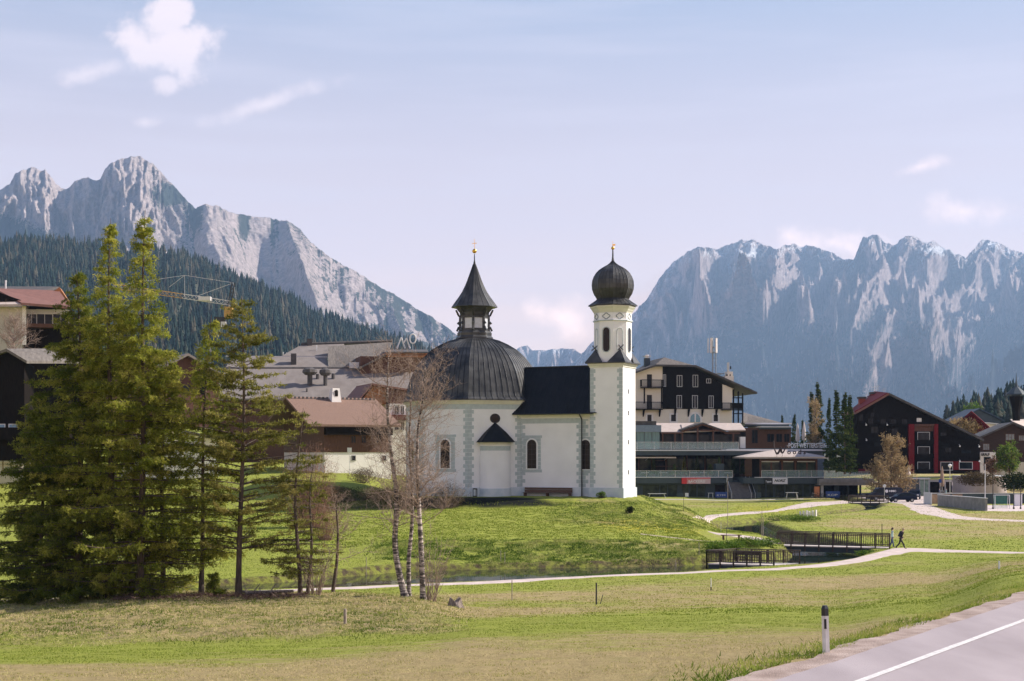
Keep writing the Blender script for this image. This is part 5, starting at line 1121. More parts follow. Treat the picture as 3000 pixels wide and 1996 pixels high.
# steep red roof continuing up to the left behind the verge
mb = MB(); a = roofq(BC, [(362, 560, -1.1), (700, 368, -1.1), (560, 352, 9), (345, 520, 9)], C4); mb.plate([(x, y, z + .30) for x, y, z in a], .2); mb.build('roof_covering', M_REDP, rr_)
for x0, x1, y0, y1, v in ((415, 470, 412, 500, 4), (535, 588, 365, 430, 6)):
    u0, u1, z0, z1 = BC.rect(*r4(x0, x1, y0, y1), v); mb = MB(); mb.box(u0, u1, v, v + 1.6, z0 - 2, z1); ch = mb.build('chimney', M_BRICKR, rr_); mb = MB(); mb.box(u0 - .2, u1 + .2, v - .2, v + 1.8, z1, z1 + .35); mb.build('cowl', M_RDARK, ch)
mb = MB()
for x, y, h in ((485, 425, 2.2), (560, 350, 2.4), (600, 345, 2.6), (660, 350, 1.6)): u_ = BC.u(C4(x, 0)[0], 6); z_ = BC.z(C4(0, y)[1], u_, 6); mb.tube((u_, 6, z_ - 3), (u_, 6, z_ + h * .5), .04, n=4); mb.tube((u_ - .5, 6, z_ + h * .4), (u_ + .5, 6, z_ + h * .4), .03, n=4); mb.tube((u_ - .35, 6, z_ + h * .2), (u_ + .35, 6, z_ + h * .2), .03, n=4)
mb.build('aerials', M_ALU, rr_)
for x0, x1 in ((915, 972), (1175, 1215)): u0, u1, z0, z1 = BC.rect(*r4(x0, x1, 672, 1175), -.9); mb = MB(); mb.box(u0, u1, -.9, 0, z0, z1); mb.build('red_panel', M_REDP, bc)
u0, u1, z0, z1 = BC.rect(*r4(972, 1175, 672, 745), -.6); mb = MB(); mb.box(u0, u1, -.9, 0, z1 - .35, z1); mb.box(u0, u1, -.5, 0, z0, z1 - .35); mb.build('lintel', M_BROWN, bc)
for y0, y1 in ((757, 842), (905, 985), (1062, 1140)):
    win(BC, *r4(1007, 1125, y0, y1), bc, v=-.45, mull=0, fwid=.07)
    u0, u1, z0, z1 = BC.rect(*r4(975, 1175, y1 - 8, y1 + 36), -.7)
    mb = MB(); mb.box(u0, u1, -.75, -.4, z0, z1); mb.build('balcony', M_TIMB, bc)
u0, u1, z0, z1 = BC.rect(*r4(1225, 1640, 1050, 1140), -.05); mb = MB(); mb.box(u0, u1, -.06, .1, z0, z1); mb.build('red_panel', M_REDP, bc)
win(BC, *r4(1243, 1360, 1062, 1140), bc, v=-.08, mull=0); win(BC, *r4(1432, 1562, 1062, 1130), bc, v=-.08, mull=0)
u0, u1, z0, z1 = BC.rect(*r4(400, 560, 1130, 1170), -.05); mb = MB(); mb.box(u0, u1, -.2, .1, z0, z1); mb.build('red_panel', M_REDP, bc)
for x0, x1, y0, y1 in ((530, 560, 555, 600), (410, 445, 575, 640)): win(BC, *r4(x0, x1, y0, y1), bc, mull=1, frame=M_TIMB)
win(BC, *r4(1000, 1040, 615, 645), bc, mull=0, glass=M_ALU)
for x0, x1, y0, y1 in ((500, 550, 615, 668), (628, 680, 620, 668), (730, 780, 622, 668), (845, 895, 622, 668)): win(BC, *r4(x0, x1, y0, y1), bc, mull=2, frame=M_TIMB)
for x0, x1, y0, y1 in ((530, 600, 700, 760), (740, 800, 720, 780), (1290, 1350, 910, 960), (1450, 1550, 940, 970), (1240, 1300, 760, 790), (560, 640, 850, 900)): win(BC, *r4(x0, x1, y0, y1), bc, mull=1, frame=M_TIMB)
for y, x0, x1 in ((680, 395, 905), (852, 395, 905), (835, 1225, 1640), (905, 1225, 1640), (1020, 395, 905), (1035, 1225, 1640)):
    u0, u1, z0, z1 = BC.rect(*r4(x0, x1, y - 6, y + 8), -.5); mb = MB(); mb.box(u0, u1, -.5, 0, z0, z1); mb.build('balcony_ledge', M_TIMB, bc)
M_LAMP = mat('globe_lamp_glass', (.85, .85, .83), .3, var=.02)
for x, y in ((480, 680), (695, 680), (483, 836), (1436, 898), (1634, 902), (1436, 1050), (1636, 1052)):
    u_ = BC.u(C4(x, 0)[0], -.7); z_ = BC.z(C4(0, y)[1], u_, -.7); mb = MB(); mb.M = Matrix.Translation((u_, -.7, z_)); mb.lathe(ballprof(.15, 0, 6), 8); mb.tube((0, 0, .2), (0, .7, .35), .03, n=4); mb.build('wall_lamp', M_LAMP, bc)
# round pale terrace with wall in front of it
q = P(2400 + 1640 / 3.485, 1398, 246); tw = thing('terrace_wall', 'low pale curved retaining wall of the terrace below the dark chalet', 'wall', q, 0)
mb = MB(); w0 = (1450 - 1640) / 3.485 / FP * 246; w1 = (1915 - 1640) / 3.485 / FP * 246
n = 20; pl = [(w0 + (w1 - w0) * (i / n), -2.6 * math.sin(math.pi * i / n) ** .5) for i in range(n + 1)]
mb.slab(pl + [(w1, 5), (w0, 5)], -5.5, 0.05); mb.build('wall', mat('pale_stone_wall', (.40, .34, .32), .9, c2=(.50, .43, .40), scale=1), tw)
mb = MB(); mb.slab([(x, y - .08) for x, y in pl] + [(w1, 5.1), (w0, 5.1)], .06, .22); mb.build('coping', M_PALE, tw)
# white kiosk hut between the chalets with dark sign lettering
KI = Fr(2400 + 1645 / 3.485, 262, 1.2, 0); ki = KI.root('white_annex', 'small white rendered annex with dark doorway between the two dark chalets', 'building')
u0, u1, z0, z1 = KI.rect(*r4(1645, 1802, 958, 1150), 0); mb = MB(); mb.box(u0, u1, 0, 6, z0 - 1, z1); mb.build('wall', M_WALLW, ki)
win(KI, *r4(1685, 1745, 1012, 1140), ki, mull=0, frame=M_FASC, name='doorway', glass=M_INT)
text_obj('lettering', 'GRAUF', .8, M_BLK, ki, (KI.u(2400 + 1652 / 3.485), -.08, KI.z(1050 + 997 / 3.485)), wfit=(1740 - 1652) / 3.485 / FP * 262, bold=.02)
# right brown house with turret-like chimney
RH = Fr(2400 + 1640 / 3.485, 275, .6, 10); rh = RH.root('brown_house', 'dark brown timber house with shallow gable at the right edge, spire-like chimney on its ridge', 'house')
hp = fpoly(RH, [(1640, 1200), (1640, 815), (1970, 672), (2330, 830), (2330, 1200)], 0, C4)
mb = MB(); mb.prism(hp[::-1], 0, 16); mb.build('wall', mat('dark_brown_timber', (.020, .008, .006), .8, c2=(.05, .021, .013), scale=3, stretch=(.4, 5, 5)), rh)
mb = MB(); roof_plane(mb, RH, (1615, 826), (1972, 668), -1.4, 17, .35, C4); f = mb.build('roof', M_RDARK, rh); mb = MB(); roof_plane(mb, RH, (1968, 668), (2380, 850), -1.4, 17, .35, C4); mb.build('roof_slope', M_RDARK, rh)
a = roofq(RH, [(1972, 662, -.5), (2300, 800, -.5), (2300, 640, 17), (1950, 640, 17)], C4); mb = MB(); mb.plate([(x, y, z + .35) for x, y, z in a], .1); mb.build('roof_covering', M_RBEIGE, f)
u_ = RH.u(C4(2012, 0)[0], 5); z_ = RH.z(C4(0, 650)[1], u_, 5); mb = MB(); mb.M = Matrix.Translation((u_, 5, z_)); mb.lathe([(.75, -3), (.72, 1.2), (.8, 2.6), (1.3, 4.6), (1.35, 5.0)], 8, ph=R(22)); ch = mb.build('chimney', M_TIMB, f)
mb = MB(); mb.M = Matrix.Translation((u_, 5, z_)); mb.lathe([(2.1, 5.3), (2.0, 5.5), (1.1, 6.3), (.35, 6.9), (.12, 8.1), (.03, 9.6)], 8, ph=R(22)); mb.tube((0, 0, 5), (0, 0, 5.3), .9, n=8); mb.build('cap', M_FASC, ch)
for x0, x1, y0, y1 in ((1905, 1990, 775, 835), (1675, 1735, 875, 935), (2040, 2091, 790, 840), (1990, 2030, 930, 960)): win(RH, *r4(x0, x1, y0, y1), rh, mull=2, frame=M_BROWN, glass=mat('curtained_glass', (.10, .12, .14), .3, c2=(.25, .27, .3), scale=2) if x0 == 1905 else bpy.data.materials['curtained_glass'])
u0, u1, z0, z1 = RH.rect(*r4(1640, 2330, 1060, 1200), -.1); mb = MB(); mb.box(u0, u1, -.1, .1, z0, z1); mb.build('ground_floor', M_WALLG, rh)
# small houses behind: dark blue-roofed house and red roof between the chalets
def small_house(name, lab, px, py, Y, W_, D_, H_, RH_, wm_, rm_, deg=0, lit=True, cat='house'):
    x, y, z = P(px, py, Y); r = thing(name, lab, cat, (x, y, z), -R(deg))
    mb = MB(); mb.prism([(-W_ / 2, -3), (W_ / 2, -3), (W_ / 2, H_), (0, H_ + RH_), (-W_ / 2, H_)], 0, D_); mb.build('wall', wm_, r)
    mb = MB(); e = .8; s_ = RH_ / (W_ / 2)
    mb.prism([(-W_ / 2 - e, H_ - e * s_ + .05), (0, H_ + RH_ + .05), (W_ / 2 + e, H_ - e * s_ + .05), (W_ / 2 + e, H_ - e * s_ + .35), (0, H_ + RH_ + .38), (-W_ / 2 - e, H_ - e * s_ + .35)], -1, D_ + 1); mb.build('roof', rm_, r)
    for xx in (-W_ * .25, 0, W_ * .25): mb = MB(); mb.box(xx - .5, xx + .5, -.06, .1, H_ * .35, H_ * .35 + 1.1); mb.build('window', M_GLASS, r)
    return r
small_house('house', 'small house with blue-black gable roof below the right-hand forest', 2868, 1262, 420, 13, 12, 3, 3.2, M_FASC, mat('blue_black_roof', (.03, .05, .08), .7), 0)
small_house('house', 'low white building with long pale roof right of the red roof', 2890, 1272, 400, 14, 10, 2.2, .7, M_WALLW, M_PALE, 0)
small_house('house', 'steep bright red roofed house peeping over the dark chalet eaves', 2846, 1290, 330, 9, 10, 2.2, 4.2, M_REDP, M_REDP, 20)
# ===== brown-roofed chalet left of the church
LC_ = Fr(950.7, 185, 5.8, -28); C6 = lambda x, y: (700 + x / 2.613, 900 + y / 2.613)
lc = LC_.root('brown_roof_chalet', 'timber chalet with broad brown tiled roof and white ground floor left of the church', 'chalet')
uR = LC_.u(C6(1165, 0)[0]); vR = 8.0; zE = LC_.z(C6(0, 898)[1], 0, -1.0); zR = LC_.z(C6(0, 688)[1], 0, vR); zM = LC_.z(C6(0, 1112)[1], 5, 0)
mb = MB(); mb.box(0, uR, 0, 16, -1.5, zM); mb.build('ground_floor_wall', M_WALLW, lc)
zg = zE + (zR - zE) * (1.0 / (vR + 1)); M90 = Matrix.Rotation(R(90), 4, 'Z')
mb = MB(); mb.add([(-.06, -.06, zM), (uR, -.06, zM), (uR, 16, zM), (-.06, 16, zM), (-.06, -.06, zg), (uR, -.06, zg), (uR, 16, zg), (-.06, 16, zg), (-.06, 8, zR - .15), (uR, 8, zR - .15)], [(0, 1, 5, 4), (1, 2, 6, 9, 5), (2, 3, 7, 6), (3, 0, 4, 8, 7), (4, 5, 9, 8), (6, 7, 8, 9)]); mb.build('timber_wall', M_BROWN, lc)
ov = 2.6; mb = MB(); mb.plate([(-ov, -1.2, zE), (uR + 1, -1.2, zE), (uR + 1, vR, zR), (-ov, vR, zR)], .28); f = mb.build('roof', M_RBROWN, lc)
mb = MB(); mb.plate([(-ov, vR + .02, zR), (uR + 1, vR + .02, zR), (uR + 1, 17.2, zE), (-ov, 17.2, zE)], .28); mb.build('roof_rear', M_RBROWN, lc)
mb = MB()
for k in range(22): t = -ov + .6 + k * (uR + 1 + ov - 1) / 21; mb.box(t - .12, t + .12, vR - .7, vR - .55, zR - .42, zR + .02)
mb.build('snow_guard', M_RDARK, f)
u_ = LC_.u(C6(735, 0)[0], vR - 1); z1_ = LC_.z(C6(0, 622)[1], u_, vR - 1); mb = MB(); mb.add([(u_ - .75, vR - 1.7, zR - 1.4), (u_ + .75, vR - 1.7, zR - 1.4), (u_ + .75, vR - .2, zR - 1.4), (u_ - .75, vR - .2, zR - 1.4), (u_ - .5, vR - 1.45, z1_), (u_ + .5, vR - 1.45, z1_), (u_ + .5, vR - .45, z1_), (u_ - .5, vR - .45, z1_)], [(0, 1, 5, 4), (1, 2, 6, 5), (2, 3, 7, 6), (3, 0, 4, 7), (4, 5, 6, 7)]); ch = mb.build('chimney', M_WALLW, f)
mb = MB(); mb.prism(([(.22 + u_, z1_ - 1.1)] + arc_pts(u_, z1_ - .45, .22, 8) + [(u_ - .22, z1_ - 1.1)])[::-1], vR - 1.60, vR - 1.45); mb.build('flue_opening', M_INT, ch)
for x in (877, 955, 1070): win(LC_, *r6(x - 16, x + 14, 988, 1038), lc, v=-.06, mull=1, frame=M_BROWN)
for x in (878, 1112): win(LC_, *r6(x - 12, x + 12, 1140, 1172), lc, v=0, mull=0, frame=M_STONE)
u0, u1, z0, z1 = LC_.rect(*r6(655, 1165, 905, 985), -.3); mb = MB(); mb.box(u0, u1, -.9, -.1, z0 + .1, z0 + 1.0); mb.build('balcony', M_TIMB, lc)
# white house with orange timber right behind it (half hidden by the birches)
WH = Fr(C6(1150, 0)[0], 200, 5.8, -20); wh = WH.root('white_house', 'white house with orange timber gable between the brown chalet and the church', 'house')
u0, u1, z0, z1 = WH.rect(*r6(1150, 1330, 740, 1230), 0); mb = MB(); mb.box(u0, u1, 0, 9, -1, z1); mb.build('wall', M_WALLW, wh)
for y in (760, 880): win(WH, *r6(1195, 1222, y, y + 60), wh, mull=1); win(WH, *r6(1240, 1262, y, y + 60), wh, mull=1)
u0, u1, z0, z1 = WH.rect(*r6(1170, 1330, 825, 865), -1); mb = MB(); mb.box(u0, u1, -1, 0, z0, z1); mb.build('balcony', M_REDP, wh)
g_ = fpoly(WH, [(950, 700), (1030, 600), (1290, 640), (1290, 745), (950, 745)], 2, C6); mb = MB(); mb.prism(g_[::-1], 2, 10); mb.build('timber_gable', M_ORANGE, wh)
mb = MB(); roof_plane(mb, WH, (935, 705), (1032, 595), .5, 10, .25, C6); mb.build('roof', M_RRED, wh); mb = MB(); roof_plane(mb, WH, (1028, 595), (1310, 640), .5, 10, .25, C6); mb.build('roof_slope', M_RRED, wh)
u0, u1, z0, z1 = WH.rect(*r6(1140, 1290, 640, 740), 1); mb = MB(); mb.box(u0, u1, 1, 2, z0, z1); mb.build('dark_loggia', M_BROWN, wh)
# ===== large grey-roofed hotel complex behind
GH = Fr(C6(340, 0)[0], 235, 6.0, -8); gh = GH.root('grey_roofed_hotel', 'long building with layered pale grey roofs and dark vents behind the brown chalet', 'hotel')
def rp(fr, pts, t=.3, conv=C6): mb = MB(); mb.plate(roofq(fr, pts, conv), t); return mb
r1 = rp(GH, [(-200, 700, 0), (1380, 700, 0), (1400, 470, 14), (-100, 470, 14)]).build('lower_roof', M_RGREY, gh)
mb = MB(); u0, u1 = GH.u(C6(-200, 0)[0], .5), GH.u(C6(1380, 0)[0], .5); mb.box(u0, u1, .6, 20, -2, GH.z(C6(0, 705)[1], 10, 0)); mb.build('wall', M_BROWN, gh)
mb = MB(); a = roofq(GH, [(-100, 468, 14.1), (1385, 468, 14.1)], C6); mb.tube(a[0], a[1], .22, n=6); mb.build('ridge_flashing', M_RDARK, gh)
r2 = rp(GH, [(-100, 462, 14.5), (683, 458, 14.5), (672, 385, 21), (-50, 372, 21)]).build('middle_roof', M_RGREY, gh)
r3_ = rp(GH, [(683, 458, 14.5), (1100, 466, 14.5), (1170, 268, 30), (680, 300, 22)]).build('upper_roof', M_RGREY2, gh)
r4_ = rp(GH, [(330, 372, 21.3), (683, 376, 21.3), (810, 278, 30), (475, 290, 30)]).build('upper_roof', M_RGREY, gh)
mb = MB(); a = roofq(GH, [(475, 286, 30), (985, 270, 30), (1170, 262, 31)], C6); mb.path(a, .35, 6); mb.build('ridge_flashing', M_RDARK, gh)
mb = MB(); a = GH.rect(*r6(-100, 683, 376, 384), 21.3); mb.box(a[0], a[1], 21, 21.5, a[2], a[3]); mb.build('gutter', M_PALE, gh)
def vent(x, y0, y1, v, w_=.5, cap=True):
    u0, u1, z0, z1 = GH.rect(*r6(x - 5, x + 5, y0, y1), v); um = (u0 + u1) / 2; mb = MB(); mb.tube((um, v, z0 - .8), (um, v, z1), w_ * .5, n=8)
    if cap: mb.lathe([(w_, z1 - .1), (w_ * 1.5, z1 + .35), (w_ * 1.4, z1 + .8), (w_ * .3, z1 + 1.25)], 8, (um, v))
    mb.build('roof_vent', M_RDARK, r1)
vent(543, 515, 590, 6, .85); vent(603, 512, 545, 9, .6, False); vent(662, 520, 592, 6, .7); vent(722, 508, 545, 9, .6, False); vent(521, 622, 655, 3, .3, False)
a = GH.rect(*r6(398, 440, 358, 402), 17); mb = MB(); mb.box(a[0], a[1], 16, 18, a[2] - 1, a[3]); mb.build('roof_vent', M_RDARK, r2)
a = GH.rect(*r6(845, 925, 425, 470), 14); mb = MB(); mb.box(a[0], a[1], 13, 15, a[2], a[3]); mb.build('skylight', M_PALE, r3_)
a = GH.rect(*r6(520, 560, 245, 268), 30); mb = MB(); mb.box(a[0], a[1], 29, 31, a[2] - 1, a[3]); mb.build('roof_vent', M_RDARK, r4_)
mb = MB()
for x, y0, y1 in ((597, 290, 355), (684, 315, 350), (342, 345, 375), (368, 348, 375)): a = GH.rect(*r6(x - 2, x + 2, y0, y1), 25); mb.tube((a[0], 25, a[2] - .5), (a[0], 25, a[3]), .1, n=5)
mb.build('pipes', M_ALU, r4_)
# timber-topped block with the white MO sign
TM = Fr(C6(930, 0)[0], 248, 6.0, -14); tm = TM.root('timber_penthouse', 'dark timber penthouse block with bright orange larch eaves behind the birches', 'building')
a = TM.rect(*r6(930, 1450, 380, 470), 0); mb = MB(); mb.box(a[0], a[1], 0, 12, 2, a[3]); mb.build('wall', M_BROWN, tm)
a = TM.rect(*r6(1130, 1448, 345, 382), -1.5)
for k in range(3): mb = MB(); h_ = (a[3] - a[2]) / 3; mb.box(a[0], a[1], -1.6 + .2 * k, 10, a[2] + k * h_, a[2] + k * h_ + h_ * .62); mb.build('eaves_board', M_ORANGE, tm)
mb = MB(); mb.plate(roofq(TM, [(905, 470, -1), (1140, 350, -1), (1150, 330, 12), (960, 400, 12)], C6), .3); mb.build('roof', M_RGREY2, tm)
mb = MB(); mb.plate(roofq(TM, [(1120, 342, -2), (1452, 342, -2), (1440, 325, 12), (1130, 325, 12)], C6), .2); mb.build('flat_roof', M_RDARK, tm)
qz = roofq(TM, [(1210, 320, 0)], C6)[0]; ms = TM.root('rooftop_sign', 'white open-frame M and O letter sign standing on the timber penthouse roof', 'sign', u=qz[0], v=qz[1], z=qz[2] - .6)
def mo(x, y): u_ = TM.u(C6(x, y)[0], 0); return (u_ - qz[0], 0, TM.z(C6(x, y)[1], u_, 0) - qz[2] + .6)
mb = MB()
for a_, b_ in (((1210, 318), (1243, 232)), ((1243, 232), (1272, 318)), ((1258, 280), (1283, 238)), ((1283, 238), (1310, 318))): mb.tube(mo(*a_), mo(*b_), .13, n=5)
mb.build('letter', M_SW, ms); mb = MB(); c = (1331, 242)
for i in range(18): t0, t1 = 2 * math.pi * i / 18, 2 * math.pi * (i + 1) / 18; mb.tube(mo(c[0] + 23 * math.cos(t0), c[1] + 36 * math.sin(t0)), mo(c[0] + 23 * math.cos(t1), c[1] + 36 * math.sin(t1)), .13, n=5)
mb.tube(mo(1331, 278), mo(1331, 325), .06, n=4); mb.build('letter', M_SW, ms)
# ===== houses on the left edge
LH = Fr(0, 175, 9.0, -12); C5 = lambda x, y: (x / 3.015, 780 + y / 3.015)
lh = LH.root('left_house', 'house with broad red-brown roof and balcony at the left edge above the dark chalet', 'house')
a = LH.rect(*r5(-500, 195, 355, 760), 0); b = LH.rect(*r5(195, 610, 355, 640), 1.5); mb = MB(); mb.box(a[0], a[1], 0, 14, -6, a[3]); mb.build('wall', M_WALLG, lh)
mb = MB(); mb.box(b[0], b[1], 1.6, 13, -6, b[3]); mb.build('rear_wall', M_TIMB, lh)
for x0, x1 in ((235, 320), (328, 462), (470, 605)): win(LH, *r5(x0, x1, 388, 415), lh, v=1.55, mull=0, glass=M_PALE, name='blind_box'); win(LH, *r5(x0, x1, 425, 510), lh, v=1.55, mull=1)
mb = MB(); a = LH.rect(*r5(195, 228, 350, 480), 0); mb.box(a[0], a[1], 0, .5, a[2] - 3, a[3]); mb.build('pier', M_WALLW, lh)
a = LH.rect(*r5(225, 640, 515, 540), 0); mb = MB(); mb.box(a[0], a[1], .2, 1.6, a[2], a[3] + .1); mb.build('balcony', M_BROWN, lh)
f = rp(LH, [(-500, 345, -1.2), (203, 335, -1.2), (190, 305, 0.5), (-500, 320, .5)], .3, C5).build('front_eaves', M_RBEIGE, lh)
f = rp(LH, [(190, 322, -1.4), (625, 358, -.6), (520, 215, 9), (-40, 195, 8), (-10, 215, 6)], .3, C5).build('roof', M_RRED, lh)
mb = MB(); mb.prism(fpoly(LH, [(-500, 340), (185, 300), (-60, 215), (-500, 210)], -.1, C5)[::-1], -.1, 5); mb.build('dark_gable', M_TIMB, lh)
rp(LH, [(-500, 200, 9), (385, 215, 9), (520, 180, 15), (-500, 178, 15)], .3, C5).build('ridge_roof', M_RDARK, lh)
mb = MB(); mb.prism(fpoly(LH, [(462, 235), (525, 185), (600, 300), (590, 330)], 8.5, C5)[::-1], 8.4, 12); mb.build('dormer', M_ORANGE, lh)
mb = MB(); a = LH.rect(*r5(50, 62, 125, 180), 9); mb.tube((a[0], 9, a[2] - 2), (a[0], 9, a[3]), .12, n=6); mb.build('chimney_pipe', M_ALU, lh)
DH = Fr(0, 150, 4.4, -14); dh = DH.root('dark_left_chalet', 'very dark timber chalet with grey roof at the left edge behind the big trees', 'chalet')
gp = fpoly(DH, [(-420, 900), (60, 735), (215, 830), (215, 1720), (-420, 1720)], 0, C5); mb = MB(); mb.prism(gp[::-1], 0, 12); mb.build('wall', M_TIMB, dh)
rp(DH, [(55, 728, -1), (235, 835, -1), (700, 838, 12), (450, 728, 12)], .3, C5).build('roof', M_RGREY2, dh)
rp(DH, [(-450, 905, -1), (58, 728, -1), (450, 728, 12), (-50, 900, 12)], .3, C5).build('roof_slope', M_RGREY2, dh)
for x0, x1 in ((-20, 40), (82, 150)): win(DH, *r5(x0, x1, 1400, 1490), dh, mull=0, glass=mat('reflecting_blue_glass', (.14, .30, .42), .15) if x0 < 0 else bpy.data.materials['reflecting_blue_glass'])
a = DH.rect(*r5(-420, 215, 1500, 1530), -1); mb = MB(); mb.box(a[0], a[1], -1.2, 0, a[2], a[3] + .9); mb.build('balcony', M_TIMB, dh)
# half hidden houses behind the big larches
small_house('house', 'grey-roofed house half hidden between the larch and the pine', 545, 1185, 190, 9, 12, 4.0, 2.4, M_BROWN, M_RGREY, -30)
small_house('house', 'white house with pale eaves hidden behind the big larches', 380, 1240, 185, 11, 10, 6.0, 3.0, M_BROWN, M_RBROWN, -25)
small_house('house', 'low white garage building behind the leaning larch trunks', 500, 1345, 180, 12, 8, 2.4, 1.2, M_WALLW, M_RGREY, -15)
# ===== tower crane
CX, CY, CZc = P(675, 1200, 330); crane = thing('tower_crane', 'yellow and white tower crane with black counterweight standing behind the trees', 'crane', (CX, CY, 8), R(0))
M_YEL = mat('crane_yellow', (.50, .28, .06), .5, var=.1); M_CW = mat('crane_white', (.62, .60, .60), .5, var=.08)
def cr(px, py, Y=330): x, y, z = P(px, py, Y); return Vector((x - CX, Y - CY, z - 8))
def lattice(mb, a, b, w_, n, r=.07):
    a, b = Vector(a), Vector(b); d = (b - a).normalized(); s_ = Vector((0, 1, 0)) if abs(d.z) < .9 else Vector((1, 0, 0)); t_ = d.cross(s_).normalized(); s2 = d.cross(t_)
    cs = [s2 * w_ / 2 * i + t_ * w_ / 2 * j for i, j in ((-1, -1), (1, -1), (1, 1), (-1, 1))]
    for c in cs: mb.tube(a + c, b + c, r, n=4)
    for k in range(n):
        p, q = a + (b - a) * k / n, a + (b - a) * (k + 1) / n
        for i in range(4): mb.tube(p + cs[i], q + cs[(i + 1) % 4], r * .7, n=4, cap=False)
mb = MB(); lattice(mb, (0, 0, -8), cr(672, 945), 1.3, 18, .06); mb.build('mast', M_FASC, crane)
mb = MB(); a = cr(659, 932); b = cr(681, 900); mb.box(a.x, b.x, -1, 1, a.z, b.z); f = mb.build('slewing_unit', M_YEL, crane)
mb = MB(); a = cr(630, 962); b = cr(662, 930); mb.box(a.x, b.x, -1, 1, a.z, b.z); mb.build('counterweight', M_IRON, crane)
mb = MB(); a = cr(650, 960); b = cr(664, 944); mb.box(a.x, b.x, -1.2, -.2, a.z, b.z); mb.build('operator_cab', M_CW, crane)
mb = MB(); lattice(mb, cr(672, 888), cr(535, 868), 1.0, 12, .045); mb.build('jib_section', M_CW, crane); mb = MB(); lattice(mb, cr(535, 868), cr(330, 838), 1.0, 16, .045); mb.build('jib_section', M_YEL, crane)
mb = MB(); a = cr(583, 882); b = cr(618, 870); mb.box(a.x, b.x, -.7, .7, a.z, b.z); mb.build('machinery_deck', M_CW, crane)
mb = MB(); lattice(mb, cr(672, 895), cr(684, 829), .7, 6, .07); mb.build('tower_peak', M_IRON, crane)
mb = MB()
for a_, b_ in (((684, 829), (577, 868)), ((684, 829), (541, 807)), ((541, 807), (495, 842)), ((541, 807), (541, 868)), ((684, 829), (692, 880)), ((541, 807), (330, 838))): mb.tube(cr(*a_), cr(*b_), .045, n=4)
mb.build('tie_cables', M_ALU, crane)
# ------------------------------------------------------------------ trees and shrubs
def tubes(polys, radii, n=4):
    """polys: list of (k,3) arrays, radii: list of (k,) arrays -> vertices, quads"""
    Vs = []; Fs = []; off = 0; ang = np.arange(n) * 2 * np.pi / n
    for p, r in zip(polys, radii):
        p = np.asarray(p, float); r = np.asarray(r, float); d = np.gradient(p, axis=0); d /= np.linalg.norm(d, axis=1)[:, None] + 1e-9
        ref = np.where(np.abs(d[:, 2:3]) > .9, np.array([[1., 0, 0]]), np.array([[0, 0, 1.]])); a = np.cross(d, ref); a /= np.linalg.norm(a, axis=1)[:, None] + 1e-9; b = np.cross(d, a)
        V = p[:, None] + r[:, None, None] * (a[:, None] * np.cos(ang)[None, :, None] + b[:, None] * np.sin(ang)[None, :, None]); Vs.append(V.reshape(-1, 3))
        k = len(p); i = np.arange(k - 1)[:, None] * n; j = np.arange(n)[None]; j2 = (j + 1) % n
        Fs.append((np.stack([i + j, i + j2, i + n + j2, i + n + j], -1) + off).reshape(-1, 4)); off += k * n
    return np.concatenate(Vs), np.concatenate(Fs)
def leaf_tris(C, D, l, w, rg):
    """one slim triangle per needle clump, base at C, pointing along D"""
    n = len(C); S = rg.normal(size=(n, 3)); S = np.cross(D, S); S /= np.linalg.norm(S, axis=1)[:, None] + 1e-9
    A = C - S * w[:, None]; B = C + S * w[:, None]; T_ = C + D * l[:, None]
    return np.stack([A, B, T_], 1).reshape(-1, 3), np.arange(n * 3).reshape(-1, 3)
M_BARK = mat('conifer_bark', (.045, .034, .028), .95, c2=(.16, .115, .085), scale=5, stretch=(3, 3, .6), bump=.5)
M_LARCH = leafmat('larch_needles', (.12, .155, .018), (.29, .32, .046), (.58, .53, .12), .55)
M_LARCHD = leafmat('shaded_larch_needles', (.055, .085, .014), (.15, .185, .028), (.38, .37, .07), .45)  # darker copy of the larch needles, neighbours' shade put into the colour
M_PINE = leafmat('pine_needles', (.10, .115, .024), (.22, .22, .05), (.40, .35, .11), .42)
M_TWIG = mat('bare_twigs', (.20, .14, .105), .9, c2=(.42, .32, .25), scale=8)
M_RTWIG = mat('reddish_twigs', (.20, .10, .07), .9, c2=(.33, .19, .13), scale=8)
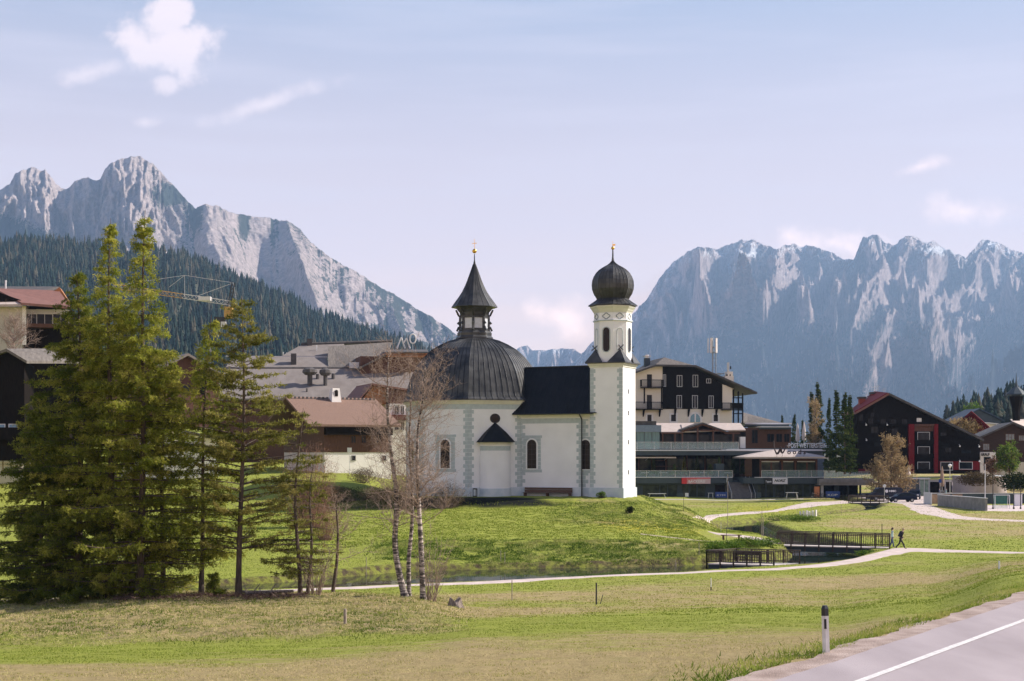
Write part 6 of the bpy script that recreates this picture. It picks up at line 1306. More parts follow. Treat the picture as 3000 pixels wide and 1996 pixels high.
def make_conifer(name, label, loc, H, r0, prof, base=.025, step=.32, nb=4, twig=(.3, .75), tuft=.12, leaf=M_LARCH, droop=.25, rise=.1, seed=0, dens=1.0, lean=(0, 0), bend=.15, group=None, hang=.95, dead=0.0, tl=(.08, .19), tw=(.014, .032), nt=5, cat='tree', fork=None, upto=1.0, bare_low=0.0):
    rg = np.random.default_rng(seed); root = thing(name, label, cat, loc, 0, group)
    zz = np.linspace(0, 1, 14); ph = rg.uniform(0, 6.28)
    tx = lean[0] * zz + bend * np.sin(zz * 5 + ph) * zz; tyy = lean[1] * zz + bend * np.cos(zz * 4 + ph) * zz
    trunk = np.stack([tx, tyy, zz * H - .3 * (zz == 0)], 1); tr = .68 * r0 * (1 - zz) ** .9 + .010; tr[0] *= 1.35
    V, F_ = tubes([trunk], [tr], 9); npmesh('trunk', V, F_, M_BARK, root, smooth=True)
    polys = []; rad = []; C = []; D = []; RN_ = []
    z = base * H
    while z < H * .985:
        t = z / H; nbr = rg.poisson(nb * 1.3 * dens); nbr = max(nbr, 3)
        p0 = np.array([np.interp(t, zz, tx), np.interp(t, zz, tyy), z])
        for _ in range(nbr):
            az = rg.uniform(0, 2 * np.pi); L_ = prof(t) * rg.uniform(.45, 1.18) * (1.05 - .35 * t ** 2) + .06
            if rg.random() < .12: L_ *= 1.2
            if L_ < .15: continue
            k = max(4, int(L_ / .35)); s = np.linspace(0, 1, k); el = rise * L_ * s - droop * L_ * s ** 2 + .22 * L_ * s ** 4 * (1 - t) + .30 * L_ * s * max(0, t - .55) * 2
            azs = az + rg.normal() * .25 * s; P_ = p0 + np.stack([np.cos(azs) * L_ * s, np.sin(azs) * L_ * s, el + rg.normal() * .05 * s], 1)
            polys.append(P_); rad.append((.010 + .012 * L_) * (1 - s * .8) * (1.3 - t))
            isdead = rg.random() < dead + bare_low * (1 - min(1, t / .35))
            nT = max(4, int(L_ * 9.0 * dens)); ss_ = rg.uniform(.12, 1.0, nT) ** .75
            tone = np.clip(rg.normal(.42, .2), 0, 1)
            for s1 in ss_:
                q = np.array([np.interp(s1, s, P_[:, i]) for i in range(3)]); a2 = az + rg.choice([-1, 1]) * rg.uniform(.4, 1.4) ; l2 = rg.uniform(*twig) * (1.15 - .6 * s1) * min(1, .5 + L_ / 2.5)
                hg = hang * rg.uniform(.2, 1.3); d = np.array([np.cos(a2), np.sin(a2), -hg]); d /= np.linalg.norm(d)
                e = q + d * l2; mid = (q + e) / 2 + np.array([0, 0, .08 * l2])
                if rg.random() < .45: polys.append(np.array([q, mid, e])); rad.append(np.array([.008, .006, .003]))
                if isdead: continue
                m_ = max(2, int(l2 / tuft)); u = rg.uniform(0, 1, m_ * nt); pts_ = q + (e - q) * u[:, None] + rg.normal(size=(m_ * nt, 3)) * .035
                dd = rg.normal(size=(m_ * nt, 3)) + d * .5 + np.array([0, 0, .25]); dd /= np.linalg.norm(dd, axis=1)[:, None]
                C.append(pts_); D.append(dd); RN_.append(np.clip(tone + rg.normal(0, .16, m_ * nt) + .12 * s1, 0, 1))
        z += step * rg.uniform(.6, 1.4) * (1 - .35 * t)
    V, F_ = tubes(polys, rad, 3); npmesh('branches', V, F_, M_BARK if hang < 5 else M_TWIG, root)
    C = np.concatenate(C); D = np.concatenate(D); RN_ = np.concatenate(RN_); n = len(C)
    V, F_ = leaf_tris(C, D, rg.uniform(tl[0], tl[1], n), rg.uniform(tw[0], tw[1], n), rg)
    npmesh('crown', V, F_, leaf, root, attrs=dict(rnd=np.repeat(RN_, 3)))
    return root
def at(px, Y, dz=0.0): x = (px - 1500) / FP * Y; return (x, Y, gz(x, Y) + dz)
def Hof(px, pyt, Y): x, y, z = at(px, Y); return (CZ + (HZ - pyt) / FP * Y) - z
lp = lambda R0, e=.75, m_=.10: (lambda t: R0 * np.clip((1 - t), 0, 1) ** e * (min(1, .8 + t / m_ * .2) if t < m_ else 1))
make_conifer('larch_tree', 'tallest fresh green larch, right one of the pair in the big left tree clump', at(408, 65.5), Hof(432, 615, 65.5), .26, lp(3.5, .8), seed=3, lean=(.38, 0), dens=1.12)
make_conifer('larch_tree', 'tall larch just left of the tallest one in the big tree clump', at(322, 66.5), Hof(330, 640, 66.5), .27, lp(3.5, .82), seed=11, lean=(.1, 0), dens=1.1)
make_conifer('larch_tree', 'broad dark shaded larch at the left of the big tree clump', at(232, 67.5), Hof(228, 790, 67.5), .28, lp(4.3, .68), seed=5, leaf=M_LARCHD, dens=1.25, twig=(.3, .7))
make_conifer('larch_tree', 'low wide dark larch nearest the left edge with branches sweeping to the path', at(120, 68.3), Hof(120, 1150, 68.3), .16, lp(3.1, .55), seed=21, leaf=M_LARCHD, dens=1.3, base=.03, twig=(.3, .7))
make_conifer('larch_tree', 'shorter brown-twigged larch in front of the pair of tall larches', at(478, 66.8), Hof(480, 1010, 66.8), .18, lp(2.4, .5), seed=33, dens=1.15, base=.03, dead=.25, bare_low=.35)
make_conifer('larch_tree', 'slim young larch between the big clump and the pine', at(589, 66.5), Hof(612, 925, 66.5), .16, lp(2.0, .5), seed=8, base=.14, dens=.85, lean=(.35, 0), bare_low=.3)
make_conifer('pine_tree', 'dark-trunked olive green pine right of the slim larch', at(698, 65.6), Hof(716, 868, 65.6), .20, lambda t: 3.3 * np.clip(1 - t, 0, 1) ** .45 * (.5 + .5 * min(1, t / .45)) + .0, seed=14, base=.16, leaf=M_PINE, twig=(.22, .5), hang=.15, rise=.25, droop=.2, dens=1.0, tuft=.09, tl=(.08, .2), tw=(.016, .036), lean=(.28, 0), dead=.12, bare_low=.5)
make_conifer('pine_tree', 'scraggly short pine with two brown trunks left of the birches', at(880, 66.2), Hof(868, 1195, 66.2), .15, lambda t: 2.3 * np.clip(1 - t, 0, 1) ** .4 * (.55 + .45 * min(1, t / .5)), seed=19, base=.12, leaf=M_PINE, twig=(.22, .5), hang=.3, dens=.85, tuft=.12, dead=.3, lean=(-.2, 0), bend=.3)
make_conifer('pine_tree', 'low sparse pine leaning right beside the two-trunked pine', at(900, 66.5), Hof(915, 1330, 66.5), .12, lambda t: 1.9 * np.clip(1 - t, 0, 1) ** .4 * (.5 + .5 * min(1, t / .5)), seed=25, base=.2, leaf=M_PINE, twig=(.2, .45), hang=.3, dens=.6, tuft=.13, dead=.45, lean=(.5, 0), bend=.3)
make_conifer('young_spruce', 'knee-high dark green spruce sapling between the slim larch and the pine', at(630, 64.8), 1.15, .03, lp(.5, .8), seed=2, leaf=M_LARCHD, base=.05, step=.1, nb=4, twig=(.08, .16), tuft=.05, hang=.2)
# --- bare broadleaf trees
M_BIRCH = bpy.data.materials.new('birch_bark'); M_BIRCH.use_nodes = True; nt = M_BIRCH.node_tree; b = nt.nodes['Principled BSDF']; b.inputs['Roughness'].default_value = .8; geo = N('ShaderNodeTexCoord')
L(mixc(ramp(noise(2.2, 6, .65, (1.2, 1.2, 5)), [(.46, (0, 0, 0)), (.60, (1, 1, 1))]), (.05, .04, .035), (.52, .44, .39)), b.inputs['Base Color'])
def bare_tree(name, label, trunk_px, Y, r0, nbr=34, L0=2.2, seed=0, mt=None, bmt=None, group=None, updir=.8, start=.3, lev=3, cat='tree', catkin=None, rt=.009, spread=1.0, fineness=1.0, sub=(7, 7), zb=None):
    rg = np.random.default_rng(seed); x0, y0, z0 = at(trunk_px[0][0], Y)
    if zb is not None: z0 = zb
    root = thing(name, label, cat, (x0, y0, z0), 0, group)
    tp = np.array([[(px - 1500) / FP * Y - x0, rg.normal() * .06 * (i > 0), CZ + (HZ - py) / FP * Y - z0] for i, (px, py) in enumerate(trunk_px)]); tp[0, 2] = -.2
    d = np.concatenate([[0], np.cumsum(np.linalg.norm(np.diff(tp, axis=0), axis=1))]); tt_ = np.linspace(0, d[-1], 24); tp = np.stack([np.interp(tt_, d, tp[:, i]) for i in range(3)], 1)
    for _ in range(2): tp[1:-1] = .25 * tp[:-2] + .5 * tp[1:-1] + .25 * tp[2:]
    q = tt_ / d[-1]; V, F_ = tubes([tp], [r0 * (1 - q) ** .85 + .012 + .4 * r0 * (q < .03)], 8); npmesh('trunk', V, F_, mt or M_BIRCH, root, smooth=True)
    B1 = []; R1 = []; B2 = []; R2 = []
    def grow(p, dr, L_, r, level, B, Rr):
        k = 5; pts_ = [p]; dd = dr.copy()
        for i in range(k): dd = dd + rg.normal(size=3) * .16 + np.array([0, 0, .10 * updir]); dd /= np.linalg.norm(dd); pts_.append(pts_[-1] + dd * L_ / k)
        pts_ = np.array(pts_); (B if level == 0 else B2).append(pts_); (Rr if level == 0 else R2).append(np.linspace(r, max(.003, r * .35), k + 1))
        if level < lev - 1:
            for _ in range(int(rg.poisson(sub[min(level, 1)] * fineness))):
                s = rg.uniform(.25, 1); i = min(int(s * k), k - 1); o_ = pts_[i] + (pts_[i + 1] - pts_[i]) * (s * k - i)
                nd = dd * .55 + rg.normal(size=3) * .6; nd /= np.linalg.norm(nd); grow(o_, nd, L_ * rg.uniform(.3, .55), max(.004, r * .45), level + 1, B, Rr)
    for _ in range(nbr):
        s = rg.uniform(start, .99) ; p = np.array([np.interp(s, q, tp[:, i]) for i in range(3)]); az = rg.uniform(0, 2 * np.pi)
        dr = np.array([np.cos(az) * spread, np.sin(az) * spread, updir * rg.uniform(.3, 1.1)]); dr /= np.linalg.norm(dr)
        grow(p, dr, L0 * rg.uniform(.45, 1.1) * (1.15 - .55 * s), rt * 2.2 * (1.2 - s * .6), 0, B1, R1)
    V, F_ = tubes(B1, R1, 4); npmesh('limbs', V, F_, bmt or M_TWIG, root)
    V, F_ = tubes(B2, R2, 3); npmesh('twigs', V, F_, bmt or M_TWIG, root)
    if catkin:
        ends = np.array([p_[-1] for p_ in B2] + [p_[2] for p_ in B2]); ends = ends + rg.normal(size=ends.shape) * .05; dd = rg.normal(size=ends.shape) - np.array([0, 0, .4]); dd /= np.linalg.norm(dd, axis=1)[:, None]
        V, F_ = leaf_tris(ends, dd, rg.uniform(.08, .2, len(ends)) * catkin[1], rg.uniform(.02, .05, len(ends)) * catkin[1], rg); npmesh('crown', V, F_, catkin[0], root, attrs=dict(rnd=np.repeat(rg.random(len(ends)), 3)))
    return root
bare_tree('birch_tree', 'leaning white birch, leftmost stem of the three bare birches', [(1189, 1749), (1168, 1678), (1153, 1587), (1163, 1510), (1162, 1434), (1145, 1332), (1134, 1214), (1135, 1127), (1138, 1040)], 65, .15, 60, 2.9, 1, start=.25, updir=.75)
bare_tree('birch_tree', 'thin middle birch stem of the three bare birches', [(1199, 1751), (1196, 1638), (1209, 1536), (1207, 1408), (1198, 1300), (1204, 1180), (1200, 1080)], 65.2, .10, 26, 2.2, 2, start=.35)
bare_tree('birch_tree', 'straight white birch nearest the church, rightmost of the three', [(1240, 1750), (1235, 1612), (1227, 1485), (1222, 1332), (1224, 1245), (1242, 1168), (1246, 1060)], 64.6, .13, 66, 2.9, 3, start=.3, updir=.8)
bare_tree('alder_tree', 'small bare crooked tree by the path between the pines and birches', [(972, 1722), (988, 1640), (990, 1560), (984, 1480), (992, 1440)], 68, .09, 18, 1.7, 4, start=.3, mt=M_BARK)
for i, (px, py, l) in enumerate(((1262, 1752, 'bare hazel shrub with many thin stems right of the straight birch'), (925, 1730, 'bare grey shrub at the foot of the two-trunked pine'))):
    rg = np.random.default_rng(50 + i); x0, y0, z0 = at(px, 64.8 + i); r = thing('bare_shrub', l, 'shrub', (x0, y0, z0)); B = []; Rr = []
    for _ in range(34):
        a = rg.uniform(0, 6.28); s_ = rg.uniform(.15, .9); h = rg.uniform(1.2, 3.6 if i == 0 else 2.2); k = 6; t = np.linspace(0, 1, k); P_ = np.stack([np.cos(a) * (.15 + s_ * t), np.sin(a) * (.15 + s_ * t) * .7, h * t], 1) + rg.normal(size=(k, 3)) * .05; P_[0, 2] = -.1; B.append(P_); Rr.append(np.linspace(.018, .004, k))
        for _ in range(6): j = rg.integers(2, k); e = P_[j] + rg.normal(size=3) * .28 + np.array([0, 0, .2]); B.append(np.array([P_[j], (P_[j] + e) / 2 + .02, e])); Rr.append(np.array([.007, .005, .003]))
    V, F_ = tubes(B, Rr, 3); npmesh('stems', V, F_, M_TWIG, r)
# --- shrubs and hedges: leafy or twiggy
def shrub(name, label, px, py, Y, w_, h_, leaf, n=2600, seed=0, d_=None, ls=(.08, .2), lw=(.03, .07), group=None, twigs=60, base=None, cat='shrub', tm=None, zabs=None, lump=.35):
    rg = np.random.default_rng(seed); x = (px - 1500) / FP * Y; z = zabs if zabs is not None else gz(x, Y)
    r = thing(name, label, cat, (x, Y, z), 0, group); d_ = d_ or w_ * .6
    cen = rg.normal(size=(max(4, int(6 + w_ * 2)), 3)); cen /= np.linalg.norm(cen, axis=1)[:, None]; cen *= np.array([w_ / 2 * .7, d_ / 2 * .7, h_ * .30]); cen[:, 2] = np.abs(cen[:, 2]) + h_ * .32
    ci = rg.integers(0, len(cen), n); dir_ = rg.normal(size=(n, 3)); dir_ /= np.linalg.norm(dir_, axis=1)[:, None]; rr = rg.random(n) ** .4
    C = cen[ci] + dir_ * rr[:, None] * np.array([w_ * lump, d_ * lump, h_ * .36]); C[:, 2] = np.clip(C[:, 2], .02, None)
    dd = dir_ + rg.normal(size=(n, 3)) * .6; dd /= np.linalg.norm(dd, axis=1)[:, None]
    V, F_ = leaf_tris(C, dd, rg.uniform(*ls, n), rg.uniform(*lw, n), rg); npmesh('foliage', V, F_, leaf, r, attrs=dict(rnd=np.repeat(np.clip(rg.normal(.45, .22, n), 0, 1), 3)))
    B = []; Rr = []
    for _ in range(twigs): j = rg.integers(0, n); e = C[j]; p0 = np.array([e[0] * .35, e[1] * .35, -.05]); B.append(np.array([p0, (p0 + e) / 2 + rg.normal(size=3) * .06, e])); Rr.append(np.array([.02, .012, .005]) * max(1, h_ / 6))
    V, F_ = tubes(B, Rr, 3); npmesh('stems', V, F_, tm or M_BARK, r); return r
M_GREENB = leafmat('fresh_green_leaves', (.05, .10, .014), (.12, .21, .03), (.27, .33, .06), .3)
M_DKGB = leafmat('dark_hedge_leaves', (.012, .022, .008), (.03, .045, .014), (.08, .085, .025), .15)
M_GOLDB = leafmat('golden_catkins', (.24, .16, .07), (.40, .29, .14), (.58, .46, .26), .35)
M_REDB = leafmat('reddish_buds', (.16, .085, .055), (.28, .16, .11), (.42, .27, .20), .2)
M_OLV = leafmat('dry_brown_twigs', (.07, .05, .03), (.13, .095, .055), (.20, .16, .09), .15)
# brushwood on the shaded bank left of the church and behind the birches
for i, (px, Y, w_, h_, lf) in enumerate(((960, 150, 5, 1.8, M_OLV), (1045, 150.5, 5.5, 1.7, M_DKGB), (1120, 149.5, 4.5, 1.6, M_OLV), (1165, 148.6, 3.5, 2.2, M_OLV))):
    shrub('brush_shrub', ['bare brown brushwood at the left end of the dark bank', 'dark low brushwood in the middle of the shaded bank', 'brown brushwood behind the leftmost birch', 'tall brown brushwood against the left corner of the church'][i], px, 0, Y, w_, h_, lf, 2600, 60 + i, ls=(.12, .35), lw=(.008, .02))
shrub('twiggy_bush', 'dense dark twiggy bush in front of the left church wall behind the straight birch', 1300, 0, 145.3, 4.2, 3.2, M_OLV, 5200, 71, ls=(.1, .35), lw=(.006, .016), twigs=120, tm=M_TWIG)
shrub('reddish_bush', 'reddish-brown budding bush in front of the brown-roofed chalet', 905, 0, 128, 4.8, 8.6, M_REDB, 9500, 72, ls=(.08, .25), lw=(.008, .02), twigs=160, tm=M_RTWIG)
shrub('reddish_bush', 'lower red-brown bush left of the path behind the pines', 955, 0, 118, 3.2, 3.6, M_REDB, 3600, 73, ls=(.08, .25), lw=(.008, .02), twigs=100, tm=M_RTWIG)
shrub('brown_bush', 'brown bramble bush on the slope below the brown-roofed chalet', 1058, 0, 168, 3.6, 1.9, M_OLV, 2600, 74, ls=(.1, .3), lw=(.01, .03))
shrub('hill_bush', 'small green bush on the grass at the foot of the bell tower', 1763, 0, 148.6, .95, .7, M_GREENB, 500, 75, ls=(.05, .14)); shrub('hill_bush', 'round dark bush on the slope below the bell tower', 1846, 0, 139.0, .8, .7, M_DKGB, 500, 76, ls=(.05, .14))
# greenery along the stream by the two decks
for i, (px, Y, w_, h_) in enumerate(((2095, 109.0, 2.2, .8), (2140, 110.8, 2.6, .85), (2195, 112.2, 2.6, .8), (2245, 113.6, 2.4, .8), (2540, 113.5, 2.2, .6), (2490, 112.2, 1.6, .5), (2205, 100.4, 1.6, .45), (2300, 168, 6.0, .9), (2360, 166, 4.0, .8), (2250, 170, 3.4, .9))):
    shrub('waterside_plant', ['leafy green shrub above the left end of the small deck', 'leafy green shrub behind the small deck railing', 'leafy green shrub at the middle of the stream bank', 'leafy green shrub beside the left end of the long bridge', 'weedy green plants under the right end of the long bridge', 'low weeds under the long bridge near the path', 'grass tussock growing at the edge of the small deck', 'spreading green clump on the far bank of the pond', 'green clump right of the pond behind the bridge', 'green clump at the far tip of the pond'][i], px, 0, Y, w_, h_, M_GREENB if i not in (5,) else M_OLV, 900 + 500 * (i > 6), 80 + i, d_=1.2, ls=(.08, .22), lw=(.02, .05), twigs=12, lump=.3, cat='plant')
# slim spruces, willow and others by the dark chalet
pr = make_conifer('slender_spruce', 'tall slender spruce, second from the left in the row beside the dark chalet', (0, 0, 0), 14.5, .16, lp(1.75, .95, .05), base=.03, step=.36, nb=4.5, twig=(.25, .55), tuft=.16, leaf=M_SPR, droop=.35, hang=.5, seed=40, tl=(.2, .42), tw=(.05, .11), nt=2, group='slender spruces beside the dark chalet')
SPX = ((2450, 1131, 240, 1380, 1.0, 'tall slender spruce, second from the left in the row beside the dark chalet'), (2428.5, 1155, 246, 1380, .7, 'slimmer shorter spruce at the left end of the row beside the dark chalet'), (2475, 1138, 238, 1385, 1.05, 'tall spruce with full skirt in the middle of the row beside the dark chalet'), (2491, 1146, 242, 1385, .95, 'spruce touching the dark chalet at the right end of the row'), (2397, 1106, 268, 1380, .9, 'tallest slender spruce rising behind the golden birch'), (2377, 1136, 272, 1380, .85, 'slender spruce just left of the tallest one behind the golden birch'))
for i, (px, pt, Y, pb, wd, lab) in enumerate(SPX):
    x, y, z = P(px, pb, Y); h = (pb - pt) / FP * Y; s_ = h / 14.5
    if i == 0: t = pr; t.location = (x, y, z)
    else: t = dup(pr, (x, y, z), i * 1.3, lab)
    t.scale = (s_ * wd, s_ * wd, s_)
for i, (px, pt, Y, pb) in enumerate(((2291, 1211, 330, 1275), (2327, 1207, 320, 1300), (2352, 1225, 330, 1300))):
    x, y, z = P(px, pb, Y); h = (pb - pt) / FP * Y + 3; t = dup(pr, (x, y, z - 3), i * 2.1, ['small distant spruce above the timber restaurant roof', 'distant spruce just left of the folded parasols', 'low spruce between the parasols and the golden birch'][i]); s_ = h / 14.5; t.scale = (s_ * 1.1, s_ * 1.1, s_); t['group'] = 'small spruces behind the timber restaurant'
bare_tree('golden_birch', 'golden budding birch in front of the tallest slender spruces', [(2388, 1385), (2388, 1330), (2386, 1250), (2388, 1185)], 266, .16, 60, 3.4, 90, start=.15, updir=1.5, rt=.02, mt=M_BARK, bmt=M_TWIG, catkin=(M_GOLDB, 1.7), sub=(5, 5), spread=.6)
bare_tree('golden_willow', 'tall golden weeping willow in front of the dark chalet', [(2612, 1420), (2610, 1370), (2612, 1330), (2612, 1296)], 244, .2, 60, 3.4, 91, start=.25, updir=.9, rt=.02, mt=M_BARK, catkin=(M_GOLDB, 1.8), sub=(6, 6), spread=.8)
bare_tree('golden_willow', 'lower golden willow at the left of the tall one', [(2578, 1425), (2572, 1380), (2570, 1345)], 243, .15, 60, 3.0, 92, start=.2, updir=.6, rt=.02, mt=M_BARK, catkin=(M_GOLDB, 1.7), sub=(6, 6), spread=1.1)
bare_tree('golden_willow', 'golden willow branches reaching right towards the red bay', [(2636, 1425), (2638, 1390), (2640, 1362)], 244, .15, 50, 2.8, 93, start=.15, updir=.6, rt=.02, mt=M_BARK, catkin=(M_GOLDB, 1.7), sub=(6, 6), spread=1.2)
bare_tree('green_tree', 'light green young tree in front of the brown house at the right', [(2957, 1394), (2957, 1360), (2956, 1312)], 240, .12, 60, 2.4, 95, start=.12, updir=.7, rt=.02, mt=M_BARK, catkin=(M_GREENB, 2.2), sub=(7, 7), zb=P(0, 1396, 240)[2])
bare_tree('blossom_bush', 'pale pinkish bare bush left of the light green young tree', [(2908, 1392), (2908, 1372), (2908, 1352)], 242, .08, 40, 1.8, 96, start=.05, updir=.8, rt=.02, mt=M_BARK, catkin=(M_REDB, 1.6), sub=(6, 6), zb=P(0, 1394, 242)[2], cat='shrub')
shrub('hedge', 'dark olive hedge below the pale curved terrace wall', 2865, 0, 236, 5.6, 2.6, M_OLV, 3600, 97, ls=(.15, .4), lw=(.04, .10), zabs=P(0, 1424, 236)[2]); shrub('hedge', 'dark green hedge at the right edge beyond the sports ground', 2975, 0, 225, 5.5, 3.2, M_DKGB, 3800, 98, ls=(.15, .4), lw=(.05, .12), zabs=P(0, 1440, 225)[2])
shrub('autumn_bush', 'yellow-brown bushy tree beside the dark blue-roofed house', 2822, 0, 330, 7.5, 4.4, M_GOLDB, 2600, 99, ls=(.25, .6), lw=(.08, .16), zabs=P(0, 1275, 330)[2]); shrub('yellow_tree', 'pale yellow-green tree against the right-hand forest', 2848, 0, 460, 6.0, 11, M_GREENB, 2600, 100, ls=(.4, .8), lw=(.12, .25), zabs=P(0, 1268, 460)[2], cat='tree')
bare_tree('bare_shrub_row', 'pale brown bare shrubs between the two roofs at the left edge', [(40, 1035), (42, 990), (42, 940)], 160, .05, 60, 3.0, 101, start=.02, updir=1.6, rt=.02, mt=M_TWIG, bmt=mat('pale_twigs', (.30, .22, .17), .9), spread=1.6, cat='shrub', sub=(6, 4), zb=P(0, 1040, 160)[2])
# right-hand wood: every spruce its own object
rise = []
k = 0; sp_m = []
for i in range(8):
    V, F_ = protor[i]; me_o = npmesh('spruce_tree', V * 1.0, F_, M_FOR, attrs=dict(rnd=np.full(len(V), .15 + .1 * i))); sp_m.append(me_o)
first = set(); cnt = 0
rg = np.random.default_rng(77)
for i in range(210):
    Y = 430 + 380 * (i / 210.) ** .8; px = rg.uniform(2772, 3160); 
    zb = float(hill2(np.array(px), np.array(Y))); h = rg.uniform(8, 14.5)
    kk = i % 8; x = (px - 1500) / FP * Y
    if kk not in first: o = sp_m[kk]; first.add(kk)
    else: o = sp_m[kk].copy(); col.objects.link(o)
    o.location = (x, Y, zb - .4); wd = rg.uniform(1.0, 1.7); o.scale = (h * wd, h * wd, h); o.rotation_euler = (0, 0, rg.uniform(0, 6.28))
    tag(o, 'dark spruce in the wood on the rise at the right edge', 'tree', 'spruces of the wood at the right edge')
# ------------------------------------------------------------------ grass tufts on the rough slopes and the road verge
rg = np.random.default_rng(123)
def tufts(name, X, Y, h, w_, lf, lean=.5):
    n = len(X); Z = ground(X, Y) - .01; C = np.stack([X, Y, Z], 1); D = rg.normal(size=(n, 3)) * lean; D[:, 2] = 1; D /= np.linalg.norm(D, axis=1)[:, None]
    V, F_ = leaf_tris(C, D, h, w_, rg); return tag(npmesh(name, V, F_, lf, attrs=dict(rnd=np.repeat(np.clip(.5 + (fbm(X * .6, Y * .6, 4) - .5) * 2.2 + rg.normal(0, .2, n), 0, 1), 3))), kind='stuff')
M_GR = leafmat('grass_blades', (.11, .16, .025), (.26, .29, .06), (.52, .45, .23), .3)
n = 90000; px = rg.uniform(-700, 1420, n); Y = rg.uniform(43, 77, n); X = (px - 1500) / FP * Y; k = rough(X, Y) * (.35 + .9 * fbm(X * 1.1, Y * 1.1)) > rg.random(n) * .9; tufts('rough_grass', X[k], Y[k], rg.uniform(.04, .16, k.sum()), rg.uniform(.008, .025, k.sum()), M_GR, .7)
n = 90000; px = rg.uniform(700, 2320, n); Y = rg.uniform(101, 118, n); X = (px - 1500) / FP * Y; k = (rough(X, Y) * (.4 + fbm(X * .5, Y * .5)) > .35 + .5 * rg.random(n)) & (fbm(X * 1.0, Y * 1.0) > .40) & (sdist(X, Y) > .1); M_GB = leafmat('bank_grass', (.06, .105, .016), (.16, .23, .04), (.36, .36, .12), .3); tufts('bank_grass', X[k], Y[k], rg.uniform(.08, .3, k.sum()), rg.uniform(.015, .04, k.sum()), M_GB, .8)
n = 60000; px = rg.uniform(1350, 2100, n); Y = rg.uniform(120, 160, n); X = (px - 1500) / FP * Y; k = (rough(X, Y) * (.4 + fbm(X * .3, Y * .3)) > .35 + .5 * rg.random(n)) & (fbm(X * .8, Y * .8) > .44) & ~((X > -16) & (X < 14) & (Y > 147)); tufts('hill_grass', X[k], Y[k], rg.uniform(.06, .22, k.sum()), rg.uniform(.02, .05, k.sum()), M_GB, .8)
n = 26000; s = rg.uniform(-8, 90, n); o = -.78 - rg.exponential(.42, n) + (fbm(s * .7, s * 0) - .5) * .7; X = RA[0] + RD[0] * s + RN[0] * o; Y = RA[1] + RD[1] * s + RN[1] * o; tufts('verge_grass', X, Y, rg.uniform(.04, .20, n) * (1 - .3 * (Y > 40)), rg.uniform(.006, .02, n), leafmat('verge_blades', (.10, .17, .02), (.24, .31, .05), (.42, .42, .12), .3), .6)
M_PB = leafmat('pasture_blades', (.16, .22, .026), (.33, .34, .07), (.56, .46, .25), .25)
def field(name, n, px0, px1, Y0, Y1, pw, h0, h1, w0, w1, th=.42):
    px = rg.uniform(px0, px1, n); Y = Y0 + (Y1 - Y0) * rg.random(n) ** pw; X = (px - 1500) / FP * Y
    k = ((X - RA[0]) * RN[0] + (Y - RA[1]) * RN[1] < -1.3) & (fbm(X * 1.2, Y * 1.6, 4) > th)
    k &= ~((Y > 76) & (Y < 120) & (np.interp(X, [p[0] for p in near], [p[1] for p in near]) - .3 < Y) & (Y < np.interp(X, [p[0] for p in farr], [p[1] for p in farr]) + .3)); X = X[k]; Y = Y[k]
    k = sdist(X, Y) > .5 if Y1 > 80 else np.ones(len(X), bool); X = X[k]; Y = Y[k]
    if Y1 > 122: k = ~((Y > 147) & (X > -16) & (X < 14)) & ~((X > 16.5) & (X < 23.5) & (Y > 117) & (Y < 132)); X = X[k]; Y = Y[k]
    n = len(X); Z = ground(X, Y) - .01; D = rg.normal(size=(n, 3)) * .9; D[:, 2] = np.abs(D[:, 2]) + .5; D /= np.linalg.norm(D, axis=1)[:, None]; sc_ = Y / 40.0
    V, F_ = leaf_tris(np.stack([X, Y, Z], 1), D, rg.uniform(h0, h1, n), rg.uniform(w0, w1, n), rg)
    tag(npmesh(name, V, F_, M_PB, attrs=dict(rnd=np.repeat(np.clip(dryfield(X, Y) * .9 + (fbm(X * 1.1, Y * 1.1, 3) - .5) * .8 + rg.normal(0, .17, n), 0, 1), 3))), kind='stuff')
field('pasture_grass', 190000, -300, 3300, 25, 56, 1.3, .02, .07, .005, .014)
field('meadow_grass', 170000, -200, 3200, 56, 112, 1.0, .03, .10, .014, .03)
field('slope_grass', 110000, 500, 2300, 112, 147, 1.0, .05, .13, .025, .05)
field('valley_grass', 60000, 1950, 3200, 112, 235, 1.0, .05, .14, .03, .06, .48)
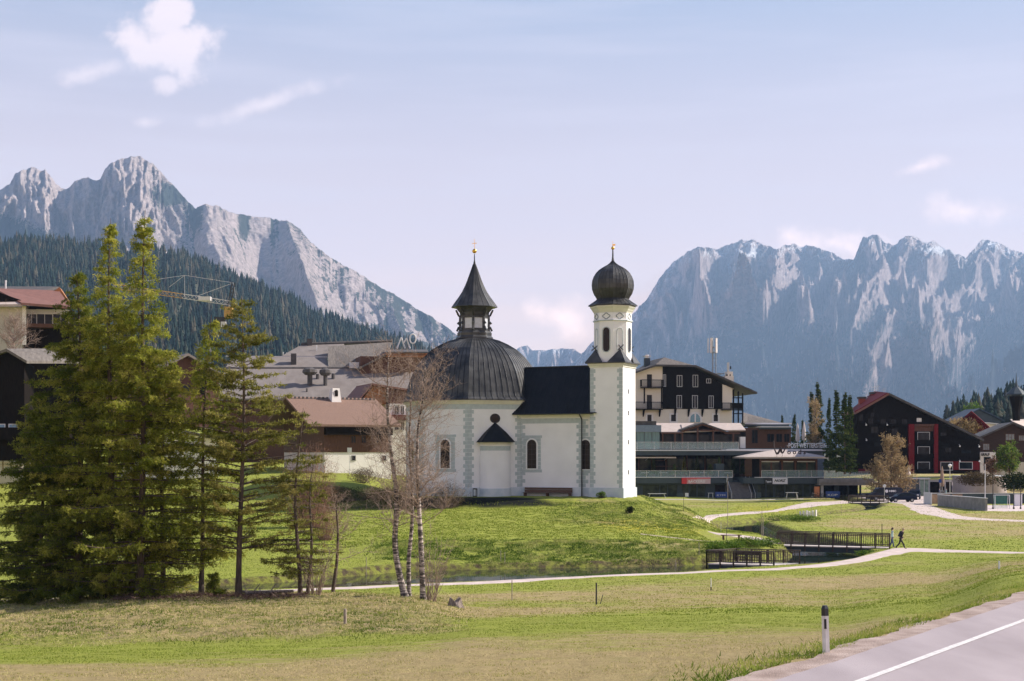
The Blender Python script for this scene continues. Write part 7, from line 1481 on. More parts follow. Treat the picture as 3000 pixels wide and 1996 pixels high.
# ------------------------------------------------------------------ wooden footbridges
M_DECKW = mat('weathered_dark_wood', (.040, .028, .022), .85, c2=(.12, .085, .065), scale=3, stretch=(.6, 4, 4))
M_DECKL = mat('pale_deck_planks', (.50, .44, .40), .85, c2=(.62, .55, .50), scale=6, stretch=(8, 1, 1))
M_STEELB = mat('dark_bridge_beam', (.03, .045, .055), .6)
def fence_rail(root, a, b, h=1.08, npost=6, name='railing', pr=.05, step=.17, mt=None, brace=False):
    a, b = Vector(a), Vector(b); L_ = (b - a).length; d = (b - a).normalized(); ang = math.atan2(d.y, d.x); sl_ = d.z
    mb = MB()
    for k in range(npost): q = a + (b - a) * k / (npost - 1); mb.box(q.x - .055, q.x + .055, q.y - .055, q.y + .055, q.z - .45, q.z + h)
    n = int(L_ / step)
    for i in range(n + 1): q = a + (b - a) * i / n; mb.box(q.x - .022, q.x + .022, q.y - .018, q.y + .018, q.z + .12, q.z + h - .06)
    up = Vector((0, 0, 1)); s_ = Vector((-d.y, d.x, 0))
    for z, hh, ww in ((h, .035, .085), (h - .13, .03, .03), (.13, .035, .03)):
        p0, p1 = a + up * z - d * .06, b + up * z + d * .06
        vs = [tuple(p + s_ * i * ww + up * j * hh) for p in (p0, p1) for i, j in ((-1, -1), (1, -1), (1, 1), (-1, 1))]
        mb.add(vs, [(0, 3, 2, 1), (4, 5, 6, 7), (0, 1, 5, 4), (1, 2, 6, 5), (2, 3, 7, 6), (3, 0, 4, 7)])
    return mb.build(name, mt or M_DECKW, root)
def footbridge(name, lab, A, B, wd, npost, sag=.0, cat='footbridge', h=1.08):
    A, B = Vector(A), Vector(B); d = B - A; L_ = math.hypot(d.x, d.y); ang = math.atan2(d.y, d.x)
    r = thing(name, lab, cat, tuple(A), ang); sl_ = d.z / L_
    mb = MB(); mb.add([(0, 0, 0), (L_, 0, d.z), (L_, wd, d.z), (0, wd, 0), (0, 0, -.09), (L_, 0, d.z - .09), (L_, wd, d.z - .09), (0, wd, -.09)], [(0, 1, 2, 3), (7, 6, 5, 4), (0, 4, 5, 1), (1, 5, 6, 2), (2, 6, 7, 3), (3, 7, 4, 0)]); mb.build('deck', M_DECKL, r)
    for v_ in (.12, wd - .3): mb = MB(); mb.add([(0, v_, -.1), (L_, v_, d.z - .1), (L_, v_ + .18, d.z - .1), (0, v_ + .18, -.1), (0, v_, -.5), (L_, v_, d.z - .5), (L_, v_ + .18, d.z - .5), (0, v_ + .18, -.5)], [(0, 1, 2, 3), (7, 6, 5, 4), (0, 4, 5, 1), (1, 5, 6, 2), (2, 6, 7, 3), (3, 7, 4, 0)]); mb.build('beam', M_STEELB, r)
    fence_rail(r, (0, -.06, 0), (L_, -.06, d.z), h, npost); fence_rail(r, (0, wd + .06, 0), (L_, wd + .06, d.z), h, npost); return r
x0, y0 = (2277 - 1500) / FP * 118.4, 118.4; x1, y1 = (2606 - 1500) / FP * 116.2, 116.2
footbridge('footbridge', 'long dark wooden footbridge over the stream beside the two walkers', (x0, y0, .40), (x1, y1, .31), 1.9, 9)
x0, y0 = (2498 - 1500) / FP * 225, 225; x1, y1 = (2602 - 1500) / FP * 225, 225
footbridge('footbridge', 'small distant footbridge in front of the parked dark car', (x0, y0, .28), (x1, y1, .28), 2.6, 5)
# viewing deck by the path
dk = [(14.18, 103.5), (18.72, 101.7), (20.9, 103.4), (16.6, 105.3)]
r = thing('viewing_deck', 'small railed wooden viewing deck over the stream in front of the long footbridge', 'deck', (dk[0][0], dk[0][1], .02))
ll = [(x - dk[0][0], y - dk[0][1]) for x, y in dk]
mb = MB(); mb.slab(ll, -.08, 0.02); mb.build('deck', M_DECKL, r)
mb = MB(); c = (sum(x for x, y in ll) / 4, sum(y for x, y in ll) / 4); mb.slab([(c[0] + (x - c[0]) * .97, c[1] + (y - c[1]) * .97) for x, y in ll], -.62, -.085); mb.build('substructure', M_STEELB, r)
fence_rail(r, (*ll[0], .02), (*ll[1], .02), .93, 6); fence_rail(r, (*ll[0], .02), (*ll[3], .02), .93, 3); fence_rail(r, (*ll[3], .02), (*ll[2], .02), .93, 5)
bx, by = 17.2, 103.6
r = thing('picnic_bench', 'dark wooden bench standing on the small viewing deck', 'bench', (bx, by, .04), R(-20)); mb = MB(); mb.box(-.9, .9, 0, .4, .42, .47); mb.build('seat', M_DECKW, r); mb = MB(); mb.box(-.9, .9, .4, .45, .55, .85); mb.build('backrest', M_DECKW, r)
for s in (-.8, .8): mb = MB(); mb.box(s - .05, s + .05, 0, .45, 0, .42); mb.build('leg', M_DECKW, r)
# bench on the bridgehead path
r = thing('bench', 'low brown backless bench on the pale path before the pond', 'bench', (*G(2142, 1583), .42)); r.location.z = gz(r.location.x, r.location.y) + .05
mb = MB(); mb.box(-.85, .85, -.2, .2, .36, .42); mb.build('seat', M_BROWN, r)
for s in (-.65, .65): mb = MB(); mb.box(s - .06, s + .06, -.18, .18, 0, .36); mb.build('leg', M_BROWN, r)
# ------------------------------------------------------------------ people
M_SKIN = mat('skin', (.50, .30, .22), .6, var=.05); M_HAIRD = mat('dark_hair', (.02, .013, .009), .7); M_HAIRB = mat('light_hair', (.45, .33, .18), .7)
M_MINT = mat('mint_jacket', (.42, .60, .56), .85, var=.1, scale=8); M_JEAN = mat('blue_jeans', (.05, .08, .17), .85, var=.25, scale=6); M_BLKC = mat('black_clothes', (.014, .013, .017), .85, var=.2, scale=8); M_SHOE = mat('dark_shoes', (.03, .025, .03), .7)
M_PACK = mat('dark_backpack', (.018, .018, .035), .8); M_PALEC = mat('pale_jeans', (.35, .48, .55), .85, var=.1)
def skin_obj(name, pts, edges, rads, mt, parent, root=0, sub=1):
    me = bpy.data.meshes.new(name); me.from_pydata(pts, edges, []); o = bpy.data.objects.new(name, me); col.objects.link(o)
    o.modifiers.new('s', 'SKIN'); sm_ = o.modifiers.new('u', 'SUBSURF'); sm_.levels = sub; sm_.render_levels = sub
    sk = me.skin_vertices[0].data if me.skin_vertices else None
    if sk is None: me.skin_vertices
    for i, r_ in enumerate(rads): me.skin_vertices[0].data[i].radius = (r_, r_) if not isinstance(r_, tuple) else r_
    me.skin_vertices[0].data[root].use_root = True
    bpy.context.view_layer.update(); m2 = bpy.data.meshes.new_from_object(o.evaluated_get(bpy.context.evaluated_depsgraph_get())); bpy.data.objects.remove(o)
    m2.name = name; m2.materials.clear(); m2.materials.append(mt)
    for p in m2.polygons: p.use_smooth = True
    o = bpy.data.objects.new(name, m2); col.objects.link(o); o.parent = parent; return o
def walker(lab, loc, H, lean, hips, kneeF, footF, kneeB, footB, armF, armB, top, legs, hair, pack=False, longhair=False, rz=0):
    """side view figure walking towards +x; all joints (x, z) as parts of the height, y = sideways"""
    r = thing('person', lab, 'person', loc, rz); s = H
    hx, hz_ = hips; shx, shz = hx + lean, .815; V3 = lambda x, y, z: (x * s, y * s, z * s)
    hd = (shx + lean * .35 + .01, .925)
    # one continuous body: torso, neck, head, arms with hands, legs with feet
    P_ = [V3(hx, 0, hz_), V3(hx + lean * .5, 0, .66), V3(shx, 0, shz - .02), V3(shx + .01, 0, .86), V3(hd[0], 0, hd[1] - .03), V3(hd[0] + .004, 0, hd[1] + .035)]
    Rr = [(.062, .088), (.052, .078), (.062, .098), (.030, .030), (.050, .044), (.046, .042)]; Rr = [(a * s, b * s) for a, b in Rr]
    E = [(0, 1), (1, 2), (2, 3), (3, 4), (4, 5)]
    def chain(start, pts_, rads_):
        p = start
        for q, rr in zip(pts_, rads_): P_.append(V3(*q)); Rr.append((rr * s, rr * s)); E.append((p, len(P_) - 1)); p = len(P_) - 1
        return p
    for (k_, f_, y) in ((kneeF, footF, .045), (kneeB, footB, -.045)): chain(0, [(hx, y * 1.1, hz_ - .03), (k_[0], y, k_[1]), (f_[0], y, f_[1] + .04), (f_[0] + .075 * f_[2], y, f_[1] + .018 - .02 * (1 - f_[2]))], [.050, .033, .022, .020])
    for (a_, y) in ((armF, .115), (armB, -.115)):
        el, ha = a_; w_ = chain(2, [(shx, y * .9, shz - .015), (el[0], y * 1.05, el[1]), (ha[0], y, ha[1])], [.034, .024, .017])
        dx, dz = ha[0] - el[0], ha[1] - el[1]; n_ = math.hypot(dx, dz); dx, dz = dx / n_, dz / n_
        pm = chain(w_, [(ha[0] + dx * .035, y, ha[1] + dz * .035)], [.013])
        for j, fy in enumerate((-.011, -.004, .004, .011)): chain(pm, [(ha[0] + dx * (.058 + .006 * (j in (1, 2))) + .004, y + fy, ha[1] + dz * .06), (ha[0] + dx * .075 + .012, y + fy, ha[1] + dz * .078)], [.0045, .004])
        chain(w_, [(ha[0] + dx * .03 + .015, y * .93, ha[1] + dz * .03)], [.005])
    skin_obj('body', P_, E, Rr, M_SKIN, r)
    # face: nose, eyes, ears, mouth
    mb = MB(); c = Vector(V3(hd[0], 0, hd[1])); mb.M = Matrix.Translation(c)
    mb.add([(.045 * s, -.008 * s, -.005 * s), (.045 * s, .008 * s, -.005 * s), (.062 * s, 0, -.006 * s), (.047 * s, 0, .018 * s)], [(0, 1, 2), (1, 3, 2), (3, 0, 2), (0, 3, 1)]); mb.lathe(ballprof(.009 * s, .003 * s, 5), 6, (0, .047 * s)); mb.lathe(ballprof(.009 * s, .003 * s, 5), 6, (0, -.047 * s)); mb.build('face', M_SKIN, r)
    mb = MB(); mb.M = Matrix.Translation(c)
    for y in (-.017, .017): mb.lathe(ballprof(.005 * s, .012 * s, 4), 5, (.045 * s, y * s))
    mb.box(.045 * s, .05 * s, -.012 * s, .012 * s, -.026 * s, -.023 * s); mb.build('eyes', M_HAIRD, r)
    mb = MB(); mb.M = Matrix.Translation(c + Vector((-.010 * s, 0, .018 * s))) @ Matrix.Diagonal((1.12, 1, 1.05, 1)); mb.lathe(ballprof(.054 * s, 0, 8), 12); mb.build('hair', hair, r, smooth=True)
    if longhair: mb = MB(); mb.M = Matrix.Translation(c); mb.lathe([(.02 * s, -.09 * s), (.035 * s, -.05 * s), (.04 * s, 0), (.03 * s, .03 * s)], 10, (-.03 * s, 0)); mb.build('ponytail', hair, r, smooth=True)
    # jacket
    P2 = [V3(hx, 0, hz_ - .075), V3(hx, 0, hz_ + .02), V3(hx + lean * .5, 0, .66), V3(shx, 0, shz - .02), V3(shx + .008, 0, .842)]; R2_ = [(.070, .096), (.072, .100), (.066, .092), (.070, .108), (.036, .036)]; E2 = [(0, 1), (1, 2), (2, 3), (3, 4)]
    for (a_, y) in ((armF, .115), (armB, -.115)):
        el, ha = a_; n0 = len(P2); P2 += [V3(shx, y * .9, shz - .015), V3(el[0], y * 1.05, el[1]), V3(el[0] + (ha[0] - el[0]) * .92, y, el[1] + (ha[1] - el[1]) * .92)]; R2_ += [(.040,) * 2, (.031,) * 2, (.025,) * 2]; E2 += [(3, n0), (n0, n0 + 1), (n0 + 1, n0 + 2)]
    skin_obj('jacket', P2, E2, [(a * s, b * s) for a, b in R2_], top, r)
    P3 = [V3(hx, 0, hz_), V3(hx, 0, hz_ + .08)]; R3 = [(.068, .092), (.060, .085)]; E3 = [(0, 1)]
    for (k_, f_, y) in ((kneeF, footF, .045), (kneeB, footB, -.045)): n0 = len(P3); P3 += [V3(hx, y * 1.1, hz_ - .04), V3(k_[0], y, k_[1]), V3(f_[0], y, f_[1] + .03)]; R3 += [(.057,) * 2, (.041,) * 2, (.033,) * 2]; E3 += [(0, n0), (n0, n0 + 1), (n0 + 1, n0 + 2)]
    skin_obj('trousers', P3, E3, [(a * s, b * s) for a, b in R3], legs, r)
    for (f_, y) in ((footF, .045), (footB, -.045)):
        skin_obj('shoe', [V3(f_[0] - .02 * f_[2], y, f_[1] + .03), V3(f_[0] + .03 * f_[2], y, f_[1] + .024), V3(f_[0] + .085 * f_[2], y, f_[1] + .018 - .015 * (1 - f_[2]))], [(0, 1), (1, 2)], [.029 * s, .027 * s, .020 * s], M_SHOE, r)
    if pack:
        mb = MB(); mb.M = Matrix.Translation(V3(shx - .115, 0, .70)) @ Matrix.Rotation(math.atan2(lean, .2), 4, 'Y'); mb.slab([(-.055 * s, -.075 * s), (-.03 * s, -.09 * s), (.05 * s, -.09 * s), (.05 * s, .09 * s), (-.03 * s, .09 * s), (-.055 * s, .075 * s)], -.12 * s, .10 * s); mb.lathe(ballprof(.07 * s, .10 * s, 6), 8); mb.build('backpack', M_PACK, r)
    return r
# photograph: left walker at column 2612, right walker stepping out at column 2645
q = ((2613 - 1500) / FP * 117.2, 117.2); walker('person in a mint jacket and blue jeans walking at the end of the footbridge', (q[0], q[1], gz(*q) + .035), 1.66, .02, (.0, .51), (.06, .28), (.10, 0.0, 1.0), (-.03, .27), (-.13, .02, .8), ((.03, .64), (.12, .53)), ((-.06, .64), (-.05, .50)), M_MINT, M_JEAN, M_HAIRD, longhair=True)
q = ((2640 - 1500) / FP * 115.4, 115.4); walker('person in dark clothes with a backpack striding ahead on the path', (q[0], q[1], gz(*q) + .035), 1.70, .10, (-.03, .50), (.09, .29), (.20, .0, 1.0), (-.10, .25), (-.27, .045, .8), ((.08, .63), (.13, .50)), ((-.01, .64), (.03, .50)), M_BLKC, M_BLKC, M_HAIRB, pack=True)
# seated people at the edge of the square
for i, (px, py, c_, lab) in enumerate(((2752, 1432, M_JEAN, 'person in blue standing behind the concrete wall beside the tan parasol'), (2772, 1432, M_MINT, 'person in pale top standing beside the street lamp behind the concrete wall'))):
    q = ((px - 1500) / FP * 243, 243); walker(lab, (q[0], q[1], gz(*q) + .05), 1.7, 0.0, (0, .51), (.01, .27), (.01, 0, 1), (-.01, .27), (-.01, 0, 1), ((.01, .64), (.05, .5)), ((-.02, .64), (.0, .49)), c_, M_JEAN if i else M_BLKC, M_HAIRD)
# ------------------------------------------------------------------ posts
def reflector(px, pb, pt, Y, lab, w_=.12):
    x, y = (px - 1500) / FP * Y, Y; z = gz(x, y); h = (pb - pt) / FP * Y + (CZ + (HZ - pb) / FP * Y - z)
    r = thing('marker_post', lab, 'roadside post', (x, y, z - .05), R(-12)); r.rotation_euler = (0, R(-1.8), R(-12)); h += .05
    pr_ = [(-w_ / 2, -.035), (0, -.075), (w_ / 2, -.035), (w_ / 2, .05), (-w_ / 2, .05)]
    mb = MB(); mb.slab([(a * 1.12, b) for a, b in pr_], 0, h * .80); mb.build('post', mat('white_plastic', (.80, .78, .76), .5, c2=(.62, .59, .56), scale=4, detail=7) if 'white_plastic' not in bpy.data.materials else bpy.data.materials['white_plastic'], r)
    mb = MB(); n = len(pr_); vs = [(a * 1.15, b * 1.05, h * .80) for a, b in pr_] + [(a * 1.15, b * 1.05, h * .94) for a, b in pr_] + [(a * .7, b * .7 + .01, h) for a, b in pr_]
    mb.add(vs, [tuple(range(n - 1, -1, -1)), tuple(range(2 * n, 3 * n))] + [(k * n + i, k * n + (i + 1) % n, (k + 1) * n + (i + 1) % n, (k + 1) * n + i) for k in range(2) for i in range(n)]); mb.build('black_cap', mat('black_plastic', (.015, .017, .022), .4) if 'black_plastic' not in bpy.data.materials else bpy.data.materials['black_plastic'], r)
    mb = MB(); mb.add([(-.026, -.088, h * .55), (.026, -.088, h * .55), (.026, -.088, h * .74), (-.026, -.088, h * .74), (-.026, -.05, h * .55), (.026, -.05, h * .55), (.026, -.05, h * .74), (-.026, -.05, h * .74)], [(0, 1, 2, 3), (0, 4, 5, 1), (2, 6, 7, 3), (1, 5, 6, 2), (0, 3, 7, 4)]); mb.build('reflector', M_BLK, r)
    return r
reflector(2421, 1907, 1774, 31.0, 'white delineator post with black cap at the edge of the road', .135)
M_POSTW = mat('grey_wood_post', (.24, .19, .15), .9, c2=(.42, .35, .29), scale=6); M_POSTD = mat('dark_stake', (.03, .028, .025), .8)
def stake(px, pb, pt, lab, r0=.03, mt=None, g='stakes in the meadow', name='stake', Y=None, lean=0.0, mark=None):
    x, y = G(px, pb) if Y is None else ((px - 1500) / FP * Y, Y); z = gz(x, y); h = (pb - pt) / FP * y; r = thing(name, lab, 'post', (x, y, z), 0, g); r.rotation_euler = (0, R(lean), 0)
    mb = MB(); mb.tube((0, 0, -.15), (0, 0, h), r0, r0 * .9, 7); mb.build('shaft', mt or M_POSTW, r)
    if mark: mb = MB(); mb.tube((0, 0, h * .0 if mark == 2 else h * .82), (0, 0, h * .28 if mark == 2 else h * 1.002), r0 * 1.15, r0 * 1.15, 7); mb.build('band', M_BLK, r)
    return r
stake(1011, 1829, 1785, 'short grey post in the rough grass at the left foreground', .06)
stake(1500, 1760, 1700, 'thin pale stake in the meadow left of the dark stake', .025)
stake(1747, 1772, 1708, 'dark stake with a small prop in the middle of the meadow', .04, M_POSTD)
stake(1759, 1770, 1742, 'short dark prop leaning beside the dark stake', .02, M_POSTD, lean=14)
stake(2083, 1730, 1694, 'white marker stick with dark foot in front of the small deck', .03, M_SW, mark=2)
stake(2927, 1668, 1644, 'pair-like short white post in the meadow at the right', .05, M_SW)
stake(2584, 1600, 1535, 'tall thin dark pole beside the walkers at the bridge end', .035, M_POSTD, Y=119.6)
for i, (px, pb, pt, m_) in enumerate(((1467, 1648, 1612, None), (1479, 1650, 1618, None), (1073, 1684, 1632, None), (1981, 1674, 1648, None), (1978, 1676, 1640, None), (2048, 1628, 1590, None), (2232, 1580, 1500, None), (2236, 1582, 1515, None), (2128, 1590, 1545, M_POSTD), (2280, 1522, 1500, None), (2335, 1520, 1496, None), (2112, 1560, 1530, M_ALU), (2132, 1545, 1390, None), (2248, 1488, 1465, None), (2003, 1500, 1430, M_POSTD), (2465, 1508, 1478, None), (2378, 1505, 1480, None), (85, 1765, 1720, None), (96, 1765, 1730, None))):
    stake(px, pb, pt, ['thin grey stake on the bank in the middle of the stream', 'second thin stake just right of the one on the stream bank', 'grey stake on the bank behind the birches', 'thin stake in the water left of the small deck', 'short stake next to the thin one left of the small deck', 'thin stake among green leaves above the small deck', 'thin pale rod left of the long bridge behind the pond path', 'shorter pale rod beside the tall rod near the pond', 'dark thin rod near the pale path before the pond', 'pale stake on the meadow edge above the pond', 'pale stake right of the one above the pond', 'metal stake with small sign near the pond reeds', 'very tall pale rod in front of the lower shop window', 'short pale stake on the grass before the cafe', 'dark rod standing on the grass before the shop with the red sign', 'pale stake near the small distant footbridge', 'pale stake on the grass right of the cafe path', 'left of two pale stakes at the foot of the dark larches', 'right of two pale stakes at the foot of the dark larches'][i], .022 if i != 12 else .03, m_)
# row of pale boundary stones above the pond
for i in range(6): px = 2345 + i * 9; x, y = G(px, 1513); r = tag(MB().box(-.12, .12, -.1, .1, -.1, .62 + .1 * (i % 3)).build('boundary_stone', M_WALLW), 'small pale upright boundary stone in the row above the pond', 'stone', 'row of upright pale stones above the pond'); r.location = (x, y, gz(x, y)); r.rotation_euler = (0, R(4 * (i % 3) - 4), .2 * i)
# tree stump
x, y = G(1333, 1778); st = thing('tree_stump', 'weathered grey tree stump with jagged top at the right end of the mound', 'stump', (x, y, gz(x, y)))
mb = MB(); rg = np.random.default_rng(3); n = 18; vs = []; 
for k, (rr, zz) in enumerate(((.40, -.15), (.30, .1), (.25, .32))):
    for i in range(n): a = 2 * math.pi * i / n; q = rr * (1 + .16 * math.sin(5 * a + 1) * (1.5 - .4 * k)); vs.append((q * math.cos(a), q * math.sin(a), zz + (.12 * math.sin(a * 2 + .5) + rg.normal() * .025 if k == 2 else 0)))
vs.append((0, 0, .22)); fs = [(k * n + i, k * n + (i + 1) % n, (k + 1) * n + (i + 1) % n, (k + 1) * n + i) for k in range(2) for i in range(n)] + [(2 * n + i, 2 * n + (i + 1) % n, 3 * n) for i in range(n)]
mb.add(vs, fs); mb.build('stump', mat('dead_wood', (.14, .11, .09), .95, c2=(.46, .38, .33), scale=7, stretch=(3, 3, .5), bump=.8), st)
# fallen log and brush under the pines
for i, (px, py, ln_, a_, r_) in enumerate(((790, 1718, 2.2, 8, .09), (742, 1712, 1.6, -18, .07))):
    x, y, z = at(px, 66.0 + .3 * i); lg = thing('fallen_log', ['pale broken log lying under the scraggly pines', 'dark broken branch lying right of the pine trunk'][i], 'log', (x, y, z + .12), R(a_)); mb = MB(); mb.tube((-ln_ / 2, 0, 0), (ln_ / 2, 0, .05), r_, r_ * .7, 8); mb.tube((0, 0, 0), (.3, .1, .4), .035, .015, 5); mb.tube((-.4, 0, 0), (-.5, .1, .35), .03, .01, 5); mb.build('log', bpy.data.materials['dead_wood'], lg)
rg = np.random.default_rng(8); n = 5200; px = rg.uniform(330, 900, n); Y = rg.normal(64.6, .9, n); X = (px - 1500) / FP * Y; Z = ground(X, Y) + rg.random(n) * .14; D = rg.normal(size=(n, 3)); D[:, 2] *= .35; D /= np.linalg.norm(D, axis=1)[:, None]; V, F_ = leaf_tris(np.stack([X, Y, Z], 1), D, rg.uniform(.08, .4, n), rg.uniform(.006, .018, n), rg); tag(npmesh('brush_litter', V, F_, leafmat('litter', (.05, .03, .022), (.15, .09, .07), (.30, .21, .17), .1), attrs=dict(rnd=np.repeat(rg.random(n), 3))), kind='stuff')
# ------------------------------------------------------------------ cars
M_TYRE = mat('tyre_rubber', (.012, .012, .013), .8); M_RIM = mat('alloy_rim', (.45, .46, .48), .35, metal=.6)
def car(name, lab, loc, rz, paint, kind='hatch', L_=4.4, W_=1.8, H_=1.55, cat='car'):
    r = thing(name, lab, cat, loc, rz)
    if kind == 'van': side = [(-.5, .30), (-.49, .95), (-.44, 1.0), (-.30, 1.30), (-.235, 1.78), (-.19, 1.93), (.46, 1.96), (.495, 1.85), (.5, .32)]; wl_ = (-.30, .30)
    else: side = [(-.5, .35), (-.495, .62), (-.44, .80), (-.27, .90), (-.13, 1.33), (.02, 1.48), (.22, 1.49), (.40, 1.33), (.475, .98), (.5, .70), (.49, .33)]; wl_ = (-.315, .305)
    sc_z = H_ / (1.96 if kind == 'van' else 1.49); pl = [(x * L_, z * sc_z) for x, z in side]; n = len(pl); hw = W_ / 2; vs = []
    for y_, in_ in ((-hw, 0), (-hw * .94, 0), (hw * .94, 0), (hw, 0)):
        for x, z in pl: zz = z; tap = 0.0; vs.append((x, y_ * (1 - (.16 if kind != 'van' else .07) * max(0, (z - .9 * sc_z)) / (.6 * sc_z)), zz - (.0 if abs(y_) < hw else (.03 if z > .6 else 0))))
    mb = MB(); fs = [tuple(range(n - 1, -1, -1)), tuple(range(3 * n, 4 * n))] + [(k * n + i, k * n + (i + 1) % n, (k + 1) * n + (i + 1) % n, (k + 1) * n + i) for k in range(3) for i in range(n)]
    mb.add(vs, [f[::-1] for f in fs]); mb.build('body', paint, r, smooth=False)
    gl = [(-.245, .93), (-.125, 1.29), (.02, 1.42), (.21, 1.42), (.375, 1.26), (.42, .98)] if kind != 'van' else [(-.29, 1.25), (-.225, 1.72), (-.06, 1.72), (-.06, 1.2)]
    for s_ in (-1, 1):
        mb = MB(); q = [(x * L_, z * sc_z) for x, z in gl]; yo = lambda z: s_ * (hw * (1 - (.16 if kind != 'van' else .07) * max(0, z - .9 * sc_z) / (.6 * sc_z)) + .006)
        mb.add([(x, yo(z), z - .02) for x, z in q], [tuple(range(len(q))) if s_ < 0 else tuple(range(len(q) - 1, -1, -1))]); mb.build('side_window', M_GLASS, r)
    fw_ = ((-.262, .92), (-.137, 1.30)) if kind != 'van' else ((-.297, 1.32), (-.24, 1.74)); rw_ = ((.478, .99), (.408, 1.30)) if kind != 'van' else ((.502, 1.2), (.498, 1.75))
    for nm, ((xa, za), (xb, zb)), o_ in (('windscreen', fw_, -.012), ('rear_window', rw_, .012)): mb = MB(); ya = hw * .80; mb.add([(xa * L_ + o_, -ya, za * sc_z + .01), (xa * L_ + o_, ya, za * sc_z + .01), (xb * L_ + o_, ya * .9, zb * sc_z + .01), (xb * L_ + o_, -ya * .9, zb * sc_z + .01)], [(0, 1, 2, 3)]); mb.build(nm, M_GLASS, r)
    for x in wl_:
        for s_ in (-1, 1):
            mb = MB(); mb.M = Matrix.Translation((x * L_, s_ * (hw - .10), .33)) @ Matrix.Rotation(R(90), 4, 'X'); mb.lathe([(.2, -.11), (.31, -.11), (.335, -.08), (.335, .08), (.31, .11), (.2, .11)], 18); w_ = mb.build('wheel', M_TYRE, r)
            mb = MB(); mb.M = Matrix.Translation((x * L_, s_ * (hw - .085), .33)) @ Matrix.Rotation(R(90), 4, 'X'); mb.lathe([(.205, -.10), (.20, .10)], 14); mb.build('rim', M_RIM, w_)
    for s_ in (-1, 1):
        mb = MB(); mb.box(-.497 * L_ - .01, -.46 * L_, s_ * hw * .62 - .16, s_ * hw * .62 + .16, .62 * sc_z, .74 * sc_z); mb.build('headlight', M_LAMP, r)
        mb = MB(); mb.box(.465 * L_, .497 * L_ + .012, s_ * hw * .72 - .12, s_ * hw * .72 + .12, .72 * sc_z, .90 * sc_z); mb.build('tail_light', M_REDP, r)
        mb = MB(); mb.box(-.20 * L_, -.16 * L_, s_ * (hw + .02), s_ * (hw + .18), .93 * sc_z, 1.05 * sc_z); mb.build('wing_mirror', paint, r)
    return r
M_CARB = mat('dark_blue_car_paint', (.004, .008, .026), .3, var=.1, spec=.2, coat=.12); M_CARB2 = mat('blue_black_paint', (.006, .012, .030), .3, var=.1, spec=.2, coat=.12)
def gloc(px, Y): x = (px - 1500) / FP * Y; return (x, Y, max(gz(x, Y), 0) + .06)
car('parked_car', 'dark blue hatchback parked side-on behind the small distant footbridge', gloc(2642, 229), R(8), M_CARB, L_=4.5)
car('parked_car', 'dark blue car seen from the front corner beside the glass shelter', gloc(2680, 240), R(72), M_CARB2, L_=4.3, W_=1.85, H_=1.6)
v = car('delivery_van', 'dark blue panel van with pale emblem parked behind the hatchback', gloc(2590, 235.5), R(4), M_CARB, 'van', 5.6, 2.0, 2.15, 'van')
text_obj('lettering', 'HMC', .42, M_SW, v, (.55, -1.0, 1.42), wfit=1.15, bold=.02); mb = MB(); mb.M = Matrix.Translation((.1, -.985, 1.55)) @ Matrix.Rotation(R(90), 4, 'X'); mb.lathe([(.26, -.02), (.26, .03)], 16); mb.build('emblem', M_SW, v)
# bicycles
def bicycle(lab, loc, rz, c_=None):
    r = thing('bicycle', lab, 'bicycle', loc, rz, 'bicycles parked by the shops')
    for x in (-.52, .52):
        mb = MB(); m_ = 16
        for i in range(m_): a, b = 2 * math.pi * i / m_, 2 * math.pi * (i + 1) / m_; mb.tube((x + .33 * math.cos(a), 0, .34 + .33 * math.sin(a)), (x + .33 * math.cos(b), 0, .34 + .33 * math.sin(b)), .022, n=4)
        for i in range(6): a = math.pi * i / 6; mb.tube((x - .33 * math.cos(a), 0, .34 - .33 * math.sin(a)), (x + .33 * math.cos(a), 0, .34 + .33 * math.sin(a)), .004, n=3)
        mb.build('wheel', M_TYRE, r)
    mb = MB(); bb, ht, st_ = (-.05, 0, .30), (.38, 0, .82), (-.2, 0, .80)
    for a, b in ((bb, ht), (st_, ht), (bb, (-.23, 0, .90)), ((-.52, 0, .34), st_), ((-.52, 0, .34), bb), ((.36, 0, .95), (.52, 0, .34))): mb.tube(a, b, .02, n=5)
    mb.build('frame', c_ or M_IRON, r); mb = MB(); mb.box(-.36, -.12, -.07, .07, .90, .95); mb.build('saddle', M_TYRE, r); mb = MB(); mb.tube((.34, -.28, 1.0), (.34, .28, 1.0), .018, n=5); mb.tube((.36, 0, .93), (.35, 0, 1.0), .02, n=5); mb.build('handlebar', M_IRON, r); return r
b0 = bicycle('bicycle leaning at the left end of the pale table before the cafe', gloc(2283, 247.3), R(20))
for i, (px, Y, a_, l) in enumerate(((2297, 247.5, -10, 'bicycle just left of the pale high table'), (2338, 247.4, 15, 'bicycle just right of the pale high table'), (2375, 247.6, -20, 'bicycle under the orange notice at the cafe corner'), (2383, 247.0, 30, 'bicycle nearest the white corner post of the cafe'), (2398, 246.4, 5, 'bicycle right of the white corner post'), (2412, 246.0, -12, 'bicycle lying towards the pale path end'), (2462, 244.5, 10, 'bicycle under the deck left of the van'), (2473, 244.2, -25, 'bicycle under the deck nearest the van'))):
    t = dup(b0, gloc(px, Y), R(a_), l)
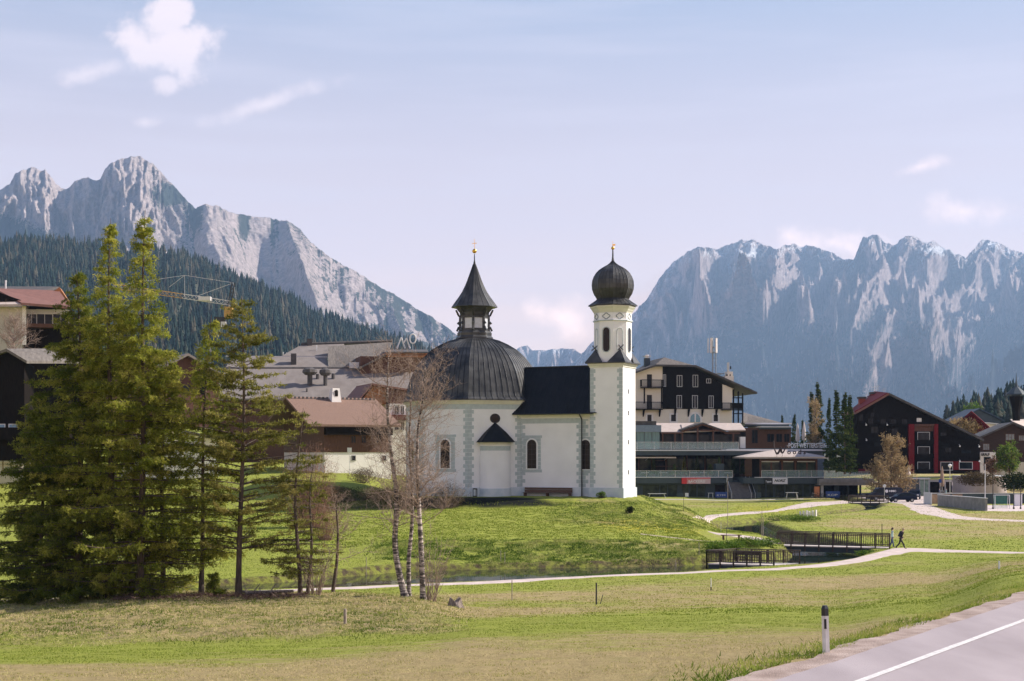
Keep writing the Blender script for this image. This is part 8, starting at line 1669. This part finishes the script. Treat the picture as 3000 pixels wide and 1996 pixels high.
# high tables, boards, crates in front of the shops
def trestle(lab, px, Y, W_=1.9, h=1.0, mt=None):
    r = thing('table', lab, 'table', gloc(px, Y), 0); mb = MB(); mb.box(-W_ / 2, W_ / 2, -.4, .4, h - .07, h); mb.build('tabletop', mt or M_PALE, r)
    for s in (-1, 1):
        for t in (-1, 1): mb = MB(); mb.tube((s * W_ * .38, t * .1, h - .07), (s * W_ * .46, t * .35, 0), .035, n=5); mb.build('leg', mt or M_PALE, r)
trestle('pale high table on splayed legs in front of the cafe shopfront', 2320, 246.6, 2.1, 1.05)
trestle('long low pale table in front of the shop left of the red sign', 1925, 250, 3.2, .75)
trestle('small dark-legged pale table under the right end of the red sign', 2082, 251, .9, .95)
def crate(lab, px, Y, W_, H_, mt, txt=None, tm=None, cat='display stand'):
    r = thing('display_board', lab, cat, gloc(px, Y), 0); mb = MB(); mb.box(-W_ / 2, W_ / 2, -.2, .2, .12, H_); mb.build('panel', mt, r)
    for s in (-1, 1): mb = MB(); mb.box(s * W_ * .42 - .03, s * W_ * .42 + .03, -.22, .22, 0, .12); mb.build('foot', M_IRON, r)
    if txt: text_obj('lettering', txt, H_ * .42, tm or M_SW, r, (-W_ * .38, -.21, H_ * .34), wfit=W_ * .7)
M_BLUEB = mat('bright_blue_banner', (.01, .05, .24), .5, var=.2)
crate('bright blue banner box with pale lettering under the deck', 2440, 246.5, 2.4, 1.15, M_BLUEB, 'KOP')
crate('pale and blue banner leaning beside the stairs', 2113, 251.4, 2.1, 1.1, M_BLUEB, 'KTM', M_PALE)
crate('small white notice board before the shop door', 2012, 251.6, .6, .75, M_SW, cat='board'); crate('orange notice panel at the corner of the cafe shop', 2393, 249.5, .9, 1.9, mat('orange_panel', (.55, .20, .08), .6), cat='board')
crate('dark steel bin box left of the cafe stairs rail', 2223, 249, .8, 1.0, M_FASC, cat='bin'); crate('low dark freezer box before the long shop window', 1993, 252, 1.2, .6, M_FASC, cat='box')
# terrace furniture and potted evergreens
mpV, mpF = protoc[2]
M_POT = mat('terrace_pot', (.10, .05, .035), .8)
POTS = [(345, 1080, 1195, -1.0), (528, 1150, 1255, -6.0), (617, 1090, 1185, -1.5), (730, 1075, 1170, -.5), (845, 1150, 1250, -6.2), (925, 1085, 1240, -5.5), (1045, 1095, 1160, -1.0), (1130, 1080, 1170, -1.2)]
for i, (x, y0_, y1_, v_) in enumerate(POTS):
    u_ = RE.u(C3(x, 0)[0], v_); w0 = RE.w(u_, v_); zb = LTZ + RE.z0 + .1; zt_ = RE.z(C3(0, y0_)[1], u_, v_) + RE.z0; h = max(1.2, zt_ - zb - .45)
    r = thing('potted_evergreen', ['slim potted evergreen under the pale awning', 'bushy potted evergreen at the glass balustrade left of the red sign', 'slim potted evergreen second from the awning', 'bluish potted evergreen in the middle of the terrace', 'short potted evergreen above the right end of the red sign', 'tallest potted evergreen on the terrace right of the red sign', 'potted evergreen near the right end of the terrace', 'rightmost potted evergreen beside the stairs'][i], 'potted plant', (w0[0], w0[1], zb))
    mb = MB(); mb.lathe([(.25, 0), (.34, .5)], 10); mb.build('pot', M_POT, r)
    rg = np.random.default_rng(i); n = 900; t = rg.random(n) ** 1.2; a = rg.uniform(0, 6.28, n); rr = .48 * (1 - t) ** .7 * rg.random(n) ** .5; C = np.stack([rr * np.cos(a), rr * np.sin(a), .45 + t * h], 1); D = np.stack([np.cos(a), np.sin(a), np.full(n, .6)], 1); D /= np.linalg.norm(D, axis=1)[:, None]
    V, F_ = leaf_tris(C, D, rg.uniform(.1, .25, n), rg.uniform(.03, .07, n), rg); npmesh('foliage', V, F_, M_SPR if i != 2 else M_PINE, r, attrs=dict(rnd=np.repeat(rg.random(n), 3)))
    mb = MB(); mb.tube((0, 0, .45), (0, 0, .45 + h * .8), .04, n=5); mb.build('stem', M_BARK, r)
def terr_table(i, x, v_, lab, fr_=None, zz=None, mt=None):
    f_ = fr_ or RE; u_ = f_.u(C3(x, 0)[0], v_); w0 = f_.w(u_, v_); r = thing('terrace_table', lab, 'table', (w0[0], w0[1], (zz if zz is not None else LTZ + RE.z0) + .1)); mb = MB(); mb.box(-.7, .7, -.4, .4, .70, .76); mb.build('tabletop', mt or M_PALE, r); mb = MB(); mb.tube((0, 0, 0), (0, 0, .7), .05, n=6); mb.tube((0, 0, 0), (0, 0, .04), .3, n=8); mb.build('pedestal', M_IRON, r)
    for s in (-1, 1):
        c = thing('terrace_chair', f'dark chair {"left" if s < 0 else "right"} of the {lab}', 'chair', (w0[0] + s * 1.05, w0[1], r.location.z), R(90 * s)); mb = MB(); mb.box(-.22, .22, -.22, .22, .42, .47); mb.build('seat', M_IRON, c); mb = MB(); mb.box(-.22, .22, .19, .22, .47, .92); mb.build('backrest', M_IRON, c)
        for a in (-.2, .2):
            for b in (-.2, .2): mb = MB(); mb.box(a - .02, a + .02, b - .02, b + .02, 0, .42); mb.build('leg', M_IRON, c)
for i, (x, v_, l) in enumerate(((270, -5, 'pale table near the bell tower'), (430, -4.5, 'pale table by the bushy evergreen'), (700, -5, 'pale table above the red sign'), (790, -3, 'pale table beside the short evergreen'), (1000, -5.2, 'pale table near the terrace right end'))): terr_table(i, x, v_, l)
terr_table(9, 1700, .9, 'red-topped table on the cafe terrace', PV, PZ1 + PV.z0, M_REDP); terr_table(10, 1395, .9, 'pale cafe table behind the white sign', PV, PZ1 + PV.z0)
# ------------------------------------------------------------------ square: shelter, wall, goal, lamps, signs
def P0(px, Y, dz=0.0): x = (px - 1500) / FP * Y; return (x, Y, max(gz(x, Y), 0) + dz)
r = thing('glass_shelter', 'dark container-like shelter with a glazed right end behind the parked cars', 'shelter', P0(2653, 250)); mb = MB(); mb.box(0, 2.5, 0, 5, 0, 3.0); mb.build('body', M_FASC, r); mb = MB(); mb.box(2.52, 4.1, .1, 4.9, .05, 2.85); mb.build('glazing', mat('greenish_glazing', (.15, .22, .18), .1, c2=(.32, .40, .34), scale=1.5), r)
mb = MB(); mb.box(-.15, 4.3, -.15, 5.1, 3.0, 3.2); mb.build('roof', M_PALE, r)
for x in (2.5, 3.3, 4.1): mb = MB(); mb.box(x - .04, x + .04, -.02, .09, 0, 3.0); mb.build('frame', M_PALE, r)
r = thing('carport', 'low dark carport with pale edge under the dark chalet', 'carport', P0(2721, 256)); mb = MB(); mb.box(0, 5.9, 0, 6, 2.25, 2.6); mb.build('roof', M_PALE, r); mb = MB(); mb.box(0, 5.9, 5.6, 6, 0, 2.25); mb.build('rear_wall', M_INT, r)
for x in (.15, 3.0, 5.7): mb = MB(); mb.box(x - .1, x + .1, .1, .3, 0, 2.25); mb.build('post', M_PALE, r)
# concrete sports wall with wooden panels behind
a = ((2752 - 1500) / FP * 216, 216); b = ((2893 - 1500) / FP * 199, 199); d_ = math.atan2(b[1] - a[1], b[0] - a[0]); ln_ = math.hypot(b[0] - a[0], b[1] - a[1])
r = thing('concrete_wall', 'grey concrete wall bordering the sports ground at the right', 'wall', (a[0], a[1], 0), d_); mb = MB(); mb.box(0, ln_, -.3, 0, -.3, 1.75); mb.build('wall', M_STONE, r); mb = MB(); mb.box(-.02, ln_ + .05, -.35, .05, 1.75, 1.83); mb.build('coping', M_PALE, r)
r = thing('rink_boards', 'dark rink boarding with three tan wooden panels behind the concrete wall', 'barrier', (a[0] - .2, a[1] + 3, 0)); mb = MB(); mb.box(0, 24, 4, 4.15, 0, 1.75); mb.build('dark_boards', M_FASC, r); mb = MB(); mb.box(-.1, 24, 3.95, 4.2, 1.75, 1.85); mb.build('rail', M_PALE, r)
for x in (.4, 2.4, 4.3): mb = MB(); mb.box(x, x + 1.6, 3.9, 3.98, .15, 1.65); mb.build('wooden_panel', mat('tan_board', (.30, .19, .13), .8, c2=(.40, .27, .19), scale=3) if 'tan_board' not in bpy.data.materials else bpy.data.materials['tan_board'], r)
mb = MB(); mb.box(-.15, -.02, 0, 4.1, 0, 2.0); mb.build('end_wall', M_PALE, r)
gx, gy_ = (2915 - 1500) / FP * 205, 205; g_ = thing('sports_goal', 'white-framed goal with green net on the sports ground', 'goal', (gx, gy_, .06)); mb = MB(); mb.path([(0, 0, 0), (0, 0, 2.0), (2.1, 0, 2.0), (2.1, 0, 0)], .05, 6); mb.path([(0, 1, 0), (0, .6, 2.0)], .04, 5); mb.path([(2.1, 1, 0), (2.1, .6, 2.0)], .04, 5); mb.tube((0, 0, 2), (0, .6, 2), .04, n=5); mb.tube((2.1, 0, 2), (2.1, .6, 2), .04, n=5); mb.build('frame', M_PALE, g_)
mb = MB()
for i in range(15): t = i / 14; mb.tube((2.1 * t, .6, 2), (2.1 * t, 1, 0), .012, n=3); mb.tube((0, .6 + .4 * t, 2 - 2 * t), (2.1, .6 + .4 * t, 2 - 2 * t), .012, n=3); mb.tube((0, 0, 2 * t), (0, .6 + .4 * (1 - t), 2 * t), .012, n=3)
mb.build('net', mat('green_net', (.03, .28, .20), .8), g_)
yard = strip_mesh('sports_ground', [(x, y) for x, y in [((2893 - 1500) / FP * 197.5, 197.5), ((3400 - 1500) / FP * 196, 196)]], [(66.5, 218), (105, 220)], 60, 8, off=.05, mat_=bpy.data.materials['square_paving'], curved=False, edge=.05)
def lamp(px, pb, pt, Y, lab, mt=None, arm=True):
    x, y, z = P0(px, Y); h = CZ + (HZ - pt) / FP * Y - z; r = thing('street_lamp', lab, 'street lamp', (x, y, z)); mb = MB(); mb.tube((0, 0, 0), (0, 0, h), .08, .05, 8); mb.tube((0, 0, 0), (0, 0, .3), .13, n=8); mb.build('pole', mt or M_ALU, r)
    if arm: mb = MB(); mb.lathe([(.1, h - .5), (.32, h - .15), (.3, h), (.05, h + .15)], 10); mb.build('lamp_head', M_LAMP, r)
lamp(2783, 1432, 1362, 232, 'grey street lamp standing in front of the red band of the dark chalet')
lamp(2886, 1460, 1360, 208, 'thin pale floodlight pole at the corner of the sports ground', M_PALE, False)
for i, (px, pt) in enumerate(((2909, 1390), (2970, 1420), (2990, 1422))): lamp(px, 1480, pt, 204, ['dark thin pole left of the sports goal', 'short dark post right of the sports goal', 'second short dark post right of the sports goal'][i], M_IRON, False)
parasol(2760, 1366, 1440, 240, 'folded tan parasol beside the lamp in front of the dark chalet', mat('tan_canvas', (.35, .24, .17), .9), 'folded parasols near the square'); parasol(2661, 1366, 1400, 248, 'folded pale parasol right of the golden willow', M_PARA, 'folded parasols near the square'); parasol(2559, 1364, 1400, 250, 'folded pale parasol at the end of the raised deck', M_PARA, 'folded parasols near the square')
def sign(px, pt, Y, lab, w_=.5, h_=.6, mt=None, round_=False):
    x, y, z = P0(px, Y); h = CZ + (HZ - pt) / FP * Y - z; r = thing('road_sign', lab, 'sign', (x, y, z)); mb = MB(); mb.tube((0, 0, 0), (0, 0, h), .035, n=6); mb.build('pole', M_ALU, r); mb = MB()
    if round_: mb.M = Matrix.Translation((0, -.05, h - w_ / 2)) @ Matrix.Rotation(R(90), 4, 'X'); mb.lathe([(w_ / 2, -.02), (w_ / 2, .02)], 16)
    else: mb.box(-w_ / 2, w_ / 2, -.07, -.03, h - h_, h)
    mb.build('panel', mt or M_SW, r)
sign(2591, 1419, 226, 'round pale road sign in front of the dark van', .55, round_=True); sign(2636, 1396, 247, 'small white rectangular sign right of the van', .45, .65); sign(2754, 1404, 238, 'small blue sign on a pole behind the concrete wall', .5, .6, M_BLUEB)
sign(1024, 1312, 182, 'white rectangular sign on a pole in front of the brown-roofed chalet', .55, .6)
r = thing('utility_cabinet', 'white utility cabinet in front of the dark hedge at the right edge', 'cabinet', P0(2982, 214)); mb = MB(); mb.box(-.55, .55, -.3, .3, 0, 1.75); mb.build('body', M_SW, r); mb = MB(); mb.box(-.6, .6, -.35, .35, 1.75, 1.83); mb.build('lid', M_ALU, r)
r = thing('white_van', 'white low car partly hidden behind the terrace wall at the right', 'car', (0, 0, 0)); bpy.data.objects.remove(r)
# split rail fence at the left edge
fx0, fx1, Yf = -120, 86, 158
x0 = (fx0 - 1500) / FP * Yf; x1 = (fx1 - 1500) / FP * Yf; zf = P(0, 1373, Yf)[2]; r = thing('rail_fence', 'pale wooden split rail fence at the left edge above the meadow', 'fence', (x0, Yf, zf)); n = 8
for k in range(n + 1): mb = MB(); t = (x1 - x0) * k / n; mb.box(t - .07, t + .07, -.07, .07, -.6, 1.05); mb.build('post', M_POSTW, r)
for z in (.25, .55, .85): mb = MB(); mb.box(-.1, x1 - x0 + .1, -.05, .0, z, z + .14); mb.build('rail', M_PARA, r)
# ------------------------------------------------------------------ air: one closed box of even haze
hz = MB(); hz.box(-9500, 11500, -60, 13900, -75, 2250)
hm = bpy.data.materials.new('valley_haze'); hm.use_nodes = True; nt = hm.node_tree; nt.nodes.clear()
o_ = nt.nodes.new('ShaderNodeOutputMaterial'); pv = nt.nodes.new('ShaderNodeVolumePrincipled')
pv.inputs['Color'].default_value = (.42, .66, 1.0, 1); pv.inputs['Density'].default_value = 6.5e-5; pv.inputs['Anisotropy'].default_value = 0.1
nt.links.new(pv.outputs[0], o_.inputs['Volume'])
tag(hz.build('haze', hm), kind='stuff')
